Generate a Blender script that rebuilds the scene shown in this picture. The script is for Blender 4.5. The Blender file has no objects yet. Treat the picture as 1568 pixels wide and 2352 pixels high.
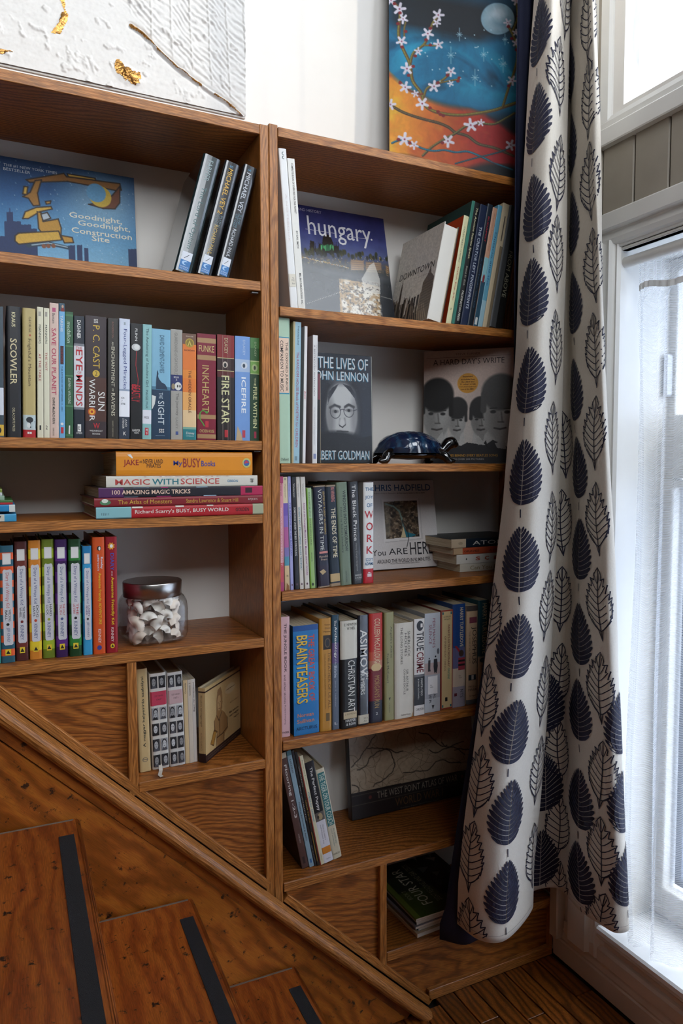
import bpy, bmesh, math, random
import numpy as np
from mathutils import Matrix, Vector, Euler

C = bpy.context.scene.collection
SC = bpy.context.scene
random.seed(7)
RNG = np.random.default_rng(7)

# ---------------------------------------------------------------- camera
cd = bpy.data.cameras.new('camera')
cam = bpy.data.objects.new('camera', cd); C.objects.link(cam)
YAW, PITCH, ROLL, FPX = 0.450037, -0.0623026, -0.0020768, 1647.54
cy, sy, cp, sp = math.cos(YAW), math.sin(YAW), math.cos(PITCH), math.sin(PITCH)
fw = Vector((sy * cp, cy * cp, sp)); rt = Vector((cy, -sy, 0)); up = rt.cross(fw)
r2 = rt * math.cos(ROLL) + up * math.sin(ROLL)
u2 = -rt * math.sin(ROLL) + up * math.cos(ROLL)
M = Matrix((r2, u2, -fw)).transposed().to_4x4()
M.translation = Vector((-0.51005, -1.385, 1.274))
cam.matrix_world = M
cd.sensor_fit = 'VERTICAL'; cd.sensor_height = 36.0; cd.lens = FPX * 36.0 / 2352.0
cd.clip_start = 0.02
SC.camera = cam

# ---------------------------------------------------------------- world, sun, portals, exposure
w = bpy.data.worlds.new('overcast_sky'); SC.world = w; w.use_nodes = True
wn = w.node_tree; bg = wn.nodes['Background']
bg.inputs[0].default_value = (0.90, 0.945, 1.0, 1); bg.inputs[1].default_value = 5.5
sd = bpy.data.lights.new('low_sun', 'SUN'); so = bpy.data.objects.new('low_sun', sd); C.objects.link(so)
sd.energy = 1.25; sd.angle = math.radians(0.6); sd.color = (1.0, 0.90, 0.76)
ELEV = math.radians(24.0); HX, HY = -0.525, 0.851
so.rotation_euler = Vector((HX * math.cos(ELEV), HY * math.cos(ELEV), -math.sin(ELEV))).to_track_quat('-Z', 'Y').to_euler()
so.location = (3, -4, 4)
def portal(name, x, y0, y1, z0, z1):
    l = bpy.data.lights.new(name, 'AREA'); l.shape = 'RECTANGLE'; l.size = z1 - z0; l.size_y = abs(y1 - y0)
    o = bpy.data.objects.new(name, l); C.objects.link(o)
    o.location = (x, (y0 + y1) / 2, (z0 + z1) / 2); o.rotation_euler = (0, math.radians(90), 0)
    l.cycles.is_portal = True
WIN_Y1 = -2.35; WIN_Z1 = 3.70
portal('portal_upper', 1.06, -0.16, WIN_Y1, 2.085, WIN_Z1)
portal('portal_lower', 1.06, -0.19, -1.50, 0.25, 1.70)
l = bpy.data.lights.new('portal_front', 'AREA'); l.shape = 'RECTANGLE'; l.size = 1.9; l.size_y = 1.45; l.cycles.is_portal = True
o = bpy.data.objects.new('portal_front', l); C.objects.link(o); o.location = (-0.35, -2.66, 3.02); o.rotation_euler = (math.radians(90), 0, 0)
SC.view_settings.view_transform = 'Standard'; SC.view_settings.look = 'None'
SC.view_settings.gamma = 1.0; SC.view_settings.use_curve_mapping = False
SC.view_settings.exposure = 0.74
SC.cycles.max_bounces = 10; SC.cycles.diffuse_bounces = 6; SC.cycles.transparent_max_bounces = 24

# ---------------------------------------------------------------- small helpers
def lin(c):
    if isinstance(c, str):
        c = tuple(int(c[i:i + 2], 16) / 255 for i in (1, 3, 5))
    return tuple(x / 12.92 if x <= 0.04045 else ((x + 0.055) / 1.055) ** 2.4 for x in c[:3])
def link(o, parent=None):
    C.objects.link(o)
    if parent is not None: o.parent = parent
    return o
def tag(o, label=None, cat=None, group=None, kind=None):
    if label: o['label'] = label
    if cat: o['category'] = cat
    if group: o['group'] = group
    if kind: o['kind'] = kind
    return o
def empty(name, loc=(0, 0, 0), rot=(0, 0, 0), parent=None):
    o = bpy.data.objects.new(name, None); o.empty_display_size = 0.02
    o.location = loc; o.rotation_euler = rot
    return link(o, parent)
def mesh_obj(name, verts, faces, mats, parent=None, midx=None, smooth=False):
    me = bpy.data.meshes.new(name); me.from_pydata([tuple(v) for v in verts], [], [tuple(f) for f in faces])
    for m in (mats if isinstance(mats, (list, tuple)) else [mats]): me.materials.append(m)
    if midx is not None: me.polygons.foreach_set('material_index', list(midx))
    if smooth: me.polygons.foreach_set('use_smooth', [True] * len(me.polygons))
    me.update()
    return link(bpy.data.objects.new(name, me), parent)
def bm_obj(name, bm, mats, parent=None, smooth=False):
    me = bpy.data.meshes.new(name); bm.normal_update(); bm.to_mesh(me); bm.free()
    for m in (mats if isinstance(mats, (list, tuple)) else [mats]): me.materials.append(m)
    if smooth: me.polygons.foreach_set('use_smooth', [True] * len(me.polygons))
    return link(bpy.data.objects.new(name, me), parent)
def bm_box(bm, x0, x1, y0, y1, z0, z1, bev=0.0):
    r = bmesh.ops.create_cube(bm, size=1.0)
    for v in r['verts']:
        v.co = Vector((x0 + (v.co.x + .5) * (x1 - x0), y0 + (v.co.y + .5) * (y1 - y0), z0 + (v.co.z + .5) * (z1 - z0)))
    if bev:
        es = list({e for v in r['verts'] for e in v.link_edges})
        bmesh.ops.bevel(bm, geom=es, offset=bev, segments=1, affect='EDGES')
def box(name, x0, x1, y0, y1, z0, z1, mat, parent=None, bev=0.0015, kind=None):
    bm = bmesh.new(); bm_box(bm, x0, x1, y0, y1, z0, z1, bev)
    o = bm_obj(name, bm, mat, parent)
    if kind: o['kind'] = kind
    return o
def extrude_profile(name, prof, p0, p1, mat, parent=None, smooth=False):
    """prof: list of (a, b) offsets in the two directions (da, db); swept from p0 to p1 given as functions of the offset"""
    n = len(prof); v = [p0(a, b) for a, b in prof] + [p1(a, b) for a, b in prof]
    f = [(i, (i + 1) % n, n + (i + 1) % n, n + i) for i in range(n)] + [tuple(range(n)), tuple(range(2 * n - 1, n - 1, -1))]
    return mesh_obj(name, v, f, mat, parent, smooth=smooth)

# ---------------------------------------------------------------- materials (all procedural)
MATS = {}
def new_mat(name):
    m = bpy.data.materials.new(name); m.use_nodes = True
    nt = m.node_tree; return m, nt, nt.nodes['Principled BSDF']
def N(nt, t, **kw):
    n = nt.nodes.new(t)
    for k, v in kw.items():
        if k.startswith('i_'):
            key = k[2:]; n.inputs[int(key) if key.isdigit() else key.replace('_', ' ')].default_value = v
        else: setattr(n, k, v)
    return n
def paint(col, rough=0.5, var=0.10, scale=60.0, bump=0.0, spec=0.5, metal=0.0, coat=0.0):
    key = ('p', col, rough, var, scale, bump, spec, metal, coat)
    if key in MATS: return MATS[key]
    m, nt, b = new_mat('mat'); L = nt.links.new
    c = lin(col)
    tc = N(nt, 'ShaderNodeTexCoord'); no = N(nt, 'ShaderNodeTexNoise', i_Scale=scale, i_Detail=3.0)
    L(tc.outputs['Object'], no.inputs['Vector'])
    mx = N(nt, 'ShaderNodeMix', data_type='RGBA')
    mx.inputs['A'].default_value = (*[x * (1 - var) for x in c], 1); mx.inputs['B'].default_value = (*[min(1, x * (1 + var)) for x in c], 1)
    L(no.outputs['Fac'], mx.inputs['Factor']); L(mx.outputs['Result'], b.inputs['Base Color'])
    b.inputs['Roughness'].default_value = rough; b.inputs['Metallic'].default_value = metal
    b.inputs['Specular IOR Level'].default_value = spec; b.inputs['Coat Weight'].default_value = coat
    b.inputs['Coat Roughness'].default_value = 0.08
    if bump:
        bp = N(nt, 'ShaderNodeBump', i_Strength=bump, i_Distance=0.002); L(no.outputs['Fac'], bp.inputs['Height']); L(bp.outputs['Normal'], b.inputs['Normal'])
    MATS[key] = m; return m
def wood(name, light, mid, dark, ring=42.0, tilt=0.10, pore=0.45, rough=0.42, wear=0.0, wander=0.02, spec=0.45, vary=0.12):
    """oak: growth rings cut at a slant, dark pores along the grain (local X)"""
    m, nt, b = new_mat(name); L = nt.links.new
    tc = N(nt, 'ShaderNodeTexCoord'); oi = N(nt, 'ShaderNodeObjectInfo')
    sx = N(nt, 'ShaderNodeSeparateXYZ'); L(tc.outputs['Object'], sx.inputs[0])
    def mth(op, a, bb=None):
        n = N(nt, 'ShaderNodeMath', operation=op)
        for i, q in enumerate((a, bb)):
            if q is None: continue
            if isinstance(q, (int, float)): n.inputs[i].default_value = q
            else: L(q, n.inputs[i])
        return n.outputs[0]
    r = oi.outputs['Random']
    xo = mth('ADD', sx.outputs[0], mth('MULTIPLY', r, 13.7))
    yo = mth('ADD', sx.outputs[1], mth('SUBTRACT', mth('MULTIPLY', mth('FRACT', mth('MULTIPLY', r, 37.3)), 0.16), 0.08))
    zo = mth('ADD', mth('ADD', sx.outputs[2], mth('MULTIPLY', sx.outputs[0], tilt)), mth('SUBTRACT', mth('MULTIPLY', mth('FRACT', mth('MULTIPLY', r, 91.7)), 0.10), 0.05))
    cv = N(nt, 'ShaderNodeCombineXYZ'); L(mth('MULTIPLY', xo, 0.12), cv.inputs[0]); L(yo, cv.inputs[1]); L(zo, cv.inputs[2])
    n1 = N(nt, 'ShaderNodeTexNoise', i_Scale=9.0, i_Detail=3.0, i_Roughness=0.55)
    cw = N(nt, 'ShaderNodeCombineXYZ'); L(mth('MULTIPLY', xo, 0.35), cw.inputs[0]); L(yo, cw.inputs[1]); L(zo, cw.inputs[2]); L(cw.outputs[0], n1.inputs['Vector'])
    vs = N(nt, 'ShaderNodeVectorMath', operation='MULTIPLY_ADD')
    L(n1.outputs['Color'], vs.inputs[0]); vs.inputs[1].default_value = (0, wander * 2, wander * 2); L(cv.outputs[0], vs.inputs[2])
    wv = N(nt, 'ShaderNodeTexWave', wave_type='RINGS', rings_direction='X', i_Scale=ring, i_Distortion=1.6, i_Detail=2.0)
    wv.inputs['Detail Scale'].default_value = 2.2; L(vs.outputs[0], wv.inputs['Vector'])
    cr = N(nt, 'ShaderNodeValToRGB'); e = cr.color_ramp.elements
    e[0].position = 0.0; e[0].color = (*lin(dark), 1); e[1].position = 1.0; e[1].color = (*lin(light), 1)
    k = e.new(0.42); k.color = (*lin(mid), 1)
    L(wv.outputs['Fac'], cr.inputs[0])
    n3 = N(nt, 'ShaderNodeTexNoise', i_Scale=1.0, i_Detail=2.0)
    pv = N(nt, 'ShaderNodeCombineXYZ'); L(mth('MULTIPLY', xo, 42.0), pv.inputs[0]); L(mth('MULTIPLY', yo, 1150.0), pv.inputs[1]); L(mth('MULTIPLY', zo, 1150.0), pv.inputs[2]); L(pv.outputs[0], n3.inputs['Vector'])
    pr = N(nt, 'ShaderNodeMapRange', i_1=0.40, i_2=0.62, i_3=1.0 - pore, i_4=1.0); L(n3.outputs['Fac'], pr.inputs[0])
    n4 = N(nt, 'ShaderNodeTexNoise', i_Scale=5.0, i_Detail=2.0); L(tc.outputs['Object'], n4.inputs['Vector'])
    br = N(nt, 'ShaderNodeMapRange', i_1=0.3, i_2=0.7, i_3=0.86, i_4=1.12); L(n4.outputs['Fac'], br.inputs[0])
    mul = N(nt, 'ShaderNodeVectorMath', operation='SCALE'); L(cr.outputs['Color'], mul.inputs[0]); L(mth('MULTIPLY', mth('MULTIPLY', pr.outputs[0], br.outputs[0]), mth('ADD', mth('MULTIPLY', mth('FRACT', mth('MULTIPLY', r, 53.1)), 2 * vary), 1.0 - vary)), mul.inputs['Scale'])
    col = mul.outputs[0]
    if wear:
        n5 = N(nt, 'ShaderNodeTexNoise', i_Scale=46.0, i_Detail=5.0, i_Roughness=0.7); L(tc.outputs['Object'], n5.inputs['Vector'])
        wr = N(nt, 'ShaderNodeMapRange', i_1=0.59, i_2=0.66, i_3=0.0, i_4=wear); L(n5.outputs['Fac'], wr.inputs[0])
        mx = N(nt, 'ShaderNodeMix', data_type='RGBA'); L(wr.outputs[0], mx.inputs['Factor']); L(col, mx.inputs['A']); mx.inputs['B'].default_value = (*lin('#1d120c'), 1)
        n6 = N(nt, 'ShaderNodeTexNoise', i_Scale=13.0, i_Detail=6.0, i_Roughness=0.75); L(tc.outputs['Object'], n6.inputs['Vector'])
        w6 = N(nt, 'ShaderNodeMapRange', i_1=0.55, i_2=0.80, i_3=0.0, i_4=wear * 0.55); L(n6.outputs['Fac'], w6.inputs[0])
        m6 = N(nt, 'ShaderNodeMix', data_type='RGBA'); L(w6.outputs[0], m6.inputs['Factor']); L(mx.outputs['Result'], m6.inputs['A']); m6.inputs['B'].default_value = (*lin('#3a1c0a'), 1)
        n7 = N(nt, 'ShaderNodeTexNoise', i_Scale=85.0, i_Detail=3.0, i_Roughness=0.6); L(tc.outputs['Object'], n7.inputs['Vector'])
        w7 = N(nt, 'ShaderNodeMapRange', i_1=0.71, i_2=0.77, i_3=0.0, i_4=0.6); L(n7.outputs['Fac'], w7.inputs[0])
        m7 = N(nt, 'ShaderNodeMix', data_type='RGBA'); L(w7.outputs[0], m7.inputs['Factor']); L(m6.outputs['Result'], m7.inputs['A']); m7.inputs['B'].default_value = (*lin('#c08a5c'), 1)
        col = m7.outputs['Result']
    L(col, b.inputs['Base Color'])
    rr = N(nt, 'ShaderNodeMapRange', i_1=0.3, i_2=0.7, i_3=rough - 0.07, i_4=rough + 0.1); L(n4.outputs['Fac'], rr.inputs[0]); L(rr.outputs[0], b.inputs['Roughness'])
    b.inputs['Specular IOR Level'].default_value = spec
    bp = N(nt, 'ShaderNodeBump', i_Strength=0.25, i_Distance=0.0006); L(pr.outputs[0], bp.inputs['Height']); L(bp.outputs['Normal'], b.inputs['Normal'])
    return m
OAK = wood('oak_varnished', '#b36d30', '#a56025', '#824a1a', ring=38, tilt=0.15, pore=0.42, wander=0.03)
OAK_EDGE = wood('oak_edge', '#c27f40', '#b87434', '#a46428', ring=80, tilt=0.02, pore=0.52, vary=0.06)
OAK_PANEL = wood('oak_panel', '#ae6a2b', '#9e5b20', '#7c4416', ring=36, tilt=0.20, wander=0.04, pore=0.5, vary=0.08)
PARQUET = wood('oak_parquet', '#96561e', '#844817', '#5c300c', ring=20, tilt=0.14, rough=0.38, wear=0.3, wander=0.04, vary=0.32)
TREAD = wood('worn_pine_tread', '#a5571a', '#9b4d15', '#883f0f', ring=9, tilt=0.03, pore=0.34, rough=0.42, wear=1.0, wander=0.10)
SKIRT = wood('worn_skirt_board', '#ac641d', '#9e5516', '#84460b', ring=7, tilt=0.03, pore=0.24, rough=0.46, wear=0.95, wander=0.12)
ROOM = paint('#6e645a', 0.8, 0.05, 6.0)
WHITE_WALL = paint('#e4e0da', 0.75, 0.03, 14.0, 0.12)
TRIM = paint('#dcdad5', 0.35, 0.03, 25.0, 0.05)
TRIM_LOW = paint('#d2c4b6', 0.38, 0.04, 25.0, 0.05)
TAUPE = paint('#9a9184', 0.6, 0.05, 30.0, 0.08)
BLACK_GRIT = paint('#17171a', 0.9, 0.5, 900.0, 0.6)
DARK = paint('#0b0908', 0.9, 0.1)

def board(name, L_, W_, T_, loc, axis, mat, parent, bev=0.0012, rot=None):
    """a board whose grain runs along its local X; loc = its low corner in the world for axis x/z"""
    bm = bmesh.new(); bm_box(bm, 0, L_, 0, W_, 0, T_, bev)
    o = bm_obj(name, bm, mat, parent)
    if axis == 'x': o.location = loc
    elif axis == 'z':   # local X -> +Z, local Y -> +Y, local Z -> -X : loc is the corner with the highest x
        o.rotation_euler = (0, -math.pi / 2, 0); o.location = loc
    elif axis == 'y':   # local X -> -Y, local Y -> +X
        o.rotation_euler = (0, 0, -math.pi / 2); o.location = loc
    return o
# ================================================================ THE SETTING
YB = 0.245          # face of the wall behind the shelves
XW = 0.785          # face of the window wall
box('wall_back', -3.3, 1.05, YB, YB + 0.12, -0.05, 3.95, WHITE_WALL, bev=0, kind='structure')
box('wall_left', -3.42, -3.3, -2.5, YB + 0.12, -0.05, 3.95, ROOM, bev=0, kind='structure')
bm = bmesh.new()
for x0_, x1_, z0_, z1_ in ((-3.42, -1.3, -.05, 3.95), (.6, 1.05, -.05, 3.95), (-1.3, .6, -.05, 2.3), (-1.3, .6, 3.75, 3.95)): bm_box(bm, x0_, x1_, -2.62, -2.5, z0_, z1_)
tag(bm_obj('wall_front', bm, ROOM), kind='structure')
box('ceiling', -3.42, 1.05, -2.62, YB + 0.12, 3.95, 4.05, ROOM, bev=0, kind='structure')
fl = box('floor', -3.42, 1.05, -2.62, YB + 0.12, -0.09, -0.012, paint('#140c07', 0.9), bev=0, kind='structure')
# parquet planks, laid towards the viewer
kx = 0.458 + 0.0515 * 6
rp = random.Random(3)
k = 0
while kx - 0.0515 * (k + 1) > -0.30:
    xr = kx - 0.0515 * k; xl = xr - 0.0515
    y = 0.0 if xl > 0.36 else -0.02
    y0 = -0.142 if k == 0 else (y - rp.uniform(0.08, 0.6))
    ya = y
    first = True
    while ya > -1.75:
        yb_ = y0 if first else ya - rp.uniform(0.42, 0.62)
        first = False
        bm = bmesh.new(); bm_box(bm, 0, ya - yb_ - 0.0028, 0.0015, xr - xl - 0.0015, -0.012 + rp.uniform(0, .0004), rp.uniform(-0.0003, 0.0), 0.0008)
        o = bm_obj('plank', bm, PARQUET, fl); o.rotation_euler = (0, 0, -math.pi / 2); o.location = (xl, ya, 0)
        ya = yb_
    k += 1
# window wall: one mesh with its openings left free
bm = bmesh.new()
def wallpiece(y0, y1, z0, z1): bm_box(bm, XW, XW + 0.25, y1, y0, z0, z1)
wallpiece(YB, -0.163, 0, 3.95)
wallpiece(-0.163, WIN_Y1, WIN_Z1, 3.95); wallpiece(-0.163, WIN_Y1, 1.77, 2.085)
wallpiece(-0.163, -1.55, 0, 0.165); wallpiece(-1.55, WIN_Y1, 0, 1.77)
wallpiece(WIN_Y1, -2.5, 0, 3.95)
wr = tag(bm_obj('wall_right', bm, WHITE_WALL), kind='structure')
# taupe tongue-and-groove planks between the two windows
for i in range(24):
    ya = -0.116 - 0.092 * i + (0.0 if i else 0.0)
    box('plank', XW - 0.012, XW, ya - 0.092 + 0.0015, ya - 0.0015, 1.845, 2.01, TAUPE, wr, 0.0025)
box('corner_bead', XW - 0.018, XW, -0.1165, -0.106, 1.845, 2.01, TAUPE, wr, 0.003)
box('plank', XW - 0.012, XW, -0.1055, YB - 0.001, 1.345, 3.0, TAUPE, wr, 0.002)

# ---- upper window
w1 = tag(empty('window_1', (XW, -1.2, 2.0)), kind='structure')
def P_y(y0, y1):   # sweep along y; profile offsets are world (x, z)
    return (lambda a, b: (a - XW, y0 + 1.2, b - 2.0)), (lambda a, b: (a - XW, y1 + 1.2, b - 2.0))
p0, p1 = P_y(-0.02, -2.44)
extrude_profile('bottom_casing', [(XW, 2.0), (XW - .028, 2.0), (XW - .030, 2.003), (XW - .030, 2.036), (XW - .026, 2.040), (XW - .014, 2.041), (XW - .010, 2.046), (XW - .012, 2.060), (XW - .004, 2.074), (XW + .004, 2.079), (XW + .008, 2.080), (XW + .008, 2.0)], p0, p1, TRIM, w1)
p0, p1 = P_y(-0.150, -2.32)
extrude_profile('glazing_stop', [(XW + .004, 2.074), (XW + .004, 2.0785), (XW + .012, 2.0785), (XW + .012, 2.083), (XW + .024, 2.083), (XW + .024, 2.088), (XW + .06, 2.088), (XW + .06, 2.07), (XW + .004, 2.07)], p0, p1, TRIM, w1)
q0 = lambda a, b: (a - XW, b + 1.2, 2.045 - 2.0); q1 = lambda a, b: (a - XW, b + 1.2, WIN_Z1 + 0.08 - 2.0)
extrude_profile('side_casing', [(XW, -.02), (XW - .024, -.02), (XW - .026, -.024), (XW - .026, -.060), (XW - .014, -.066), (XW - .010, -.126), (XW - .004, -.132), (XW + .008, -.134), (XW + .008, -.02)], q0, q1, TRIM, w1)
extrude_profile('side_stop', [(XW + .004, -.130), (XW + .002, -.136), (XW + .010, -.139), (XW + .010, -.143), (XW + .004, -.147), (XW + .012, -.151), (XW + .02, -.156), (XW + .024, -.163), (XW + .06, -.163), (XW + .06, -.130)], q0, q1, TRIM, w1)
box('far_stop', .004, .06, WIN_Y1 + 1.2, WIN_Y1 + 1.23, .08, WIN_Z1 - 2.0, TRIM, w1)
box('head_stop', .004, .06, WIN_Y1 + 1.2, -.163 + 1.2, WIN_Z1 - 2.03, WIN_Z1 - 2.0, TRIM, w1)

def glass_mat():
    m, nt, b = new_mat('window_glass'); L = nt.links.new
    nt.nodes.remove(b); out = nt.nodes['Material Output']
    tr = N(nt, 'ShaderNodeBsdfTransparent'); tr.inputs[0].default_value = (0.97, 0.98, 0.98, 1)
    gl = N(nt, 'ShaderNodeBsdfGlossy', i_Roughness=0.02); fr = N(nt, 'ShaderNodeFresnel', i_IOR=1.45)
    no = N(nt, 'ShaderNodeTexNoise', i_Scale=3.0); bp = N(nt, 'ShaderNodeBump', i_Strength=0.02); L(no.outputs['Fac'], bp.inputs['Height']); L(bp.outputs['Normal'], gl.inputs['Normal'])
    mx = N(nt, 'ShaderNodeMixShader'); L(fr.outputs[0], mx.inputs[0]); L(tr.outputs[0], mx.inputs[1]); L(gl.outputs[0], mx.inputs[2]); L(mx.outputs[0], out.inputs[0])
    return m
GLASS = glass_mat()
def pane(parent, x, y0, y1, z0, z1, base):
    return mesh_obj('pane', [(x - base[0], y0 - base[1], z0 - base[2]), (x - base[0], y1 - base[1], z0 - base[2]), (x - base[0], y1 - base[1], z1 - base[2]), (x - base[0], y0 - base[1], z1 - base[2])], [(0, 1, 2, 3)], GLASS, parent)
for y0, y1 in ((-.163, WIN_Y1 + .03),):
    pane(w1, XW + .045, y0, y1, 2.088, WIN_Z1 - .03, (XW, -1.2, 2.0))

# ---- lower window, set deep in the wall
B2 = (XW, -0.85, 0.17)
w2 = tag(empty('window_2', B2), kind='structure')
def P2(y0, y1): return (lambda a, b: (a - B2[0], y0 - B2[1], b - B2[2])), (lambda a, b: (a - B2[0], y1 - B2[1], b - B2[2]))
p0, p1 = P2(-0.02, -1.66)
extrude_profile('head_casing', [(XW, 1.849), (XW - .026, 1.849), (XW - .028, 1.846), (XW - .028, 1.814), (XW - .024, 1.811), (XW - .014, 1.810), (XW - .012, 1.806), (XW - .016, 1.792), (XW - .012, 1.782), (XW - .004, 1.778), (XW - .004, 1.773), (XW + .004, 1.770), (XW + .004, 1.764), (XW + .02, 1.764), (XW + .02, 1.849)], p0, p1, TRIM, w2)
qq0 = lambda a, b: (a - B2[0], b - B2[1], 0.084 - B2[2]); qq1 = lambda a, b: (a - B2[0], b - B2[1], 1.79 - B2[2])
extrude_profile('side_casing', [(XW, -.06), (XW - .024, -.06), (XW - .026, -.064), (XW - .026, -.120), (XW - .014, -.125), (XW - .012, -.136), (XW - .018, -.146), (XW - .012, -.152), (XW - .006, -.155), (XW - .008, -.161), (XW, -.166), (XW + .02, -.166), (XW + .02, -.06)], qq0, qq1, TRIM, w2)
def b2(name, x0, x1, y0, y1, z0, z1, mat=TRIM, bev=0.002): return box(name, x0 - B2[0], x1 - B2[0], y1 - B2[1], y0 - B2[1], z0 - B2[2], z1 - B2[2], mat, w2, bev)
b2('jamb', XW + .012, 1.033, -.151, -.1645, .151, 1.779)
b2('jamb', XW, 1.035, -1.50, -1.56, .15, 1.78)
b2('head_reveal', XW, 1.035, -.15, -1.56, 1.764, 1.80)
SILL = paint('#e6e8ea', 0.35, 0.02)
b2('sill', XW - .022, 1.035, -.150, -1.62, .150, .170, SILL, .005)
# sash frame
b2('stile', .950, .985, -.155, -.184, .171, 1.763); b2('transom', .9515, .984, -.180, -1.54, 1.246, 1.397); b2('top_rail', .9505, .984, -.180, -1.54, 1.735, 1.762)
b2('stile', .935, .983, -.157, -.1962, .171, 1.243); b2('bottom_rail', .9365, .982, -.190, -1.54, .171, .235); b2('sash_rail', .938, .982, -.190, -1.54, 1.224, 1.2415)
b2('glazing_bead', .925, .950, -.196, -.206, .245, 1.226); b2('glazing_bead', .925, .950, -.196, -1.54, .235, .25)
b2('glazing_bead', .965, .984, -.206, -.224, .25, 1.226, paint('#6d7684', .5)); b2('glazing_bead', .965, .984, -.206, -1.54, .25, .268, paint('#6d7684', .5))
b2('mullion', .945, .985, -.83, -.87, .2, 1.74)
h = b2('crank_handle', .925, .950, -.168, -.178, 1.44, 1.54, paint('#c9ccd0', .4), .004)
pane(w2, .975, -.206, -1.54, .25, 1.226, B2); pane(w2, .975, -.184, -1.54, 1.397, 1.735, B2)
# unseen high window added behind the camera for front fill light
w4 = tag(empty('fill_window', (-.35, -2.56, 2.3)), kind='structure')
for nm, x0_, x1_, z0_, z1_ in (('stile', -.95, -.9, 0, 1.45), ('stile', .9, .95, 0, 1.45), ('bottom_rail', -.9, .9, 0, .05), ('top_rail', -.9, .9, 1.40, 1.45)):
    box(nm, x0_, x1_, -.03, .03, z0_, z1_, TRIM, w4)
mesh_obj('pane', [(-.9, 0, .05), (.9, 0, .05), (.9, 0, 1.40), (-.9, 0, 1.40)], [(0, 1, 2, 3)], GLASS, w4)
# wainscot under the lower window and baseboard
t1 = tag(empty('trim_1', (XW, -.8, .08)), kind='structure')
def b3(name, x0, x1, y0, y1, z0, z1, bev=.002): return box(name, x0 - XW, x1 - XW, y1 + .8, y0 + .8, z0 - .08, z1 - .08, TRIM_LOW, t1, bev)
b3('corner_stile', XW - .030, XW, -.001, -.030, .06, 1.80, .003)
b3('bottom_rail', XW - .014, XW, -.036, -1.7, .08, .112)
p0 = lambda a, b: (a - XW, -.150 + .8, b - .08); p1 = lambda a, b: (a - XW, -1.7 + .8, b - .08)
extrude_profile('apron_moulding', [(XW, .112), (XW - .014, .112), (XW - .010, .117), (XW - .004, .120), (XW - .004, .132), (XW - .012, .136), (XW - .018, .144), (XW - .012, .150), (XW, .150)], p0, p1, TRIM_LOW, t1)
bb = tag(empty('baseboard_right', (XW, -.8, 0)), kind='structure')
p0 = lambda a, b: (a - XW, -.002 + .8, b); p1 = lambda a, b: (a - XW, -2.48 + .8, b)
extrude_profile('board', [(XW, .004), (XW - .014, .004), (XW - .015, .006), (XW - .015, .052), (XW - .012, .056), (XW - .013, .062), (XW - .010, .072), (XW - .006, .078), (XW - .010, .082), (XW - .008, .087), (XW, .088)], p0, p1, TRIM_LOW, bb)
# pale gabled wall added to block sun from lower shelves; snowy ground outside
hp = [(10, -.6), (10, 5.55), (-7.75, 5.55), (-10.3, 7.5), (-12.6, 5.75), (-12.6, -.6)]
ov = [(4.6, y, z) for y, z in hp] + [(8.0, y, z) for y, z in hp]; n_ = len(hp)
tag(mesh_obj('wall_sun_blocker', ov, [tuple(range(n_)), tuple(range(2 * n_ - 1, n_ - 1, -1))] + [(i, (i + 1) % n_, n_ + (i + 1) % n_, n_ + i) for i in range(n_)], paint('#a7b0bf', .8, .04, 3.0)), kind='structure')
tag(box('ground_outside', 1.04, 4.6, -14, 10, -0.6, -0.5, paint('#98a3b4', .9, .04, 3.0), bev=0), kind='structure')
tag(box('ledge_outside', 1.25, 2.2, -5, 1.2, -0.5, 0.02, paint('#b9c2cf', .9, .04, 3.0), bev=0), kind='structure')

# ================================================================ STAIRS
SL = -0.975
zline = lambda x: 0.866 + SL * (x + 0.512)
st = tag(empty('staircase', (-0.4, -0.6, 0)), 'worn orange-brown wooden staircase going down to the right with black grip strips', 'staircase')
SO = Vector((0.4, 0.6, 0))
def sprof(name, prof, x0, x1, mat, drift=0.0):
    n = len(prof)
    # local frame: X along the slope
    L_ = math.hypot(x1 - x0, zline(x1) - zline(x0)); ang = math.atan2(zline(x1) - zline(x0), x1 - x0)
    ca = math.cos(ang)
    # a vertical offset dz becomes dz*cos(ang) across the slope (plus a small shift along it that the cut ends absorb)
    v = [(0 - 0.0, a, b * ca) for a, b in prof] + [(L_, a + drift, b * ca) for a, b in prof]
    f = [(i, (i + 1) % n, n + (i + 1) % n, n + i) for i in range(n)] + [tuple(range(n)), tuple(range(2 * n - 1, n - 1, -1))]
    o = mesh_obj(name, v, f, mat, st, smooth=False)
    o.location = Vector((x0, 0, zline(x0))) + SO; o.rotation_euler = (0, -ang, 0)
    return o
cap = sprof('cap_moulding', [(-.003, 0), (-.014, .003), (-.026, .001), (-.034, -.005), (-.039, -.014), (-.040, -.022), (-.038, -.030), (-.033, -.037), (-.024, -.040), (-.003, -.040)], -0.80, 0.372, OAK_EDGE, -.011)
sprof('skirt_strip', [(-.003, -.038), (-.022, -.038), (-.022, -.0670), (-.019, -.0690), (-.003, -.0690)], -0.80, 0.345, SKIRT)
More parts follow.
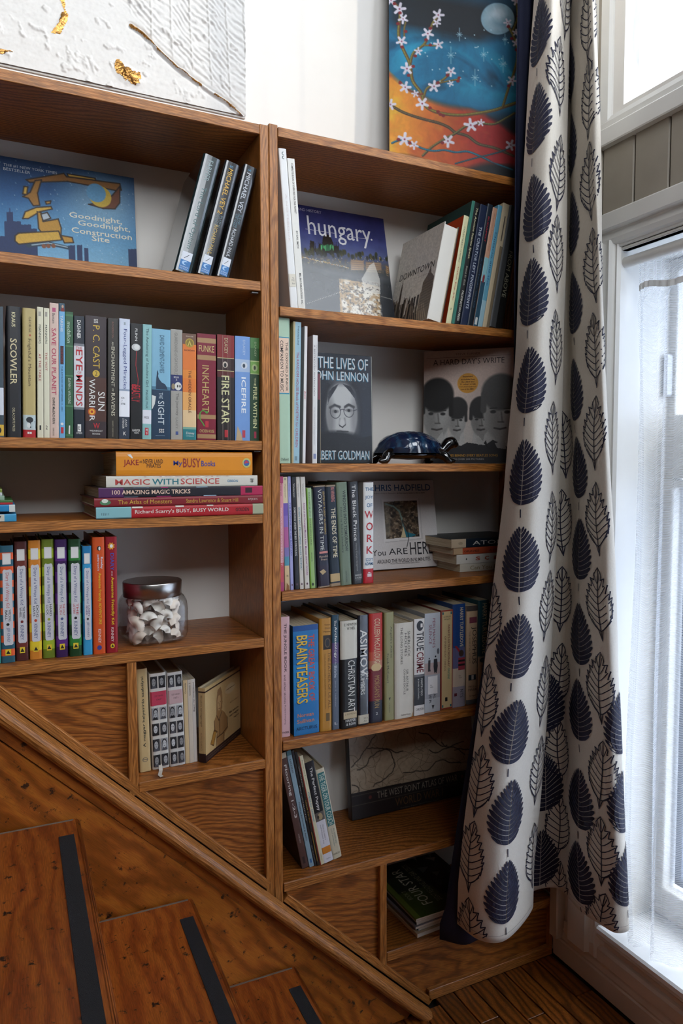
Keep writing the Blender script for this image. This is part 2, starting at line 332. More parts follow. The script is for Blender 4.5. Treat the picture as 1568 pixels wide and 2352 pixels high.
# lower skirt board: a big triangle-ish board standing behind the steps
ang = math.atan(SL)
def skirtboard():
    xs = [-0.80, 0.335]
    top = lambda x: zline(x) - 0.0750
    pts = [(-0.80, top(-.80)), (0.312, 0.002), (0.10, 0.002), (-0.80, .35)]
    ca, sa = math.cos(ang), math.sin(ang)
    ox, oz = -0.80, top(-.80)
    loc = [((x - ox) * ca + (z - oz) * sa, -(x - ox) * sa + (z - oz) * ca) for x, z in pts]
    v = [(a, -.024, b) for a, b in loc] + [(a, -.004, b) for a, b in loc]
    n = len(pts); f = [tuple(range(n)), tuple(range(2 * n - 1, n - 1, -1))] + [(i, (i + 1) % n, n + (i + 1) % n, n + i) for i in range(n)]
    o = mesh_obj('skirt_board', v, f, SKIRT, st); o.location = Vector((ox, 0, oz)) + SO; o.rotation_euler = (0, -ang, 0)
skirtboard()
NOSE = [(-0.592, .846), (-0.387, .637), (-0.181, .430), (0.036, .222)]
for i, (xn, zt) in enumerate(NOSE):
    xb = xn - 0.26
    # tread, grain towards the viewer: local X -> -Y, local Y -> +X
    Lw = 1.12; W_ = xn - xb
    bm = bmesh.new(); bm_box(bm, 0, Lw, 0, W_, -.030, 0)
    es = [e for e in bm.edges if all(abs(v.co.y - W_) < 1e-6 for v in e.verts)]
    bmesh.ops.bevel(bm, geom=es, offset=.009, segments=4, affect='EDGES', profile=.5)
    es = [e for e in bm.edges if abs(e.verts[0].co.z - e.verts[1].co.z) > .01 and all(v.co.x < .012 and v.co.y > W_ - .012 for v in e.verts)]
    if es: bmesh.ops.bevel(bm, geom=es, offset=.012, segments=3, affect='EDGES', profile=.5)
    t = bm_obj('tread', bm, TREAD, st); t.rotation_euler = (0, 0, -math.pi / 2 - 0.02); t.location = Vector((xb, -.0265, zt)) + SO
    sp_w = 0.025
    box('caulk_line', 0.002, .006, .02, W_ - .012, -.001, .0012, paint('#6b5a4c', .8, .2, 80.0), t, .0008)
    g = bm_obj('grip_strip', (lambda b: (bm_box(b, .060, Lw - .06, W_ - .040, W_ - .040 + sp_w, 0, .0012), b)[1])(bmesh.new()), BLACK_GRIT, t)
    rz0 = NOSE[i + 1][1] if i < 3 else 0.0
    box('riser', xn - .030, xn - .012, -1.13, -.0265, rz0 - 0.0, zt - .030, TREAD, st, 0.001).location = SO
# ================================================================ BOOKCASES
def bookcase(name, label):
    return tag(empty(name, (0, 0, 0)), label, 'bookcase', 'oak bookcases built in beside the stairs')
TB = 0.0185
lc = bookcase('bookcase', 'left built-in oak bookcase whose slanted foot follows the stairs')
rc = bookcase('bookcase', 'right built-in oak bookcase half hidden by the leaf curtain')
DEP = YB - 0.001
def shelf(par, x0, x1, ztop, y0=0.0, depth=None, mat=OAK, thick=TB):
    o = board('shelf', x1 - x0, (depth or DEP) - y0, thick - .0, (x0, y0, ztop - thick), 'x', mat, par)
    f = board('shelf_edge', x1 - x0, .0022, thick, (0, -.0024, 0), 'x', OAK_EDGE, o, .0006)
    return o
def upright(par, name, x0, x1, z0, z1, y0=-.001, y1=None, mat=OAK_EDGE):
    return board(name, z1 - z0, (y1 or DEP) - y0, x1 - x0, (x1, y0, z0), 'z', mat, par)
XL0 = -1.05
# left unit
upright(lc, 'side_panel', -.0190, -.0006, 0.352, 1.951)
for zt, nm in ((1.949, 'top_panel'),):
    o = shelf(lc, XL0, -.0195, zt); o.name = nm
for zt in (1.6445, 1.3275, 1.1790): shelf(lc, XL0, -.0205, zt)
shelf(lc, XL0, -.0200, .923); shelf(lc, -.276, -.0200, .667)
upright(lc, 'divider', -.2945, -.2765, .643, .9040)
# slanted foot trim: local X down the slope
def slant(par, x0, x1, zt0, width, mat, name='slanted_trim', yf=-.0012, th=.02):
    L_ = math.hypot(x1 - x0, SL * (x1 - x0)); a = math.atan(SL); ca = math.cos(a)
    o = board(name, L_, th, width * ca, (0, 0, 0), 'x', mat, par)
    o.rotation_euler = (0, -a, 0)
    base = Vector((x0, yf, zt0 - width)); o.location = base
    return o
zt = lambda x: 0.890 + SL * (x + 0.512)
slant(lc, -.60, -.0195, zt(-.60), .0235, OAK_EDGE)
slant(rc, .0185, .3875, zt(.0185), .0235, OAK_EDGE)
def panel(par, pts, y, mat, name='lower_panel', th=.008):
    """flat panel with a given outline (x, z), grain along x"""
    ox, oz = pts[0]
    n = len(pts); v = [(x - ox, 0, z - oz) for x, z in pts] + [(x - ox, th, z - oz) for x, z in pts]
    f = [tuple(range(n)), tuple(range(2 * n - 1, n - 1, -1))] + [(i, (i + 1) % n, n + (i + 1) % n, n + i) for i in range(n)]
    o = mesh_obj(name, v, f, mat, par); o.location = (ox, y, oz); return o
panel(lc, [(-.5255, .9040), (-.2945, zt(-.2945) - .002), (-.2945, .9040)], .012, OAK_PANEL)
panel(lc, [(-.2765, .648), (-.2765, zt(-.2765)), (-.019, zt(-.019) - .003), (-.019, .648)], .012, OAK_PANEL)
# right unit
XR1 = .7685
upright(rc, 'side_panel', .0004, .0188, .330, 1.956)
shelf(rc, .0192, XR1, 1.9520).name = 'top_panel'
for zt_ in (1.6000, 1.2820, 1.0150, .6970, .3880): shelf(rc, .0205, XR1, zt_)
shelf(rc, .2725, XR1, .1570, thick=.021)
upright(rc, 'divider', .2545, .2722, .118, .3690)
panel(rc, [(.0188, .3690), (.0188, zt(.0188)), (.2545, zt(.2545) - .002), (.2545, .3690)], .010, OAK_PANEL)
panel(rc, [(.2722, .1360), (.2722, zt(.2722)), (.385, .006), (XR1, .006), (XR1, .1360)], .010, OAK_PANEL)
board('base_rail', XR1 - .388, .02, .0255, (.388, -.0012, .0005), 'x', OAK_EDGE, rc)
board('end_stile', .13, .02, .012, (XR1, -.0014, .026), 'z', OAK_EDGE, rc)
upright(rc, 'side_panel', XR1 + .0005, XR1 + .016, .16, 1.93, y0=.002, mat=OAK)
for x_, z_ in ((.026, 1.263), (.026, .996), (-.028, 1.308), (-.030, 1.625)):
    box('shelf_pin', x_ - .007, x_ + .007, .004, .014, z_ - .003, z_ - .0004, paint('#8d8d90', .3, metal=.9), rc if x_ > 0 else lc, .0006)
# ================================================================ BOOKS
_TX = {}
def text_geo(s, bold=0):
    k = (s, bold)
    if k not in _TX:
        c = bpy.data.curves.new('t', 'FONT'); c.body = s; c.resolution_u = 2; c.fill_mode = 'FRONT'
        c.offset = 0.011 if bold else 0.0
        o = bpy.data.objects.new('t', c); me = o.to_mesh()
        v = np.array([x.co[:2] for x in me.vertices], float); f = [tuple(p.vertices) for p in me.polygons]
        o.to_mesh_clear(); bpy.data.objects.remove(o); bpy.data.curves.remove(c)
        mn, mx = v.min(0), v.max(0); _TX[k] = ((v - mn) / np.maximum(mx - mn, 1e-6), f)
    return _TX[k]
class Print:
    """flat print: everything printed on one book, gathered in one thin mesh. fn maps (u from left, t from top) to local x, y, z"""
    def __init__(s, fn): s.fn = fn; s.v = []; s.f = []; s.m = []; s.mats = []; s.lay = 0
    def mi(s, col):
        m = col if not isinstance(col, str) else paint(col, 0.5, 0.04)
        if m not in s.mats: s.mats.append(m)
        return s.mats.index(m)
    def add(s, uv, faces, col):
        b = len(s.v); k = s.mi(col); s.lay += 1
        s.v += [s.fn(u, t, s.lay) for u, t in uv]; s.f += [tuple(b + i for i in f) for f in faces]; s.m += [k] * len(faces)
    def text(s, o, t0, t1, u0, u1, string, col, bold=0, ital=0):
        v, f = text_geo(string, bold)
        a, c = v[:, 0] + (ital * v[:, 1] * (v[:, 1] > -1)), v[:, 1]
        if ital: a = a / (1 + ital)
        if o == 'd': uv = [(u0 + q * (u1 - u0), t0 + p * (t1 - t0)) for p, q in zip(a, c)]
        elif o == 'u': uv = [(u1 - q * (u1 - u0), t1 - p * (t1 - t0)) for p, q in zip(a, c)]
        else: uv = [(u0 + p * (u1 - u0), t1 - q * (t1 - t0)) for p, q in zip(a, c)]
        s.add(uv, f, col)
    def rect(s, t0, t1, u0, u1, col, n=4):
        us = [u0] + [q for q in (.03, .06, .10, .5, .90, .94, .97) if u0 + .005 < q < u1 - .005] + [u1]; n = len(us) - 1
        uv = [(q, t) for t in (t0, t1) for q in us]
        s.add(uv, [(i, i + 1, n + 2 + i, n + 1 + i) for i in range(n)], col)
    def ell(s, t0, t1, u0, u1, col, n=20):
        uv = [((u0 + u1) / 2 + (u1 - u0) / 2 * math.cos(6.2832 * i / n), (t0 + t1) / 2 + (t1 - t0) / 2 * math.sin(6.2832 * i / n)) for i in range(n)]
        s.add(uv, [tuple(range(n))], col)
    def poly(s, pts, col): s.add(pts, [tuple(range(len(pts)))], col)
    def line(s, pts, wu, wt, col):
        for (a, b), (c, d) in zip(pts[:-1], pts[1:]):
            if abs(c - a) > abs(d - b) * wu / max(wt, 1e-6) * 1.0: q = [(a, b - wt), (c, d - wt), (c, d + wt), (a, b + wt)]
            else: q = [(a - wu, b), (c - wu, d), (c + wu, d), (a + wu, b)]
            s.add(q, [(0, 1, 2, 3)], col)
    def build(s, name, parent):
        if s.v: return mesh_obj(name, s.v, s.f, s.mats, parent, s.m)
    def items(s, items):
        for it in items:
            k = it[0]
            if k in 'duh': s.text(*it[:6 + 1], **({'bold': it[7]} if len(it) > 7 else {}))
            elif k == 'r': s.rect(*it[1:])
            elif k == 'e': s.ell(*it[1:])
            elif k == 'p': s.poly(it[1], it[2])
            elif k == 'l': s.line(*it[1:])
PAGE = paint('#cdbfa3', 0.8, 0.10, 8.0); PAGE_W = paint('#d9d5cc', 0.75, 0.05, 8.0); PAGE_D = paint('#9a8768', 0.85, 0.12, 8.0)
def page_mat():
    m, nt, b = new_mat('page_edges'); L = nt.links.new
    tc = N(nt, 'ShaderNodeTexCoord'); mp = N(nt, 'ShaderNodeMapping'); mp.inputs['Scale'].default_value = (2600, 6, 6)
    no = N(nt, 'ShaderNodeTexNoise', i_Scale=1.0, i_Detail=1.0); L(tc.outputs['Object'], mp.inputs[0]); L(mp.outputs[0], no.inputs['Vector'])
    cr = N(nt, 'ShaderNodeValToRGB'); cr.color_ramp.elements[0].color = (*lin('#8d7c60'), 1); cr.color_ramp.elements[0].position = .3
    cr.color_ramp.elements[1].color = (*lin('#d0c2a6'), 1); cr.color_ramp.elements[1].position = .65
    L(no.outputs['Fac'], cr.inputs[0]); L(cr.outputs[0], b.inputs['Base Color']); b.inputs['Roughness'].default_value = .85
    return m
PAGES = page_mat()
def make_book(name, T, D, H, hard, col, colL=None, colR=None, bands=(), items=(), pages=None, rough=0.42, coat=0.0, face=None, facefn=None):
    """spine at local y = 0 facing -y, thickness along x, depth into +y, height along z"""
    root = empty(name)
    b = min(.0035, T * .10) if hard else min(.0006, T * .05)
    c = min(.0022, T * .16) if hard else min(.0006, T * .08)
    ys = lambda x: b * abs(2 * x / T - 1) ** 6
    nx = 8
    xs = [T * q for q in (0, .03, .06, .10, .22, .5, .78, .90, .94, .97, 1)]
    outer = [(0, D)] + [(x, ys(x)) for x in xs] + [(T, D)]
    inner = [(c, D)] + [(min(max(x, c), T - c), ys(x) + c * .9) for x in xs] + [(T - c, D)]
    ts = sorted({0.0, 1.0} | {q for t0, t1, _ in bands for q in (t0, t1)})
    zs = [H * (1 - t) for t in ts]
    np_ = len(outer); v = []; f = []; mi = []
    mats = [paint(col, rough, .06, coat=coat), paint(colL or col, rough, .06, coat=coat), paint(colR or col, rough, .06, coat=coat), PAGE]
    for z in zs: v += [(x, y, z) for x, y in outer]
    nb = len(v)
    v += [(x, y, zs[0]) for x, y in inner] + [(x, y, zs[-1]) for x, y in inner]
    for r in range(len(zs) - 1):
        tm = (ts[r] + ts[r + 1]) / 2; k = 0
        for t0, t1, cc in bands:
            if t0 < tm < t1:
                m = paint(cc, rough, .06, coat=coat)
                if m not in mats: mats.append(m)
                k = mats.index(m)
        for i in range(np_ - 1):
            f.append((r * np_ + i, r * np_ + i + 1, (r + 1) * np_ + i + 1, (r + 1) * np_ + i))
            mi.append(1 if i == 0 else 2 if i == np_ - 2 else k)
    last = (len(zs) - 1) * np_
    for i in range(np_ - 1):
        f.append((nb + i, nb + np_ + i, nb + np_ + i + 1, nb + i + 1)); mi.append(3)
        f.append((i, nb + i, nb + i + 1, i + 1)); mi.append(0)
        f.append((last + i, last + i + 1, nb + np_ + i + 1, nb + np_ + i)); mi.append(0)
    f += [(0, last, nb + np_, nb), (np_ - 1, nb + np_ - 1, nb + 2 * np_ - 1, last + np_ - 1)]; mi += [1, 2]
    cov = mesh_obj('cover', v, f, mats, root, mi)
    ins = .0035 if hard else .0004
    pg = box('page_block', c, T - c, b + c + .0004, D - ins, ins, H - ins, pages or PAGES, root, 0)
    if items:
        p = Print(lambda u, t, lay: (u * T, (0 if .07 < u < .93 else ys(u * T)) - .00025 - .00003 * lay, H * (1 - t))); p.items(items); p.build('printed_spine', root)
    if face:
        p = Print(lambda u, t, lay: (T + .00045 + .00003 * lay, u * D, H * (1 - t))); p.items(face); p.build('printed_front', root)
    return root
def place(root, m, label, group, cat='book'):
    l, r, s = m.decompose(); root.location = l; root.rotation_euler = r.to_euler()
    return tag(root, label, cat, group)
def stand(root, x, y, z, T, lean=0.0, rz=0.0):
    """lean > 0 : top towards +x ; the lower corner keeps on the shelf"""
    a = math.radians(lean)
    m = Matrix.Translation((x, y, z)) @ Matrix.Rotation(math.radians(rz), 4, 'Z')
    if lean > 0: m = m @ Matrix.Translation((T / math.cos(a), 0, 0)) @ Matrix.Rotation(a, 4, 'Y') @ Matrix.Translation((-T, 0, 0))
    else: m = m @ Matrix.Rotation(a, 4, 'Y')
    return m
def row(zs, group, specs):
    for s in specs:
        x0, T, y, H, lean = s[0]
        name, D, hard, col, label = s[1], s[2], s[3], s[4], s[5]
        kw = s[6] if len(s) > 6 else {}
        rb = make_book(name, T, D, H, hard, col, **kw)
        place(rb, stand(rb, x0, y, zs, T, lean), label, group)
W_, K_ = '#dcdad4', '#1d1c1d'
HB, PB, CB = 'hardback_book', 'paperback_book', 'comic_book'
# ---------------------------------------------------------------- left bookcase, third row (22 spines)
row(1.3280, 'books in the long upright row of the left bookcase', [
 ((-.5170, .0240, .012, .226, 1.3), PB, .15, 0, '#39464f', 'slate grey book cut by the left picture edge, next to the black one', dict(bands=[(.62, .83, '#c9cbd2'), (.905, .99, '#d0a83a')], items=[('d', .1, .58, .3, .6, 'TIMELINE', '#7f96a6'), ('e', .925, .97, .55, .85, K_)])),
 ((-.4880, .0230, .012, .228, 1.3), HB, .155, 1, '#1b1b1f', 'black hardback with big cream capitals down its spine, beside the tan one', dict(items=[('d', .045, .155, .36, .62, 'KRAUS', '#d8cfa4', 1), ('d', .245, .595, .25, .72, 'SCOWLER', '#cdbf96', 1), ('d', .775, .955, .40, .56, 'DELACORTE PRESS', '#c5bb98')])),
 ((-.4622, .0210, .012, .227, 1.3), HB, .15, 1, '#b5a26a', 'tan book with a falcon picture above a red foot', dict(bands=[(.825, .94, '#b4c0bf'), (.94, 1, '#a81f24')], items=[('d', .065, .185, .48, .66, 'GEORGE', '#4b3c22'), ('e', .20, .215, .52, .64, '#a8402c'), ('d', .235, .60, .36, .68, "Frightful's Mountain", '#4b3c22'), ('e', .84, .885, .25, .8, '#23282d'), ('p', [(.5, .86), (.95, .87), (1, .93), (.55, .925)], '#2b3238'), ('e', .885, .925, .3, .6, '#d4d6d2'), ('r', .957, .972, .35, .5, W_), ('r', .957, .972, .53, .68, W_)])),
 ((-.4385, .0100, .012, .231, 1.3), PB, .15, 0, '#d2ccb2', 'thin cream book marked with a one at its foot, left of its twin', dict(items=[('r', .035, .07, .25, .65, '#a09a8c'), ('d', .135, .28, .26, .62, 'MANNERS', '#2f3b32'), ('d', .355, .565, .26, .62, 'AT THE TABLE', '#a2403c'), ('h', .905, .94, .35, .6, '1', K_)])),
 ((-.4277, .0093, .012, .230, 1.3), PB, .15, 0, '#d5d0b6', 'thin cream book marked with a two at its foot, right of its twin', dict(items=[('r', .03, .065, .25, .65, '#a09a8c'), ('d', .13, .275, .26, .62, 'MANNERS', '#2f3b32'), ('d', .34, .48, .26, .62, 'THE VISIT', '#a2403c'), ('h', .905, .935, .3, .65, '2', K_)])),
 ((-.4178, .0148, .012, .240, 1.3), PB, .16, 0, '#d0b5a6', 'tall dusty pink book with crimson capitals on its spine', dict(items=[('r', .035, .065, .3, .68, '#b04c70'), ('d', .075, .15, .3, .6, 'Bantam', '#4a4446'), ('d', .185, .68, .22, .74, 'SAVE OUR PLANET', '#b2425a', 1), ('d', .70, .895, .3, .58, 'DIANE MacEACHERN', K_, 1), ('d', .925, .985, .3, .5, '0440500', '#6a5a52')])),
 ((-.4022, .0098, .012, .241, 1.3), PB, .15, 0, '#6da6cd', 'slim sky blue book with a dark picture at the top', dict(bands=[(0, .06, '#2e4c5c')], items=[('e', .012, .035, .45, .8, '#c09880'), ('p', [(.3, .06), (.4, .035), (.85, .035), (.95, .06)], '#7a2420'), ('d', .09, .21, .26, .66, 'TARSHIS', W_), ('r', .315, .45, .22, .78, '#2a1518'), ('d', .32, .445, .3, .7, 'I SURVIVED', '#7a1c22', 1), ('d', .465, .80, .34, .62, 'THE ATTACKS OF SEPTEMBER 11, 2001', '#1f2a33'), ('e', .885, .905, .25, .75, W_), ('r', .92, .965, .3, .75, '#b52028')])),
 ((-.3918, .0135, .012, .227, 1.3), PB, .15, 0, '#2c5636', 'dark green book with pale green bands across its spine', dict(bands=[(.02, .035, '#3f6f45'), (.265, .275, '#4a7a50'), (.50, .51, '#4a7a50'), (.74, .75, '#4a7a50'), (.97, .985, '#3f6f45')], items=[('d', .08, .245, .25, .7, 'medalion', '#b9cdb8'), ('d', .525, .725, .35, .68, 'DAWN L WATKINS', '#c0cfbc'), ('p', [(.45, .9), (.6, .9), (.58, .97), (.4, .965)], W_)])),
 ((-.3772, .0182, .012, .221, 1.3), PB, .145, 0, '#18212c', 'navy book with red capitals on a pale panel', dict(bands=[(.225, .245, '#77797e'), (.245, .745, '#d0cfd0'), (.745, .765, '#77797e')], items=[('d', .035, .185, .3, .65, 'DASHNER', W_, 1), ('h', .25, .272, .2, .78, 'THE', '#b0202a'), ('d', .275, .445, .2, .82, 'EYE', '#b0202a', 1), ('h', .452, .472, .35, .72, 'OF', '#b0202a'), ('d', .48, .735, .2, .82, 'MINDS', '#b0202a', 1), ('r', .885, .945, .35, .68, W_), ('h', .90, .93, .43, .6, 'E', K_), ('h', .95, .965, .25, .8, 'EMBER', W_)])),
 ((-.3575, .0370, .012, .223, 1.3), PB, .145, 0, '#34272a', 'thick dark brown paperback with gold initials and a fiery swirl', dict(bands=[(.5, .86, '#4a2c22')], items=[('h', .025, .055, .40, .6, 'SSS', W_, 1), ('d', .075, .425, .36, .68, 'P. C. CAST', '#c8a53a'), ('e', .44, .497, .34, .68, '#c8a53a'), ('h', .45, .487, .45, .57, '2', '#3a2a1c'), ('d', .615, .77, .60, .92, 'SUN', W_), ('d', .515, .745, .18, .46, 'WARRI', W_), ('e', .75, .815, .12, .50, '#b5521c'), ('e', .76, .805, .18, .44, '#e0a22c'), ('e', .772, .793, .25, .37, '#a03414'), ('d', .815, .86, .2, .44, 'R', W_), ('h', .875, .92, .38, .68, 'W', '#b5222e', 1), ('h', .932, .945, .2, .82, 'WEDNESDAY', W_), ('h', .957, .97, .34, .7, 'BOOKS', W_)])),
 ((-.3180, .0185, .012, .222, 1.3), PB, .145, 0, '#2d2822', 'dark brown paperback with pale serif lettering, right of the thick gold-lettered one', dict(items=[('d', .03, .165, .38, .55, 'ROGERSON', '#7c5548'), ('d', .195, .225, .38, .55, 'AN', '#c6bfa8'), ('d', .235, .565, .34, .66, 'ENCHANTMENT', '#c6bfa8'), ('d', .58, .605, .4, .56, 'OF', '#c6bfa8'), ('d', .62, .81, .34, .7, 'RAVENS', '#c6bfa8'), ('d', .85, .985, .42, .55, 'MARGARET K. McELDERRY BOOKS', '#98907c')])),
 ((-.2975, .0190, .012, .223, 1.3), PB, .15, 0, '#c6cddb', 'pale blue book with a white library call label', dict(bands=[(.585, .60, '#8e9bb0'), (.60, .815, '#e4e4e8'), (.815, 1, '#2b3443')], items=[('h', .03, .05, .42, .6, 'SS', '#3f5c46', 1), ('d', .085, .585, .32, .72, 'Four-Legged Miracles', '#2f3f7e'), ('h', .65, .665, .18, .5, '636', K_), ('h', .675, .69, .22, .32, '7', K_), ('h', .70, .715, .18, .58, 'STE', K_), ('d', .835, .90, .58, .74, 'AND', W_), ('d', .83, .915, .3, .48, 'STEIGER', W_), ('h', .94, .97, .4, .66, 'K', W_, 1)])),
 ((-.2768, .0208, .012, .216, 1.3), PB, .145, 0, '#121214', 'black paperback with a white rose above blood red lettering', dict(items=[('d', .045, .15, .38, .58, 'FLINN', W_), ('e', .175, .235, .08, .85, '#b9bab8'), ('e', .18, .225, .3, .75, '#d4d4d0'), ('l', [(.5, .24), (.45, .36), (.66, .48), (.62, .54)], .025, .003, '#a01c26'), ('d', .525, .60, .12, .5, 'BEA', '#a81c28'), ('d', .535, .68, .08, .84, 'BEASTLY', '#b01e2a'), ('h', .915, .935, .15, .85, 'HARPER', W_), ('h', .94, .953, .3, .72, 'TEEN', W_)])),
 ((-.2548, .0165, .012, .216, 1.3), PB, .145, 0, '#84b2b0', 'aqua paperback with dark script lettering and white label', dict(bands=[(.745, .865, '#d6d6dc')], items=[('d', .035, .54, .3, .68, 'The Awakening of Sunshine Girl', '#27444a'), ('d', .57, .735, .36, .6, 'PAIGE McK', '#27444a'), ('h', .80, .82, .2, .75, 'MCK', K_), ('r', .90, .965, .28, .68, '#b02434'), ('h', .908, .93, .38, .58, 'M', W_, 1), ('h', .938, .958, .38, .58, 'S', W_)])),
 ((-.2372, .0352, .012, .209, 1.1), PB, .145, 0, '#7aabc2', 'blue paperback with a howling wolf silhouette on its spine', dict(bands=[(.52, .55, '#4a7890'), (.55, 1, '#1a344c')], items=[('d', .055, .395, .42, .66, 'DAVID CLEMENT-DAVIES', '#24485c'), ('p', [(.22, .545), (.22, .49), (.24, .44), (.27, .40), (.30, .375), (.345, .435), (.40, .455), (.52, .48), (.70, .495), (.80, .52), (.84, .545)], '#173148'), ('p', [(.27, .42), (.265, .39), (.30, .37), (.36, .41)], '#173148'), ('p', [(0, .60), (.22, .61), (.16, .68), (.05, .72), (0, .73)], '#cfd2cc'), ('d', .575, .63, .38, .58, 'THE', '#b9c6cc'), ('d', .65, .865, .33, .66, 'SIGHT', '#c9d2d6'), ('h', .905, .94, .38, .66, 'SSS', W_, 1), ('r', .965, .969, .2, .7, '#7a90a0')])),
 ((-.2005, .0222, .012, .211, .8), PB, .14, 0, '#9c988f', 'silver grey paperback with an owl on a navy band', dict(bands=[(.41, .555, '#262f60')], items=[('d', .03, .41, .32, .6, "GUARDIANS of GA'HOOLE", '#77736c'), ('h', .425, .44, .25, .7, 'BOOK', W_), ('h', .445, .46, .42, .54, '2', W_), ('e', .475, .55, .32, .92, '#d0cdc6'), ('e', .50, .525, .52, .64, K_), ('e', .50, .525, .72, .84, K_), ('e', .49, .545, .05, .35, '#8f7f60'), ('d', .575, .78, .38, .68, 'The Journey', '#66625c'), ('d', .80, .90, .4, .6, 'LASKY', '#7c7870'), ('r', .925, .955, .4, .62, '#3a4a80')])),
 ((-.1775, .0262, .012, .205, .8), PB, .14, 0, '#d8772c', 'bright orange paperback with a gold coin and teal foot', dict(bands=[(0, .10, '#6b4c3c'), (.10, .34, '#d4712a'), (.34, .42, '#d98330'), (.55, .72, '#dda05a'), (.72, .88, '#d9b98c'), (.88, .90, '#7aa08c'), (.90, 1, '#23767c')], items=[('h', .02, .032, .25, .78, 'BOOK ONE', '#c9b8a4'), ('e', .045, .13, .18, .84, '#a98f2e'), ('e', .055, .12, .26, .76, '#7c6a20'), ('p', [(.36, .115), (.5, .06), (.66, .115), (.58, .115), (.5, .08), (.44, .115)], '#c2ad52'), ('h', .15, .165, .12, .88, 'RIORDAN', '#5c3018'), ('d', .345, .745, .42, .62, 'THE HIDDEN ORACLE', '#4c2a1a'), ('h', .925, .955, .25, .85, 'Disney', W_), ('h', .96, .97, .25, .8, 'HYPERION', '#c0d4d4')])),
 ((-.1490, .0372, .012, .207, .8), PB, .145, 0, '#76132a', 'thick crimson book with gold ornament bands and a lizard', dict(bands=[(.04, .085, '#a07c54'), (.20, .245, '#a07c54'), (.76, .80, '#a07c54'), (.945, .985, '#a07c54')], items=[('h', .11, .17, .08, .9, 'FUNKE', '#c9b070'), ('d', .295, .735, .26, .62, 'INKHEART', '#b89c60'), ('l', [(.5, .735), (.28, .72), (.14, .745), (.12, .80), (.3, .845), (.38, .87)], .035, .006, '#4f8a34'), ('e', .725, .75, .42, .58, '#4f8a34'), ('r', .82, .88, .42, .6, '#b02434'), ('h', .90, .93, .12, .9, 'CHICKEN HOUSE', '#c9b070')])),
 ((-.1085, .0345, .012, .208, .6), PB, .145, 0, '#7c1a1a', 'dark red creased paperback with an eye over black', dict(colL='#2a1414', bands=[(.215, .222, '#b5a878'), (.222, .335, '#2c1012'), (.335, .342, '#b5a878'), (.342, .40, '#521416'), (.40, 1, '#1e1614')], items=[('d', .03, .175, .42, .62, "D'LACEY", '#c0b48c'), ('e', .25, .31, .3, .62, '#b8a89a'), ('e', .265, .305, .38, .54, '#1c1a1a'), ('d', .385, .845, .24, .70, 'FIRE STAR', '#cbc694', 1), ('r', .90, .97, .42, .62, '#a01c24'), ('r', 0, 1, .31, .325, '#a08c84'), ('r', 0, 1, .62, .632, '#a08c84'), ('r', 0, 1, .74, .75, '#8c7870')])),
 ((-.0722, .0312, .012, .208, .6), PB, .145, 0, '#6d92c6', 'light blue paperback torn at its lower left corner', dict(colL='#4a5c74', bands=[(.22, .34, '#9fb2cc')], items=[('d', .035, .18, .52, .68, "D'LACEY", '#b8c6d6'), ('e', .245, .31, .4, .82, '#c6ccd2'), ('e', .26, .30, .5, .68, '#33404c'), ('d', .39, .735, .42, .72, 'ICEFIRE', '#e0e4e6', 1), ('p', [(.06, 1), (.16, .86), (.42, .94), (.5, 1)], '#b59c78'), ('r', .90, .97, .48, .68, '#b03a48')])),
 ((-.0402, .0190, .012, .207, .6), PB, .145, 0, '#2f5a2c', 'green paperback with a green eye, last of its row by the post', dict(bands=[(0, .10, '#4a7a40'), (.222, .23, '#b9c48c'), (.23, .345, '#6f9a48'), (.345, .352, '#b9c48c'), (.352, 1, '#26422c')], items=[('d', .04, .18, .46, .66, "D'LACEY", '#a8b890'), ('e', .255, .325, .15, .8, '#9fae78'), ('e', .27, .31, .36, .6, '#2c3420'), ('d', .385, .465, .4, .62, 'THE', '#cfcf9a', 1), ('d', .475, .875, .30, .74, 'FIRE WITHIN', '#cfcf9a', 1), ('r', .91, .975, .42, .66, '#a02a44')])),
])
# ---------------------------------------------------------------- left bookcase, row of diaries
def wimpy(c1, c2, n, sub, subcol, titlecol, dot, author='KINNEY', mark='#d8bc30', t0=.205, t1=.85):
    bands = [(i / n, (i + 1) / n, c1 if i % 2 else c2) for i in range(n)]
    it = [('r', .065, .16, .2, .82, '#cfcdc8'), ('r', .075, .15, .26, .76, '#d8d6d1')]
    it += [('p', [(.2, t0 + .01), (.3, t0 - .004), (.5, t0 + .003), (.78, t0 - .004), (.88, t0 + .012), (.9, .5), (.9, t1 - .012), (.78, t1), (.3, t1), (.2, t1 - .014), (.18, .5)], '#c4c3c6')]
    it += [('d', t0 + .025, t0 + .325, .34, .68, 'Diary of a Wimpy Kid', titlecol)]
    a, b = sub if isinstance(sub, tuple) else (sub, None)
    if b: it += [('d', t0 + .34, t0 + .44, .58, .76, a, subcol, 1), ('d', t0 + .345, t0 + .43, .32, .5, b, subcol, 1)]
    else: it += [('d', t0 + .34, t0 + .44, .4, .64, a, subcol, 1)]
    it += [('e', t0 + .455, t0 + .478, .4, .64, dot), ('d', t0 + .495, t1 - .025, .38, .66, author, '#3c4878')]
    if mark: it += [('r', .885, .935, .3, .72, mark), ('p', [(.34, .925), (.5, .893), (.68, .925)], K_)]
    return dict(bands=bands, items=it, pages=PAGES)
DI = 'diary-style hardbacks in a row beside the shell jar'
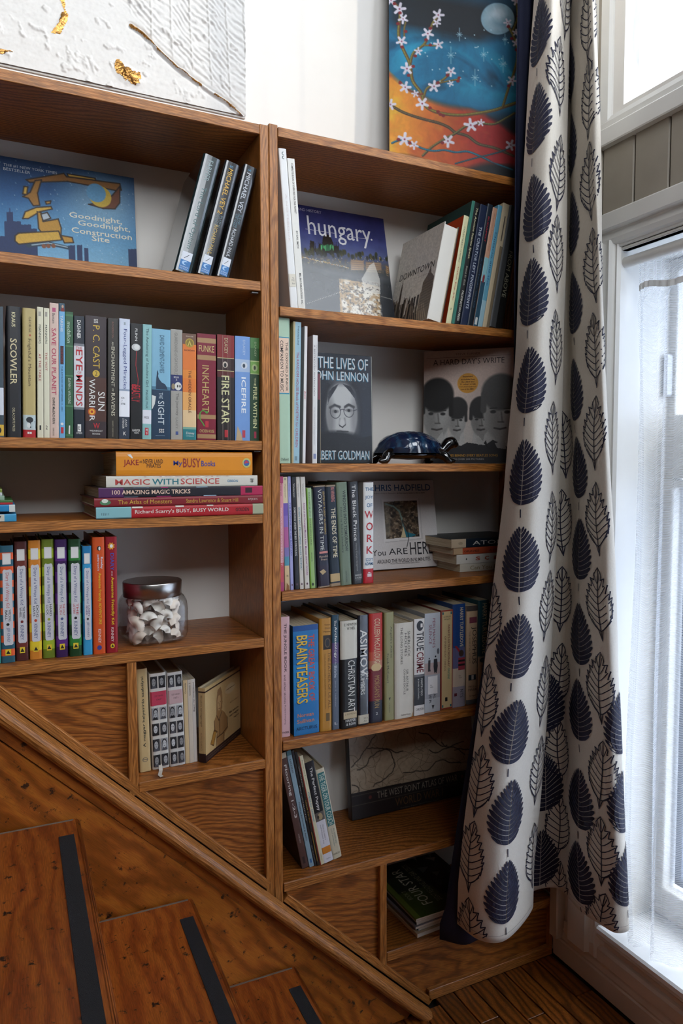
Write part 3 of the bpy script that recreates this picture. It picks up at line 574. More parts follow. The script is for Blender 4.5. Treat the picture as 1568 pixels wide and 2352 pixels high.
row(.9235, DI, [
 ((-.5270, .0185, .026, .212, .6), HB, .14, 1, '#4fa8a4', 'turquoise book cut off by the left picture edge, left of orange stripes'),
 ((-.5080, .0222, .023, .212, .6), HB, .14, 1, '#2c5a6a', 'diary book striped in orange and teal', wimpy('#d8582a', '#2b5868', 17, ('WRECKING', 'BALL'), K_, '#b5443a', K_, 'JEFF KINNEY')),
 ((-.4838, .0205, .027, .218, .6), HB, .14, 1, '#5c2a22', 'diary book in two shades of brown', wimpy('#6a3028', '#4c2220', 9, ('THE THIRD', 'WHEEL'), '#26262e', '#2c3c74', '#7a3434')),
 ((-.4610, .0205, .026, .219, .6), HB, .14, 1, '#d8bc2c', 'diary book striped in yellow and orange', wimpy('#dcc02c', '#c87c28', 13, ('DOG', 'DAYS'), K_, '#2c3c74', '#c04a34')),
 ((-.4385, .0205, .025, .220, .6), HB, .14, 1, '#93a828', 'diary book striped in lime and olive', wimpy('#9cb02c', '#66761e', 13, ('HARD', 'LUCK'), '#33363a', '#2c3c74', '#8f9c30')),
 ((-.4165, .0208, .021, .219, .6), HB, .14, 1, '#4a2266', 'diary book striped in two shades of purple', wimpy('#582a78', '#36184e', 11, ('THE UGLY', 'TRUTH'), '#b03838', '#2c5078', '#4a5484')),
 ((-.3935, .0215, .017, .219, .6), HB, .14, 1, '#1e5a26', 'diary book striped in bright and dark green', wimpy('#2a7630', '#133a1a', 11, ('THE', 'LAST STRAW'), '#b03434', '#2c3c74', K_)),
 ((-.3695, .0162, .016, .205, .6), HB, .13, 1, '#2f86b4', 'short blue diary book between the green and orange ones', wimpy('#3492c0', '#2474a4', 6, ('CABIN', 'FEVER'), '#54306c', '#3a4a80', '#3a3a40', 'JEFF KINNEY', None, .20, .86)),
 ((-.3518, .0218, .014, .221, .6), HB, .145, 1, '#c8501e', 'orange hardback with bubbly yellow lettering', dict(items=[('e', .075, .115, .38, .72, '#1c1c1c'), ('e', .08, .112, .5, .66, '#d8d8d4'), ('d', .17, .27, .62, .85, 'Rowley', '#c9d2e0', 1), ('d', .145, .285, .36, .56, "Jefferson's", '#c9d2e0', 1), ('d', .305, .745, .40, .70, 'Awesome Friendly ADVENTURE', '#d8b42c', 1), ('d', .785, .905, .4, .64, 'KINNEY', '#e0d4cc'), ('e', .925, .965, .3, .68, '#3a3c86')])),
 ((-.3285, .0208, .013, .221, .6), HB, .145, 1, '#8c1420', 'dark red hardback with yellow lettering right beside the glass jar', dict(items=[('p', [(.5 + .34 * (1 if i % 2 else .68) * math.cos(i * .3927), .08 + .034 * (1 if i % 2 else .68) * math.sin(i * .3927)) for i in range(16)], '#d8962a'), ('e', .065, .095, .38, .64, '#d8d8d4'), ('d', .14, .29, .42, .72, 'DIARY', '#3850a0', 1), ('d', .295, .335, .48, .6, 'OF AN', '#d8ccc8'), ('d', .345, .755, .40, .72, 'Awesome Friendly Kid', '#d8b820', 1), ('d', .78, .905, .42, .64, 'KINNEY', '#e0d4cc'), ('e', .92, .96, .34, .72, '#c9aa28'), ('p', [(.42, .95), (.53, .925), (.64, .95)], K_)])),
])
# ---------------------------------------------------------------- left bookcase, small cubby
def photogrid(cols, rows, seed, band):
    r = random.Random(seed); it = []
    for i in range(rows):
        t0 = .03 + i * .163; t1 = t0 + .125
        if i == 1:
            it += [('r', t0 - .005, t1 + .015, .02, .98, band[0]), ('h', t0 + .03, t0 + .05, .25, .78, band[1], '#3a3236'), ('h', t0 + .07, t0 + .09, .38, .66, band[2], '#3a3236')]; continue
        for j in range(cols):
            u0 = .06 + j * .48; u1 = u0 + .40
            g = r.choice(['#26262a', '#38383c', '#8f8f92']); it += [('r', t0, t1, u0, u1, g)]
            cx, cy = (u0 + u1) / 2 + r.uniform(-.03, .03), (t0 + t1) / 2 - .008
            it += [('p', [(u0 + .03, t1), (u0 + .1, t1 - .03), (u1 - .1, t1 - .03), (u1 - .03, t1)], r.choice(['#1c1c20', '#4a4a50']))]
            it += [('e', cy - .048, cy + .04, cx - .15, cx + .15, '#1a1a1c'), ('e', cy - .034, cy + .046, cx - .11, cx + .12, r.choice(['#a8a8a8', '#8c8c8c', '#bdbdbd'])), ('e', cy - .006, cy + .002, cx - .07, cx - .025, '#303032'), ('e', cy - .006, cy + .002, cx + .03, cx + .075, '#303032'), ('e', cy + .022, cy + .028, cx - .035, cx + .04, '#4a4a4a')]
    return it
row(.6675, 'books standing in the small cubby above the stair rail', [
 ((-.2655, .0215, .045, .209, -1.2), HB, .15, 1, '#c2a878', 'tall beige book with bold lettering running up its spine', dict(items=[('u', .075, .76, .38, .68, 'A magyar helyesírás szabályai', '#1c2a28', 1), ('e', .86, .905, .25, .75, '#6f6a5c'), ('e', .866, .899, .3, .7, '#c2a878'), ('r', .878, .886, .3, .7, '#6f6a5c')])),
 ((-.2405, .0335, .046, .196, -1.2), HB, .135, 1, '#d2cdc4', 'portrait-covered book with a bright pink band and ribbon', dict(pages=PAGE_D, items=photogrid(2, 6, 4, ('#b83a52', 'SZÉP VERSEK', '1967')))),
 ((-.2055, .0312, .046, .194, -1.2), HB, .135, 1, '#cfccc6', 'portrait-covered book with a pale pink band', dict(pages=PAGE_D, items=photogrid(2, 6, 9, ('#bfa0a0', 'SZÉP VERSEK', '1971')))),
 ((-.1735, .0082, .048, .174, -1.0), PB, .12, 0, '#cdb48a', 'slim tan booklet right beside the pink-banded portrait books', dict(items=[('u', .03, .16, .3, .68, 'Gombák', '#3c3026')])),
 ((-.1648, .0086, .048, .174, -1.0), PB, .12, 0, '#cbbfae', 'slim greyish booklet numbered 2, second of the three', dict(items=[('u', .03, .19, .3, .68, 'Gombák 2.', '#3c3026')])),
 ((-.1558, .0070, .049, .174, -1.0), PB, .12, 0, '#d2cac2', 'slim whitish booklet, rightmost of the three by the tilted album', dict(items=[('u', .03, .39, .3, .68, 'Magyar népi cserépedények', '#2c2624', 1)])),
])
# ---------------------------------------------------------------- left bookcase, three leaning library books
def libr(col1, a, acol, b, bcol, s=None):
    it = [('d', .04, .215, .35, .62, a, acol), ('d', .27, .80, .30, .62, b, bcol)] if s is None else s
    return it + [('r', .83, .90, .22, .80, '#cdd0d6'), ('r', .90, .985, .22, .80, '#2f6ea8'), ('e', .905, .94, .32, .66, '#9fc0dc'), ('e', .912, .936, .44, .74, '#2f6ea8'), ('h', .950, .960, .28, .74, 'SCIENCE', '#c8d6e4'), ('h', .967, .977, .28, .74, 'FICTION', '#c8d6e4'), ('l', [(.38, .885), (.62, .85)], .02, .002, K_)]
LB = 'plastic-wrapped library books leaning in the upper left shelf'
for x, T, H, col, it, lab in (
    (-.1915, .0345, .236, '#1c2a2c', libr('', 'FARMER', '#8fa0a0', 'The Lord of Opium', '#4a6a6a'), 'dark teal library book, leftmost of the three leaning together'),
    (-.1475, .0300, .232, '#1e2024', libr('', '', '', '', '', [('d', .03, .05, .4, .6, 'S', '#4a90b0'), ('d', .06, .46, .34, .66, 'MICHAEL VEY 2', '#c89a34', 1), ('d', .47, .575, .62, .74, 'RISE', '#5c6f74'), ('d', .465, .57, .46, .58, 'OF THE', '#5c6f74'), ('d', .46, .56, .3, .42, 'ELGEN', '#5c6f74'), ('d', .56, .82, .36, .62, 'RICHARD PAUL', '#c4a45c')]), 'black library book with golden lettering, middle of the three leaning'),
    (-.1085, .0270, .232, '#24262a', libr('', '', '', '', '', [('d', .03, .05, .4, .6, 'S', '#4a90b0'), ('d', .065, .42, .34, .66, 'MICHAEL VEY', '#b9bcc2', 1), ('d', .43, .52, .62, .74, 'THE', '#5c7f8c'), ('d', .43, .56, .46, .58, 'PRISONER', '#5c7f8c'), ('d', .44, .56, .3, .42, 'OF CELL', '#5c7f8c'), ('d', .57, .82, .36, .62, 'RICHARD PAUL', '#c9cbce')]), 'black library book with white lettering, rightmost of the three leaning')):
    bk = make_book(HB, T, .165, H, 1, col, items=it, rough=.18, coat=.8)
    place(bk, stand(bk, x, .014, 1.6450, T, 15.2), lab, LB)
# ---------------------------------------------------------------- left bookcase, lying stacks
def lying(xr, y, z, T, W, D, hard, col, items, label, group, name=PB, rz=0, **kw):
    """spine to the viewer, length W along x ending at xr"""
    bk = make_book(name, T, D, W, hard, col, items=items, **kw)
    m = Matrix.Translation((xr, y, z)) @ Matrix.Rotation(math.radians(rz), 4, 'Z') @ Matrix.Rotation(-math.pi / 2, 4, 'Y')
    place(bk, m, label, group)
SG = 'children\'s books in the lying stack at the left'
lying(-.0200, -.006, 1.1795, .0215, .324, .225, 1, '#a81e24', [('r', 0, .195, 0, 1, '#7fb0b4'), ('d', .03, .07, .3, .5, '15511', K_), ('d', .215, .775, .28, .72, "Richard Scarry's BUSY, BUSY WORLD", '#d8ccc0', 1), ('d', .82, .905, .34, .66, 'GOLDEN', '#2a1414', 1), ('r', .93, 1, 0, 1, '#9fa184'), ('r', .2, .26, .86, 1, '#cfc4b8'), ('r', .45, .5, .88, 1, '#cfc4b8'), ('r', .64, .68, .9, 1, '#cfc4b8')], 'red and blue worn picture book at the bottom of the lying stack', SG, 'picture_book', colR='#6a5a4a', colL='#54483c')
lying(-.0205, -.004, 1.2015, .0165, .326, .24, 1, '#7c1c24', [('e', .03, .09, .2, .8, '#4a7a54'), ('e', .04, .075, .45, .9, '#cfd2c4'), ('d', .13, .435, .26, .74, 'The Atlas of Monsters', '#c29a3c'), ('d', .52, .84, .26, .74, 'Sandra Lawrence & Stuart Hill', '#c29a3c'), ('d', .905, .965, .34, .66, 'RP|KIDS', '#cbb8b0')], 'maroon book with gold lettering, second from the bottom of its stack', SG, 'picture_book', rz=0, colR='#5a3a34')
lying(-.0205, -.003, 1.2185, .0185, .318, .235, 0, '#1c1a22', [('r', 0, .14, 0, 1, '#4a1c50'), ('p', [(.25, 0), (1, .14), (1, 0)], '#4a1c50'), ('p', [(0, .14), (0, .22), (1, .29), (1, .2)], '#5c6874'), ('p', [(0, .33), (0, .42), (1, .40), (1, .36)], '#a01c60'), ('p', [(0, .62), (0, .70), (1, .64), (1, .57)], '#8fa8b8'), ('r', .855, 1, 0, 1, '#a81a48'), ('d', .075, .535, .3, .74, '100 AMAZING MAGIC TRICKS', '#e0c0a8', 1), ('r', .885, .93, .25, .8, '#30101c')], 'black and magenta paperback, third from the bottom of its stack', SG, PB, rz=.1, colR='#3c3430')
lying(-.0290, .003, 1.2375, .0205, .295, .215, 0, '#cdc8ba', [('d', .055, .27, .2, .72, 'MAGIC', '#b5443e', 1), ('d', .285, .455, .2, .74, 'WITH', '#1f6f78', 1), ('d', .47, .73, .2, .76, 'SCIENCE', '#b5443e', 1), ('d', .785, .86, .36, .6, 'GIBSON', '#3a7a9a', 1), ('u', .2, .8, .92, .96, 'GROSSET', '#a04a44'), ('h', .945, .975, .3, .7, '4449', K_)], 'white book with red and teal capitals, second from the top of its stack', SG, 'picture_book', rz=.2)
lying(-.0390, .004, 1.2585, .0465, .266, .20, 1, '#d8881c', [('p', [(.86, .075), (.7, .11), (.74, .115), (.88, .1)], W_), ('d', .05, .155, .36, .66, 'JAKE', '#8c1c20', 1), ('d', .16, .178, .52, .64, 'and the', '#5c3a1c', 1), ('d', .185, .325, .50, .68, 'NEVER LAND', '#4a2a14', 1), ('d', .21, .31, .33, .48, 'PIRATES', '#4a2a14', 1), ('d', .40, .465, .36, .62, 'My', '#2c3a86', 1), ('d', .47, .60, .34, .72, 'BUSY', '#8c2c28', 1), ('d', .605, .71, .38, .62, 'Books', '#2c3a86', 1), ('e', .92, .985, .32, .74, '#b8b46a'), ('e', .93, .975, .39, .67, '#2c5a9a'), ('p', [(.5, .93), (.66, .95), (.53, .975)], '#b03a4a')], 'thick yellow-orange boxed book on top of the lying stack', SG, 'picture_book', coat=.3, colR='#c0741c')
LS = 'books in the lying stack cut by the left picture edge'
for i, (xr, z, T, col, extra, lab) in enumerate((
    (-.4770, 1.1795, .0132, '#3f94bc', [('r', 0, .92, .02, .98, '#c4bfb0'), ('d', .80, .90, .2, .8, '2017', K_)], 'light blue book, lowest of the stack at the left picture edge'),
    (-.4785, 1.1960, .0130, '#1f7cae', [('r', 0, 1, 0, .12, '#12242e'), ('r', .96, 1, 0, 1, '#c9cec8')], 'mid blue book, second lowest of the stack at the left edge'),
    (-.4820, 1.2093, .0075, '#3c6a34', [('r', .9, 1, 0, .5, '#a8242c')], 'thin green and red book in the middle of the left edge stack'),
    (-.4950, 1.2170, .0072, '#8aa48c', [], 'thin grey-green book, second from top of the left edge stack'),
    (-.4985, 1.2245, .0120, '#7c8a3a', [('r', .8, 1, 0, .5, '#c4c8c8')], 'olive and white book on top of the left edge stack'))):
    lying(xr, .004 + .003 * i, z + .0002, T, .24, .19, 0, col, extra, lab, LS)
# ---------------------------------------------------------------- right bookcase, top row
ZR1 = 1.6005
G1 = 'books on the top shelf of the right bookcase'
b_ = make_book(HB, .0165, .20, .318, 1, '#dcdad6', colL='#cfcdc9', items=[('e', .02, .04, .35, .75, '#5c6a68'), ('e', .022, .038, .45, .9, '#dcdad6'), ('e', .045, .065, .35, .75, '#5c6a68'), ('e', .047, .063, .45, .9, '#dcdad6'), ('d', .28, .58, .4, .62, 'A NOTEBOOK', '#cfc4c0'), ('r', .78, .86, .05, .95, '#d2cab8'), ('h', .80, .81, .5, .7, 'Q', '#5a5a5a'), ('h', .815, .825, .35, .75, '792', '#5a5a5a'), ('h', .835, .845, .45, .8, 'Bud', '#5a5a5a')])
place(b_, stand(b_, .050, .012, ZR1, .0165, -4.4), 'tall plain white hardback leaning on the post under the top shelf', G1)
b_ = make_book(PB, .0160, .20, .302, 0, '#dad6cc', colL='#c4bfb4', items=[('d', .03, .36, .46, .72, 'COMPLETE BOOK OF EXERCISES FOR THE PIANIST', '#4a403c', 1), ('d', .475, .59, .46, .70, 'BY GAIL SMITH', '#2c2828', 1), ('d', .755, .965, .44, .72, 'MEL BAY PUBLICATIONS, INC.', '#2c2828', 1)])
place(b_, stand(b_, .0672, .013, ZR1, .0160, -4.3), 'white paperback with tiny black lettering, leaning against the plain white hardback', G1)
b_ = make_book(HB, .040, .185, .228, 1, '#d6d0c6', colR='#cfc9bf', colL='#2c2622', pages=PAGE_W)
m_ = stand(b_, .380, .015, ZR1, .040, 12.0) @ Matrix.Translation((.040, .185, 0)) @ Matrix.Rotation(math.pi, 4, 'Z')
place(b_, m_, 'white city photo book shelved with its page edges outward', G1)
downtown = b_
for x, T, H, hd, col, it, lab, kw in (
    (.4325, .0140, .255, 1, '#d0cba0', [('d', .10, .275, .34, .58, 'COUNTRIES', '#2c3a34'), ('d', .28, .335, .38, .54, 'OF THE', '#2c3a34'), ('d', .34, .43, .34, .58, 'WORLD', '#2c3a34'), ('d', .47, .78, .36, .64, 'Czech Republic', '#a8322c', 1), ('r', .85, .87, .4, .52, '#5a6a4a')], 'cream-spined book with rust red cover beside the page edges', dict(colL='#a83a18')),
    (.4480, .0230, .290, 1, '#15181a', [('d', .04, .46, .52, .80, 'The Ancient Stones Speak', '#cfc7a0', 1), ('d', .52, .68, .56, .74, 'David D. Zink', '#b8b4a8'), ('d', .72, .965, .54, .78, 'PADDINGTON PRESS', '#cfccc0', 1), ('r', 0, 1, 0, .3, '#2f7464')], 'black book with green edge and yellow lettering, leaning right', dict(colL='#26403c')),
    (.4725, .0190, .287, 0, '#16233f', [('d', .18, .86, .34, .72, 'THE CREATOR LEFT FINGERPRINTS', '#c4ccd8')], 'navy paperback with long white capitals in the leaning row', dict(colL='#1c2c4c')),
    (.4925, .0150, .292, 1, '#0f1c28', [('d', .10, .31, .4, .66, 'BUDAPEST', '#a02430', 1), ('d', .44, .85, .42, .6, 'A CRITICAL GUIDE', '#3c5a78')], 'dark navy book with red capitals in the leaning row', {}),
    (.5085, .0125, .286, 0, '#b98d74', [('r', .42, 1, 0, 1, '#7fb0b8'), ('r', .62, 1, 0, 1, '#22485c'), ('e', .56, .63, .25, .75, '#7c2c34'), ('d', .05, .36, .34, .66, 'Between Niagara Falls', '#8c6a5c'), ('r', .92, .98, .2, .7, '#cdd0cc')], 'slim pink and aqua paperback in the leaning row', dict(colL='#a07c68')),
    (.5220, .0122, .294, 0, '#5c96ac', [('d', .22, .66, .3, .7, 'Ontario and the', '#1c4c74'), ('r', .78, 1, 0, 1, '#8fb0bc')], 'slim light blue paperback with a picture spine in the leaning row', {}),
    (.5355, .0185, .300, 0, '#b8a88c', [('r', .34, 1, .55, 1, '#6f624e'), ('r', .1, .3, .5, .66, '#4a4038')], 'tan paperback, tallest of the leaning row', dict(colL='#c9b89a')),
    (.5560, .0380, .295, 1, '#131211', [('d', .36, .74, .5, .8, 'FROM ABOVE', '#8f8a74'), ('r', .90, .97, .04, .4, '#b9b49c'), ('r', 0, 1, 0, .42, '#3c3d3e')], 'thick black hardback at the right end of the leaning row', {})):
    bk = make_book(HB if hd else PB, T, .19, H, hd, col, items=it, **kw)
    place(bk, stand(bk, x, .014, ZR1, T, 11.0), lab, G1)
# ---------------------------------------------------------------- right bookcase, second row
G2 = 'books at the left end of the second shelf of the right bookcase'
row(1.2825, G2, [
 ((.0200, .0270, .010, .2975, 0), HB, .20, 1, '#a3bda4', 'tall mint green book with a cream title box, against the post', dict(items=[('r', .13, .52, .02, .93, '#2f86a0'), ('r', .137, .513, .06, .89, '#d6b9a2'), ('d', .165, .50, .56, .80, 'THE OXFORD JUNIOR', '#2c2624', 1), ('d', .155, .505, .18, .44, 'COMPANION TO MUSIC', '#2c2624', 1), ('h', .962, .982, .18, .8, 'Oxford', '#33403c')])),
 ((.0490, .0175, .011, .292, 1.2), PB, .19, 0, '#93b4c0', 'tall pale blue book with pink lettering beside the mint green one', dict(colL='#a8976c', items=[('r', 0, 1, 0, .24, '#b5a57c'), ('d', .03, .16, .5, .75, 'Prelutsky/Lobel', '#2c3a44'), ('d', .21, .885, .46, .78, 'The RANDOM HOUSE Book of POETRY for CHILDREN', '#a04a64'), ('r', .95, .98, .4, .7, '#6f8a94')])),
 ((.0738, .0064, .011, .285, 1.3), PB, .19, 0, '#d6d3d0', 'very thin tall white booklet right of the pale blue book', dict(colL='#a8a098', items=[('d', .47, .53, .2, .75, 'Jazz', '#b0303c', 1)])),
 ((.0962, .0110, .011, .268, .6), PB, .19, 0, '#d4d2cf', 'white book with thin grey lettering, next to the portrait book', dict(colL='#8f7f7c', items=[('d', .075, .475, .2, .48, 'A BEETHOVEN ANTHOLOGY', '#6f6a70'), ('d', .07, .26, .62, .82, 'THE PIANO SINFONIET', '#b0aeb2'), ('d', .56, .86, .28, .5, 'PETER MIDDLETON & STEPHEN MARSHALL', '#b0aeb2'), ('r', .925, .965, .2, .75, '#7c84a8')])),
 ((.1095, .0065, .012, .192, 0), PB, .075, 0, '#1b1a1e', 'small thin black book squeezed beside the portrait cover', dict(items=[('r', .02, .3, .1, .9, '#6a3440'), ('r', 0, 1, .86, 1, '#a8987c')])),
])
# ---------------------------------------------------------------- right bookcase, third row
G3 = 'books at the left end of the third shelf of the right bookcase'
def wat(t, c, c2='#4a3c44', t0=.30, t1=.80): return [('d', .06, .18, .3, .66, 'Watterson', c2), ('d', t0, t1, .28, .72, t, c, 1), ('e', .945, .965, .3, .7, '#5c4450')]
row(1.0155, G3, [
 ((.0197, .0092, .008, .240, 0), CB, .21, 0, '#c98a94', 'pink comic book against the post on the third shelf', dict(bands=[(0, .06, '#a03a64'), (.75, .92, '#b84a54'), (.92, 1, '#a03a64')], items=[('d', .05, .17, .3, .7, 'Watterson', '#7c1c34'), ('d', .27, .78, .3, .68, 'WEIRDOS FROM ANOTHER PLANET!', '#d8c4c0')])),
 ((.0330, .0102, .011, .239, -1.0), CB, .21, 0, '#cbbd9c', 'multicoloured comic book torn at its foot', dict(bands=[(.23, .34, '#6a54a0'), (.34, .44, '#7c64ac'), (.44, .62, '#a85a8c'), (.62, .70, '#7a70a4'), (.70, .78, '#4a8a9c'), (.78, 1, '#c9ae84')], items=[('e', .01, .03, .3, .7, '#8c8c78'), ('d', .06, .18, .36, .62, 'Watterson', '#7c6a58'), ('h', .86, .88, .4, .7, 'N', K_), ('p', [(.2, 1), (.35, .93), (.85, .96), (.9, 1)], '#8a5a34')])),
 ((.0462, .0066, .013, .240, -1.3), CB, .21, 0, '#9c9cc8', 'lavender comic book with blue slanted capitals', dict(items=wat('THE REVENGE OF THE BABY-SAT', '#3c3c8c', '#5a5a94', .23, .70))),
 ((.0570, .0092, .015, .239, -1.6), CB, .21, 0, '#26272c', 'black comic book with white lettering among the thin pale ones', dict(items=wat('SOMETHING UNDER THE BED IS DROOLING', '#d0ccc4', '#cfcac0', .27, .70))),
 ((.0680, .0084, .014, .239, -1.9), CB, .21, 0, '#c9c3b8', 'off-white comic book with teal capitals', dict(items=wat('SCIENTIFIC PROGRESS GOES "BOINK"', '#2f7484', '#8c8480', .27, .83))),
 ((.0790, .0105, .013, .239, -2.3), CB, .21, 0, '#ccc6bb', 'off-white comic book with magenta lettering', dict(items=wat('Attack of the Deranged Mutant Killer Monster SNOW GOONS', '#8c2c7c', '#8c8480', .23, .88))),
 ((.0910, .0112, .012, .215, -2.3), PB, .20, 0, '#8fae6a', 'light green paperback with small dark capitals', dict(bands=[(0, .3, '#9ab48a')], items=[('d', .045, .57, .38, .64, 'BUILD A BETTER LIFE BY STEALING OFFICE SUPPLIES', '#2f3c28'), ('d', .64, .73, .4, .62, 'ADAMS', '#2f3c28'), ('e', .945, .975, .3, .75, '#33402c'), ('r', 0, 1, 0, .22, '#6f9c30')])),
 ((.1034, .0036, .015, .212, -2.4), PB, .19, 0, '#3c4a34', 'very thin dark green booklet left of the worn navy hardback'),
 ((.1092, .0280, .011, .219, -2.9), HB, .15, 1, '#1f2233', 'worn navy hardback with pale serif title and a pink bar', dict(bands=[(.78, 1, '#272030')], items=[('d', .035, .635, .34, .64, 'VOYAGERS IN TIME', '#c4c4bc'), ('d', .06, .48, .74, .88, 'EDITED BY ROBERT SILVERBERG', '#b89c50'), ('r', .645, .665, .22, .95, '#c07c74'), ('h', .685, .705, .2, .95, 'Meredith', '#c0a890'), ('h', .715, .735, .34, .85, 'Press', '#c0a890'), ('p', [(.16, .84), (.5, .82), (.72, .85), (.4, .875)], '#b59c74'), ('r', 0, .012, 0, 1, '#8c7a64'), ('r', .988, 1, 0, 1, '#a8927a')])),
 ((.1385, .0255, .014, .220, -3.0), HB, .15, 1, '#17242f', 'worn dark blue hardback with pale block capitals and a beige label', dict(items=[('d', .02, .165, .5, .8, 'SILVERBERG', '#c07c74', 1), ('d', .225, .715, .42, .82, 'THE ENDS OF TIME', '#cfc3a4', 1), ('r', .875, .955, .05, .98, '#b59a6c'), ('r', .97, 1, 0, 1, '#9c8468'), ('r', 0, .015, 0, 1, '#8c7a64')])),
 ((.1655, .0262, .015, .226, -3.0), HB, .155, 1, '#6c7a66', 'grey-green hardback with black condensed lettering', dict(items=[('d', .08, .67, .52, .80, 'WINDOWS INTO TOMORROW', '#2c3432', 1), ('d', .24, .68, .20, .40, 'Edited by Robert Silverberg', '#2c3432'), ('d', .86, .97, .44, .58, 'HAWTHORN', '#3c4440')])),
 ((.1945, .0255, .018, .227, -2.8), HB, .16, 1, '#17161a', 'glossy black hardback with white letters beside the red and white one', dict(coat=.4, items=[('d', .03, .575, .34, .68, 'The Black Prince', '#d6d2cc'), ('d', .60, .875, .42, .6, 'Henry Dwight Sedgwick', '#9c9894'), ('h', .905, .922, .3, .92, 'BARNES', '#cfccc6'), ('h', .93, .947, .3, .92, '& NOBLE', '#cfccc6'), ('h', .955, .963, .35, .8, 'BOOKS', '#8c8884')])),
 ((.2225, .0258, .019, .225, 0), HB, .16, 1, '#d6d4d0', 'white hardback with stacked red letters and a red foot', dict(colL='#b4b0aa', bands=[(.855, 1, '#b01420')], items=[('h', .05, .085, .16, .94, 'THE', '#1f5c84', 1), ('h', .13, .17, .14, .94, 'JOY', '#1f5c84', 1), ('h', .205, .245, .3, .84, 'OF', '#1f5c84', 1), ('h', .28, .355, .1, .96, 'W', '#b01c26', 1), ('h', .395, .475, .24, .90, 'O', '#b01c26', 1), ('h', .515, .59, .3, .88, 'R', '#b01c26', 1), ('h', .63, .705, .28, .88, 'K', '#b01c26', 1), ('h', .75, .78, .2, .9, 'SCOTT', '#1f5c84', 1), ('h', .79, .82, .12, .95, 'ADAMS', '#1f5c84', 1), ('r', .905, .935, .36, .76, '#d8c4c4'), ('p', [(.36, .9), (.5, .885), (.76, .9)], '#d8c4c4')])),
])
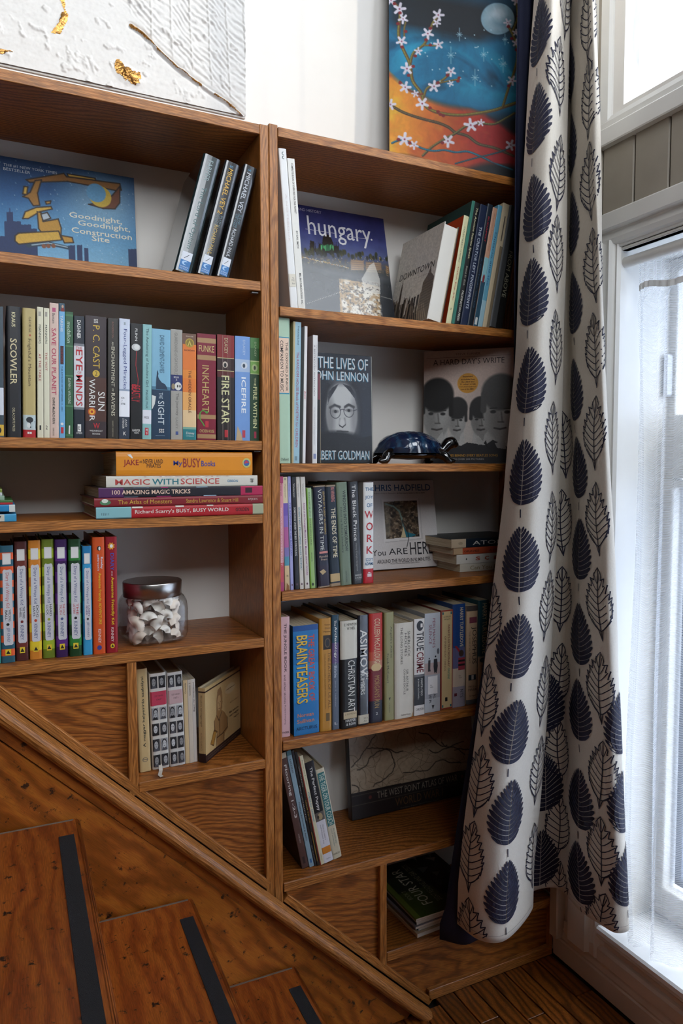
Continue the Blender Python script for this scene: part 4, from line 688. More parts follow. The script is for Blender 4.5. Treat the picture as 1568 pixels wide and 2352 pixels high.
# ---------------------------------------------------------------- right bookcase, fourth row
G4 = 'books in the full fourth row of the right bookcase'
row(.6975, G4, [
 ((.0245, .0225, .022, .260, 0), HB, .17, 1, '#cba3a6', 'pink hardback with dark capitals against the post', dict(items=[('d', .055, .46, .34, .66, 'THE JUNGLE BOOK', '#33282e', 1), ('d', .48, .72, .36, .58, 'and other stories', '#33282e'), ('d', .735, .895, .38, .54, 'Rudyard Kipling', '#4a3a40'), ('h', .955, .97, .15, .85, 'TIGER', '#33282e', 1)])),
 ((.0530, .0585, .016, .239, -.3), PB, .16, 0, '#1f6ea8', 'very thick bright blue paperback with yellow block capitals', dict(colL='#12405c', bands=[(0, .05, '#1a4a86'), (.35, .7, '#1f7cb8'), (.88, .93, '#2a74a8')], items=[('d', .09, .70, .60, .84, 'THE GREAT BOOK OF', '#c8482c', 1), ('d', .097, .715, .10, .54, 'BRAINTEASERS', '#12304a', 1), ('d', .09, .71, .13, .56, 'BRAINTEASERS', '#d6b03c', 1), ('h', .80, .835, .14, .78, 'Norman', '#c87a54', 1), ('h', .855, .89, .12, .80, 'Sullivan', '#c87a54', 1), ('h', .925, .955, .08, .92, 'ARCTURUS', '#142a48')])),
 ((.1132, .0285, .014, .250, -.2), HB, .165, 1, '#b07c2c', 'golden ochre hardback with a small dark vase picture', dict(items=[('h', .05, .065, .4, .9, 'Victor', '#4a3416'), ('h', .08, .095, .45, .9, 'Davis', '#4a3416'), ('h', .11, .125, .35, .95, 'Hanson', '#4a3416'), ('r', .15, .275, .3, .97, '#221a14'), ('e', .175, .26, .42, .9, '#5c4a38'), ('e', .185, .25, .5, .82, '#24262c'), ('d', .30, .80, .68, .9, 'THE FATHER OF US ALL', '#6a4a1c'), ('d', .31, .80, .4, .5, 'WAR AND HISTORY ANCIENT AND MODERN', '#7c5a24'), ('r', .84, .91, .5, .8, '#6a5430')])),
 ((.1430, .0172, .014, .255, -.2), HB, .165, 1, '#56606e', 'slim grey-blue hardback with a purple sky on its spine', dict(bands=[(0, .1, '#22404e'), (.1, .24, '#2c4a5c'), (.24, .42, '#5c4c74')], items=[('d', .045, .095, .3, .6, 'The', W_), ('d', .10, .375, .26, .68, 'Archaeology', W_, 1), ('d', .38, .43, .36, .6, 'of the', '#b8bcc4'), ('d', .44, .545, .28, .62, 'Bible', '#b8bcc4', 1), ('d', .57, .80, .34, .52, 'James K. Hoffmeier', '#a8acb4'), ('h', .935, .955, .3, .7, 'L', W_)])),
 ((.1612, .0415, .008, .241, -.2), HB, .17, 1, '#141312', 'thick book, white above and black below with white capitals', dict(bands=[(0, .355, '#c9c3b4')], items=[('h', .025, .05, .22, .95, 'E. NEWTON', K_), ('h', .06, .085, .36, .85, 'W. NEIL', K_), ('d', .37, .845, .42, .82, 'CHRISTIAN ART', '#d6d2c8'), ('r', .845, .91, .14, .92, '#b8a584'), ('h', .86, .875, .22, .9, '2 DIMENS', '#6a5a44'), ('h', .915, .94, .26, .86, 'HARPER', W_), ('h', .95, .975, .3, .86, '& ROW', W_)])),
 ((.2045, .0280, .011, .249, -.3), HB, .16, 1, '#1b1d26', 'plastic-wrapped navy hardback with white capitals and a cream label', dict(coat=.7, rough=.25, items=[('d', .13, .545, .22, .85, 'ASIMOV', '#d6d4ce', 1), ('d', .51, .585, .7, .92, 'ON', '#d6d4ce', 1), ('d', .505, .72, .24, .60, 'NUMBERS', '#cfcdc8', 1), ('r', .905, .985, .02, .98, '#b8b09c'), ('h', .93, .945, .5, .85, '512', K_), ('h', .955, .97, .5, .75, 'AS', K_)])),
 ((.2345, .0348, .013, .250, -.1), HB, .16, 1, '#6e1420', 'red hardback with a setting sun and cream condensed lettering', dict(bands=[(0, .35, '#b02a20'), (.35, .43, '#b8503a'), (.43, .5, '#b07058'), (.80, 1, '#1a1a2c')], items=[('d', .05, .48, .36, .76, 'COLLEEN McCULLOUGH', '#d8c8a0'), ('e', .455, .53, .12, .86, '#c9ab7c'), ('r', .525, .54, 0, 1, '#6a1418'), ('d', .57, .865, .36, .74, "MORGAN'S RUN", '#a8864c'), ('h', .905, .93, .45, .6, '2', W_)])),
 ((.2735, .0250, .012, .249, -.4), HB, .16, 1, '#8c875c', 'olive khaki hardback with typewriter lettering', dict(items=[('d', .13, .42, .55, .78, "Angela's Ashes", '#3c3a2c'), ('d', .38, .65, .22, .44, 'Frank McCourt', '#3c3a2c'), ('p', [(.4, .79), (.6, .785), (.5, .82)], '#3c3a2c'), ('d', .835, .93, .42, .54, 'SCRIBNER', '#54523c')])),
 ((.2990, .0492, .009, .222, -.3), HB, .165, 1, '#c9c2b4', 'thick plain white hardback with decorative dark lettering', dict(items=[('d', .09, .36, .66, .80, 'SHERLOCK', '#3c3430'), ('d', .11, .35, .5, .62, 'HOLMES', '#3c3430'), ('d', .045, .43, .28, .40, 'THE LONG STORIES', '#3c3430'), ('d', .49, .72, .58, .70, 'SIR ARTHUR', '#3c3430'), ('d', .48, .75, .44, .54, 'CONAN DOYLE', '#3c3430'), ('h', .955, .975, .3, .82, 'Galley Press', '#3c3430'), ('p', [(.86, 1), (1, .94), (1, 1)], '#a8845c')])),
 ((.3508, .0280, .011, .227, -.3), PB, .155, 0, '#d6d2cd', 'white paperback with a fingerprint and heavy dark red capitals', dict(bands=[(.575, .60, '#6a6a6e'), (.60, .895, '#26282e')], items=[('e', .02, .125, .22, .88, '#2a2c34'), ('r', .05, .09, .6, .8, '#d6d2cd'), ('d', .135, .33, .22, .9, 'TRUE', '#26262c', 1), ('d', .345, .555, .22, .9, 'CRIME', '#6a1420', 1), ('d', .62, .80, .62, .8, 'MARTIN FIDO', W_), ('d', .62, .835, .34, .46, '& DAVID SOUTHWELL', W_), ('h', .925, .95, .14, .9, 'CARLTON', K_)])),
 ((.3826, .0425, .016, .236, -.3), PB, .155, 0, '#aeb2b8', 'pale grey paperback with two dark walking figures', dict(bands=[(.5, .62, '#a89490'), (.62, .86, '#9a9ca4')], items=[('d', .055, .35, .5, .68, "PERLMANN'S", '#7c3444'), ('d', .115, .31, .26, .44, 'SILENCE', '#7c3444'), ('e', .36, .42, .78, .94, '#4a4e56'), ('e', .43, .45, .64, .74, '#1c1e24'), ('p', [(.58, .465), (.8, .465), (.84, .54), (.78, .60), (.6, .60), (.56, .54)], '#1c1e24'), ('r', .58, .61, .62, .67, '#1c1e24'), ('r', .58, .61, .72, .77, '#1c1e24'), ('e', .445, .462, .24, .32, '#3a2a2c'), ('p', [(.22, .47), (.36, .47), (.34, .56), (.38, .585), (.2, .585)], '#2c2a2e'), ('r', .635, .815, .2, .82, '#d8d6d6'), ('h', .72, .732, .34, .46, 'Fic', K_), ('h', .74, .752, .34, .54, 'MER', K_), ('d', .815, .865, .56, .7, 'AL', '#33363c'), ('d', .82, .91, .28, .42, 'IER', '#33363c'), ('p', [(.44, .93), (.62, .93), (.52, .975)], '#33363c')])),
 ((.4286, .0340, .019, .239, -.1), PB, .155, 0, '#8c3a2c', 'reddish paperback with a framed cream spine panel', dict(items=[('r', .015, .985, .08, .92, '#c2ac80'), ('r', .02, .045, .1, .22, '#2f6a74'), ('r', .02, .045, .78, .9, '#2f6a74'), ('r', .955, .98, .1, .22, '#2f6a74'), ('r', .955, .98, .78, .9, '#2f6a74'), ('h', .06, .075, .2, .8, 'CHARLES', K_), ('h', .085, .10, .24, .76, 'PANATI', K_), ('d', .15, .575, .56, .74, "PANATI'S EXTRAORDINARY", '#6a3430', 1), ('d', .585, .70, .56, .74, 'ORIGINS', '#2f7464', 1), ('d', .26, .61, .28, .42, 'OF EVERYDAY THINGS', '#6a4034'), ('r', .88, .92, .36, .56, K_)])),
 ((.4630, .0372, .018, .250, -.3), HB, .16, 1, '#1b3f78', 'royal blue hardback with a red-ribboned medal and cream label', dict(bands=[(.42, .62, '#5a5a80'), (.62, .80, '#b8a898'), (.80, 1, '#8f8894')], items=[('d', .035, .415, .52, .78, 'HARRY TURTLEDOVE', '#c9bca0', 1), ('p', [(.1, .40), (.28, .40), (.6, .46), (.5, .475)], '#8c2430'), ('p', [(.95, .40), (.8, .40), (.55, .46), (.66, .475)], '#2c5a90'), ('e', .445, .51, .44, .82, '#3c2a24'), ('r', .52, .64, .4, .95, '#8f3440'), ('r', .54, .56, .4, .95, K_), ('r', .58, .6, .4, .95, K_), ('h', .69, .70, .45, .6, 'Fic', K_), ('h', .71, .72, .45, .66, 'TUR', K_), ('d', .83, .91, .55, .78, 'NTS', K_), ('r', .86, .89, .1, .3, '#5c2430')])),
 ((.5062, .0330, .022, .242, -.3), HB, .16, 1, '#c0a486', 'cream hardback with torn grey edges and a big serif name', dict(bands=[(0, .055, '#4a4240'), (.955, 1, '#5c6064')], items=[('r', .115, .175, .2, .86, '#7c3c4c'), ('d', .215, .59, .36, .84, 'JOSEPHUS', '#2c2422'), ('d', .255, .58, .18, .3, 'THE ESSENTIAL WORKS', '#6a5a50'), ('r', .70, .755, .14, .8, '#22303c'), ('r', .705, .75, .4, .6, '#c4c6c4'), ('h', .81, .83, .16, .84, 'PAUL L.', K_), ('h', .84, .865, .14, .88, 'MAIER', K_), ('h', .905, .925, .24, .8, 'kregel', K_)])),
 ((.5410, .0320, .023, .252, -.2), HB, .16, 1, '#1d4a54', 'teal-topped hardback with cream lower spine, nearest the curtain', dict(bands=[(.545, .555, '#7c8478'), (.555, 1, '#a8967c')], items=[('d', .03, .52, .34, .74, 'HARRY TURTLEDOVE', '#b5a88c', 1), ('e', .56, .61, .1, .85, '#2f4a50'), ('d', .635, .68, .3, .6, 'BL', K_), ('h', .76, .77, .36, .5, 'Fic', K_), ('h', .78, .79, .36, .56, 'TUR', K_), ('d', .83, .90, .3, .6, 'CH', K_)])),
 ((.5760, .0240, .028, .240, -.2), HB, .16, 1, '#4a4648', 'grey hardback mostly hidden behind the curtain edge in the fourth row'),
])
# ---------------------------------------------------------------- right bookcase, fifth row : leaning manuals
G5 = 'thin manuals leaning on the post on the fifth shelf'
for x, T, y, H, lean, hd, col, it, lab, kw in (
    (.0765, .0160, .032, .274, -11.2, 0, '#4c342e', [('r', .0, .045, 0, 1, '#b8ad94'), ('d', .10, .56, .3, .76, 'Flooring 1-2-3', '#cfcac2', 1), ('d', .70, .78, .4, .58, 'HOME DEPOT', '#b8a8a0'), ('r', .90, .96, .3, .66, '#2c1c1a')], 'dark brown manual with big white lettering leaning on the post', dict(colL='#2a201c')),
    (.0940, .0108, .031, .278, -11.2, 0, '#7f97a2', [('r', 0, .04, 0, 1, '#4a7078'), ('d', .07, .19, .34, .64, 'BLACK & DECKER', '#2c2c30', 1), ('d', .44, .77, .32, .66, 'Finishing Basements & Attics', '#22282c', 1), ('r', .93, .965, .35, .7, '#2c5c8c')], 'pale blue-grey manual, second of the leaning ones', {}),
    (.1056, .0060, .031, .277, -11.2, 0, '#17171a', [('d', .3, .6, .3, .66, 'PLUMBING', '#a8a49c'), ('d', .82, .95, .35, .6, 'BLACK', '#8c8880')], 'thin black manual right of the pale blue-grey one', {}),
    (.1122, .0060, .030, .272, -11.2, 0, '#1f1a14', [('d', .12, .3, .35, .65, 'WIRING', '#b8b0a0'), ('d', .42, .62, .3, .66, 'HOW TO FIX', '#b8862c', 1), ('r', .70, .96, .2, .45, '#8c6a24')], 'thin black manual with yellow lettering', {}),
    (.1188, .0100, .029, .262, -11.2, 0, '#c8c2a2', [('r', 0, 1, 0, .22, '#8c2c24'), ('d', .04, .26, .48, .74, 'Murray, Lev & Simon', '#5c5a4c'), ('d', .33, .60, .44, .82, 'CHESS for Children', '#3a7ea0', 1), ('d', .90, .96, .5, .72, 'STERLING', '#6a5c3c')], 'cream booklet with blue lettering and red edge', {}),
    (.1298, .0222, .031, .243, -11.3, 0, '#15151a', [('d', .055, .485, .34, .72, 'The Perfect Puppy', '#d0cdc8', 1), ('e', .51, .575, .3, .8, '#a08c68'), ('e', .525, .56, .2, .42, '#2c241c'), ('d', .63, .78, .56, .7, 'How to raise a', '#5c5a64'), ('d', .62, .81, .3, .44, 'well-behaved dog', '#5c5a64'), ('r', .845, .91, .02, .98, '#c47a22'), ('h', .955, .975, .25, .75, 'Ogden', '#7c7c84')], 'black and white book with a puppy head and orange stripe', dict(bands=[(.585, 1, '#cdcbd0'), (.5, .585, '#5a5450')])),
    (.1540, .0222, .036, .219, -11.5, 1, '#c6bda4', [('r', .04, .63, .16, .88, '#2f6e70'), ('d', .055, .62, .26, .8, 'THE TIGER ON YOUR COUCH', '#c9cfc0', 1), ('d', .67, .84, .6, .78, 'BILL FLEMING AND', '#5a7474'), ('d', .66, .86, .34, .5, 'JUDY PETERSEN', '#5a7474'), ('h', .935, .955, .15, .85, 'MORROW', K_)], 'cream hardback with a teal title panel, rightmost of the leaning manuals', dict(colL='#a89c84'))):
    bk = make_book(HB if hd else PB, T, .185 if not hd else .15, H, hd, col, items=it, **kw)
    place(bk, stand(bk, x, y, .3885, T, lean), lab, G5)
# ---------------------------------------------------------------- lying stack by the curtain, third shelf
G6 = 'paperbacks lying in a stack beside the curtain'
def lying_r(xl, y, z, T, W, D, hard, col, items, label, rz=0, name=PB, group=G6, **kw):
    bk = make_book(name, T, D, W, hard, col, items=items, **kw)
    m = Matrix.Translation((xl, y, z)) @ Matrix.Rotation(math.radians(rz), 4, 'Z') @ Matrix.Translation((W, 0, 0)) @ Matrix.Rotation(-math.pi / 2, 4, 'Y')
    place(bk, m, label, group)
lying_r(.514, .066, 1.0155, .0195, .21, .15, 0, '#b9b2a4', [('d', .14, .62, .22, .74, 'Can You Pass', '#8a7c5c', 1), ('d', .66, .95, .3, .7, 'These Tests', '#8a7c5c')], 'cream paperback at the bottom of the stack by the curtain', -2)
lying_r(.503, .065, 1.0355, .0235, .225, .15, 0, '#c6c2ba', [('e', .12, .135, .4, .6, K_)] + [('u' if 0 else 'd', .25 + .12 * i, .31 + .12 * i, .3, .7, c, '#a8482c', 1) for i, c in enumerate('scien')] + [('d', .86, .96, .3, .7, 'ce', '#a8482c')], 'white paperback with spaced red letters, second from the bottom', -1)
lying_r(.493, .064, 1.0595, .0165, .22, .14, 0, '#a84a2c', [('r', 0, .12, 0, 1, '#b09474'), ('d', .14, .34, .3, .6, 'GRAVES', '#3c1c14', 1), ('d', .48, .95, .3, .62, 'A WORLD EXPLORED', '#3c1c14')], 'worn red-orange paperback, second from the top by the curtain', -1.5)
lying_r(.485, .062, 1.0765, .0215, .225, .15, 0, '#16202c', [('r', 0, .19, 0, 1, '#b8a58c'), ('e', .09, .15, .34, .66, '#a09078'), ('d', .28, .70, .26, .72, 'ATOM', '#c9c6be'), ('d', .76, .96, .3, .7, 'ISAAC', '#5c646c')], 'dark blue paperback with white capitals on top of the stack', -1, colR='#1c2226')
# ---------------------------------------------------------------- music books lying in the bottom cubby
G7 = 'music books lying in the bottom cubby behind the curtain'
zc = .1573
for i, (dx, dy, T, col, edge, lab, rz) in enumerate((
    (0, 0, .010, '#b8a184', None, 'tan book at the very bottom of the music book pile', 3.0),
    (.008, .008, .007, '#1f6c86', [('r', 0, .06, 0, 1, '#b8532c')], 'teal and orange booklet, second from the bottom of its pile', 2.0),
    (-.001, .006, .006, '#8f8a92', None, 'thin grey booklet in the middle of the music book pile', 2.5),
    (.004, .010, .012, '#151821', None, 'black booklet below the green one in the music book pile', 3.0),
    (-.001, .004, .004, '#a0988c', None, 'thin pale booklet right under the green one', 1.0),
    (-.002, .003, .005, '#5f6e28', None, 'green music book on top of the pile in the bottom cubby', .5))):
    bk = make_book('music_book', T, .205, .27, 0, col, items=edge or [], pages=PAGE_W)
    # spine to the left, tail edge to the viewer
    m = Matrix.Translation((.362 + dx, .012 + dy, zc)) @ Matrix.Rotation(math.radians(rz), 4, 'Z') @ Matrix.Rotation(math.pi / 2, 4, 'Z') @ Matrix.Rotation(-math.pi / 2, 4, 'Y') @ Matrix.Translation((0, -.22, -.24 * 0))
    m = Matrix.Translation((.362 + dx, .012 + dy, zc)) @ Matrix.Rotation(math.radians(rz), 4, 'Z') @ Matrix(((0, 1, 0, 0), (0, 0, 1, 0), (1, 0, 0, 0), (0, 0, 0, 1)))
    place(bk, m, lab, G7)
    zc += T + .0003
    top_music = bk
# front print of the top one: cover face is local +x ; u along width (world x), t from the head (far) to the tail (near)
TT = .005
p = Print(lambda u, t, lay: (TT + .00045 + .00003 * lay, u * .205, .22 * 1.227 * (1 - t)))
p.rect(0, 1, .07, 1, '#3c4a18'); p.rect(0, .62, .07, 1, '#1a2210')
p.text('u', .26, .86, .22, .36, 'FOUR STAR', '#c9c6b4', 0); p.text('u', .22, .86, .42, .50, 'SIGHT READING AND EAR TESTS', '#9c9a80'); p.text('u', .60, .74, .12, .18, 'BOOK 7', '#9c9a80')
p.rect(0, .80, .54, 1, '#0c0f10')
r_ = random.Random(5)
for tx, ux in ((.08, .6), (.2, .8), (.32, .58), (.44, .7), (.56, .62), (.68, .78), (.1, .88), (.5, .9)):
    p.poly([(ux, tx), (ux + r_.uniform(.06, .16), tx + .03), (ux + r_.uniform(.0, .1), tx + r_.uniform(.07, .14))], r_.choice(['#8c8a86', '#5c5f60', '#b0ada8', '#2f3a40']))
p.build('printed_front', top_music)
# ================================================================ PAINTED SURFACES (flat pictures on covers and canvases, one colour per grid point)
def vnoise(x, y, seed=0):
    xi, yi = np.floor(x).astype(int), np.floor(y).astype(int); xf, yf = x - xi, y - yi
    def h(a, b):
        n = (a * 374761393 + b * 668265263 + seed * 974634777) & 0xffffffff
        n = ((n ^ (n >> 13)) * 1274126177) & 0xffffffff
        return ((n ^ (n >> 16)) & 0xffff) / 65535.0
    u, v = xf * xf * (3 - 2 * xf), yf * yf * (3 - 2 * yf)
    return (h(xi, yi) * (1 - u) + h(xi + 1, yi) * u) * (1 - v) + (h(xi, yi + 1) * (1 - u) + h(xi + 1, yi + 1) * u) * v
def fbm(x, y, o=4, seed=0):
    r = np.zeros_like(x); a = .5
    for i in range(o): r += a * vnoise(x, y, seed + i); x, y, a = x * 2.03, y * 2.03, a * .5
    return r / (1 - .5 ** o)
class Pic:
    """picture of width asp and height 1 (x to the right, y downwards)"""
    def __init__(s, asp, ny):
        s.asp, s.ny, s.nx = asp, ny, max(2, int(round(asp * ny)))
        s.x, s.y = np.meshgrid(np.linspace(0, asp, s.nx), np.linspace(0, 1, s.ny))
        s.c = np.zeros((s.ny, s.nx, 3)); s.px = 1.0 / (s.ny - 1)
    def col(s, c): return np.array([int(c[i:i + 2], 16) / 255 for i in (1, 3, 5)]) if isinstance(c, str) else np.asarray(c, float)
    def mix(s, m, c, sl=None):
        sl = sl or (slice(None), slice(None)); s.c[sl] = s.c[sl] * (1 - m[..., None]) + s.col(c) * m[..., None]
    def vgrad(s, stops):
        ys = [q[0] for q in stops]; cs = np.array([s.col(q[1]) for q in stops])
        for k in range(3): s.c[..., k] = np.interp(s.y, ys, cs[:, k])
    def win(s, x0, x1, y0, y1):
        i0, i1 = max(0, int((y0) / s.px) - 1), min(s.ny, int(y1 / s.px) + 3)
        j0, j1 = max(0, int(x0 / s.px) - 1), min(s.nx, int(x1 / s.px) + 3)
        return slice(i0, max(i0, i1)), slice(j0, max(j0, j1))
    def blob(s, cx, cy, rx, ry, c, soft=.15, a=1.0, rot=0.0):
        R = max(rx, ry) * (1 + soft) + 2 * s.px; sl = s.win(cx - R, cx + R, cy - R, cy + R)
        dx, dy = s.x[sl] - cx, s.y[sl] - cy; co, si = math.cos(rot), math.sin(rot)
        d = np.sqrt(((dx * co + dy * si) / rx) ** 2 + ((-dx * si + dy * co) / ry) ** 2)
        s.mix(a * np.clip((1 + soft / 2 - d) / max(soft, s.px / min(rx, ry)), 0, 1), c, sl)
    def stroke(s, pts, w, c, w1=None, soft=None, a=1.0):
        w1 = w if w1 is None else w1; n = len(pts) - 1; soft = soft or s.px
        for i in range(n):
            (ax, ay), (bx, by) = pts[i], pts[i + 1]; wa = w + (w1 - w) * i / n; R = max(w, w1) + soft * 2
            sl = s.win(min(ax, bx) - R, max(ax, bx) + R, min(ay, by) - R, max(ay, by) + R)
            dx, dy = bx - ax, by - ay; L2 = dx * dx + dy * dy + 1e-12
            t = np.clip(((s.x[sl] - ax) * dx + (s.y[sl] - ay) * dy) / L2, 0, 1)
            d = np.hypot(s.x[sl] - ax - t * dx, s.y[sl] - ay - t * dy)
            s.mix(a * np.clip((wa / 2 + soft / 2 - d) / soft, 0, 1), c, sl)
    def poly(s, pts, c, a=1.0):
        xs, ys = [p[0] for p in pts], [p[1] for p in pts]; sl = s.win(min(xs), max(xs), min(ys), max(ys))
        X, Y = s.x[sl], s.y[sl]; ins = np.zeros(X.shape, bool)
        for i in range(len(pts)):
            (x1, y1), (x2, y2) = pts[i - 1], pts[i]
            if y1 == y2: continue
            ins ^= ((y1 > Y) != (y2 > Y)) & (X < (x2 - x1) * (Y - y1) / (y2 - y1) + x1)
        s.mix(a * ins.astype(float), c, sl)
    def grain(s, amt, f=120, seed=1):
        s.c *= (1 + amt * (fbm(s.x * f, s.y * f, 2, seed) - .5))[..., None]
    def mesh(s, name, parent, fn, mat, height=None):
        """fn(u, t) -> local point"""
        v = [fn(x / s.asp, y) for x, y in zip(s.x.ravel(), s.y.ravel())]
        nx, ny = s.nx, s.ny; ii = (np.arange(ny - 1)[:, None] * nx + np.arange(nx - 1)[None, :]).ravel()
        f = np.stack([ii, ii + nx, ii + nx + 1, ii + 1], 1)
        me = bpy.data.meshes.new(name); me.from_pydata(v, [], f.tolist()); me.materials.append(mat)
        ca = me.color_attributes.new('picture', 'FLOAT_COLOR', 'POINT')
        c = np.clip(s.c.reshape(-1, 3), 0, 1); c = np.where(c <= .04045, c / 12.92, ((c + .055) / 1.055) ** 2.4)
        ca.data.foreach_set('color', np.concatenate([c, np.ones((len(c), 1))], 1).astype(np.float32).ravel())
        return link(bpy.data.objects.new(name, me), parent)
def pic_mat(rough, coat=0.0, bump=0.0):
    k = ('pic', rough, coat, bump)
    if k in MATS: return MATS[k]
    m, nt, b = new_mat('printed_picture'); L = nt.links.new
    at = N(nt, 'ShaderNodeVertexColor', layer_name='picture'); L(at.outputs['Color'], b.inputs['Base Color'])
    b.inputs['Roughness'].default_value = rough; b.inputs['Coat Weight'].default_value = coat; b.inputs['Coat Roughness'].default_value = .15
    if bump:
        tc = N(nt, 'ShaderNodeTexCoord'); no = N(nt, 'ShaderNodeTexNoise', i_Scale=160.0, i_Detail=4.0); L(tc.outputs['Object'], no.inputs['Vector'])
        bp = N(nt, 'ShaderNodeBump', i_Strength=bump, i_Distance=.002); L(no.outputs['Fac'], bp.inputs['Height']); L(bp.outputs['Normal'], b.inputs['Normal'])
    MATS[k] = m; return m
def face_matrix(x, y, z, rz, back=0.0, T=0.0):
    """cover (local +x face) turned to the viewer; lower left corner of the cover near (x, y, z); back = lean away in degrees"""
    return Matrix.Translation((x, y, z)) @ Matrix.Rotation(math.radians(rz), 4, 'Z') @ Matrix.Rotation(-math.radians(back), 4, 'X') @ Matrix.Rotation(-math.pi / 2, 4, 'Z') @ Matrix.Translation((-T, 0, 0))
def faceout(name, T, W, H, col, pic, face, m, label, group, hard=1, rough=.35, coat=.15, **kw):
    bk = make_book(name, T, W, H, hard, col, **kw)
    if pic is not None: pic.mesh('front_picture', bk, lambda u, t: (T + .0003, .0005 + u * (W - .001), H * (1 - t) if 0 < t < 1 else (H - .0005 if t <= 0 else .0005)), pic_mat(rough, coat))
    if face:
        p = Print(lambda u, t, lay: (T + .0007 + .00004 * lay, u * W, H * (1 - t))); p.items(face); p.build('printed_front', bk)
    place(bk, m, label, group); return bk
GF = 'books standing with their covers to the front'
# ---- night sky picture book with an excavator
def night():
    W, H = .30, .244; P = Pic(W / H, 210); A = P.asp
    q = lambda X, Y: ((X + 129) / 879 * A, (Y - 170 - .165 * X) / 715)
    P.vgrad([(0, '#163a63'), (.25, '#1e4f80'), (.6, '#3f7fae'), (.85, '#7fb0cc'), (1, '#86b4cc')])
    P.blob(*q(560, 430), .3, .22, '#a9c9d6', .9, .5); P.blob(*q(450, 640), .5, .25, '#9cc4d6', .9, .35)
    r = random.Random(2)
    for i in range(150): P.blob(r.uniform(0, A), r.uniform(0, .95), .004, .004, '#c4d6e0', .8, .8)
    navy = '#1c2f58'
    for X0, X1, Y0 in ((-129, 5, 640), (5, 95, 555), (20, 55, 500), (95, 150, 575), (150, 180, 600), (350, 390, 705), (400, 430, 705), (440, 465, 725), (700, 765, 740)):
        a, b = q(X0, Y0), q(X1, Y0); P.poly([a, b, (b[0], 1), (a[0], 1)], navy)
    P.stroke([q(38, 500), q(38, 480)], .008, navy)
    G, D, Ye = '#b5862c', '#4a3210', '#c99f3a'
    def part(pts, c=G): 
        z = [q(*k) for k in pts]; P.poly(z, c); P.stroke(z + [z[0]], .010, '#2c1c0a')
    part([(130, 310), (340, 270), (355, 290), (665, 330), (672, 370), (650, 375), (360, 318), (150, 325)], '#8c5c20'); part([(360, 272), (520, 298), (520, 310), (365, 290)], Ye)
    part([(180, 315), (215, 310), (190, 390), (200, 462), (165, 465), (140, 420), (110, 410), (150, 385)], '#9c6c24'); part([(118, 350), (138, 352), (132, 398), (110, 395)], Ye)
    part([(665, 345), (660, 450), (630, 488), (560, 485), (475, 458), (570, 445), (620, 400)], '#6c3a1c')
    P.blob(*q(545, 410), .092, .092, '#c9a93c', .05); P.blob(*q(522, 388), .080, .080, '#5f97bc', .05)
    part([(105, 540), (120, 500), (180, 475), (262, 470), (268, 485), (200, 500), (135, 540)], Ye)
    part([(185, 500), (205, 505), (215, 560), (300, 545), (315, 600), (310, 670), (230, 670), (190, 600)], G); part([(205, 515), (240, 505), (258, 540), (215, 555)], '#a8b4bc')
    part([(62, 640), (80, 625), (300, 618), (315, 672), (80, 690), (60, 670)], Ye); part([(312, 645), (375, 658), (382, 690), (330, 690)], G); part([(232, 440), (262, 436), (258, 452), (236, 455)], G)
    P.stroke([q(130, 700), q(240, 690), q(350, 720)], .03, '#22384a'); P.stroke([q(150, 697), q(240, 688), q(345, 716)], .008, '#a8bcc4')
    for X in (215, 240, 268): P.blob(*q(X, 706), .018, .018, '#7c4a2c', .2)
    P.grain(.12)
    U = lambda X, Y: (q(X, Y)[0] / A, q(X, Y)[1])
    def h(X0, X1, Y0, Y1, s, c, b=1):
        u0, t0 = U(X0, Y0); u1, _ = U(X1, Y0); t1 = t0 + (Y1 - Y0) / 715; return ('h', t0, t1, u0, u1, s, c, b)
    f = [h(12, 302, 214, 231, 'THE #1 NEW YORK TIMES', '#c4ccd0', 0), h(12, 155, 238, 254, 'BESTSELLER', '#c4ccd0', 0),
         h(362, 668, 502, 544, 'Goodnight,', '#d6d3c0'), h(410, 715, 552, 594, 'Goodnight,', '#d6d3c0'), h(372, 724, 594, 628, 'Construction', '#d6d3c0'), h(486, 590, 648, 682, 'Site', '#d6d3c0')]
    faceout('picture_book', .010, W, H, '#1a3a60', P, f, face_matrix(-.5245, .204, 1.6450, 0, 5.5), 'blue night-sky picture book with a yellow excavator, face out on the upper left shelf', GF, colL='#d8d4cc', rough=.6, coat=0)
night()
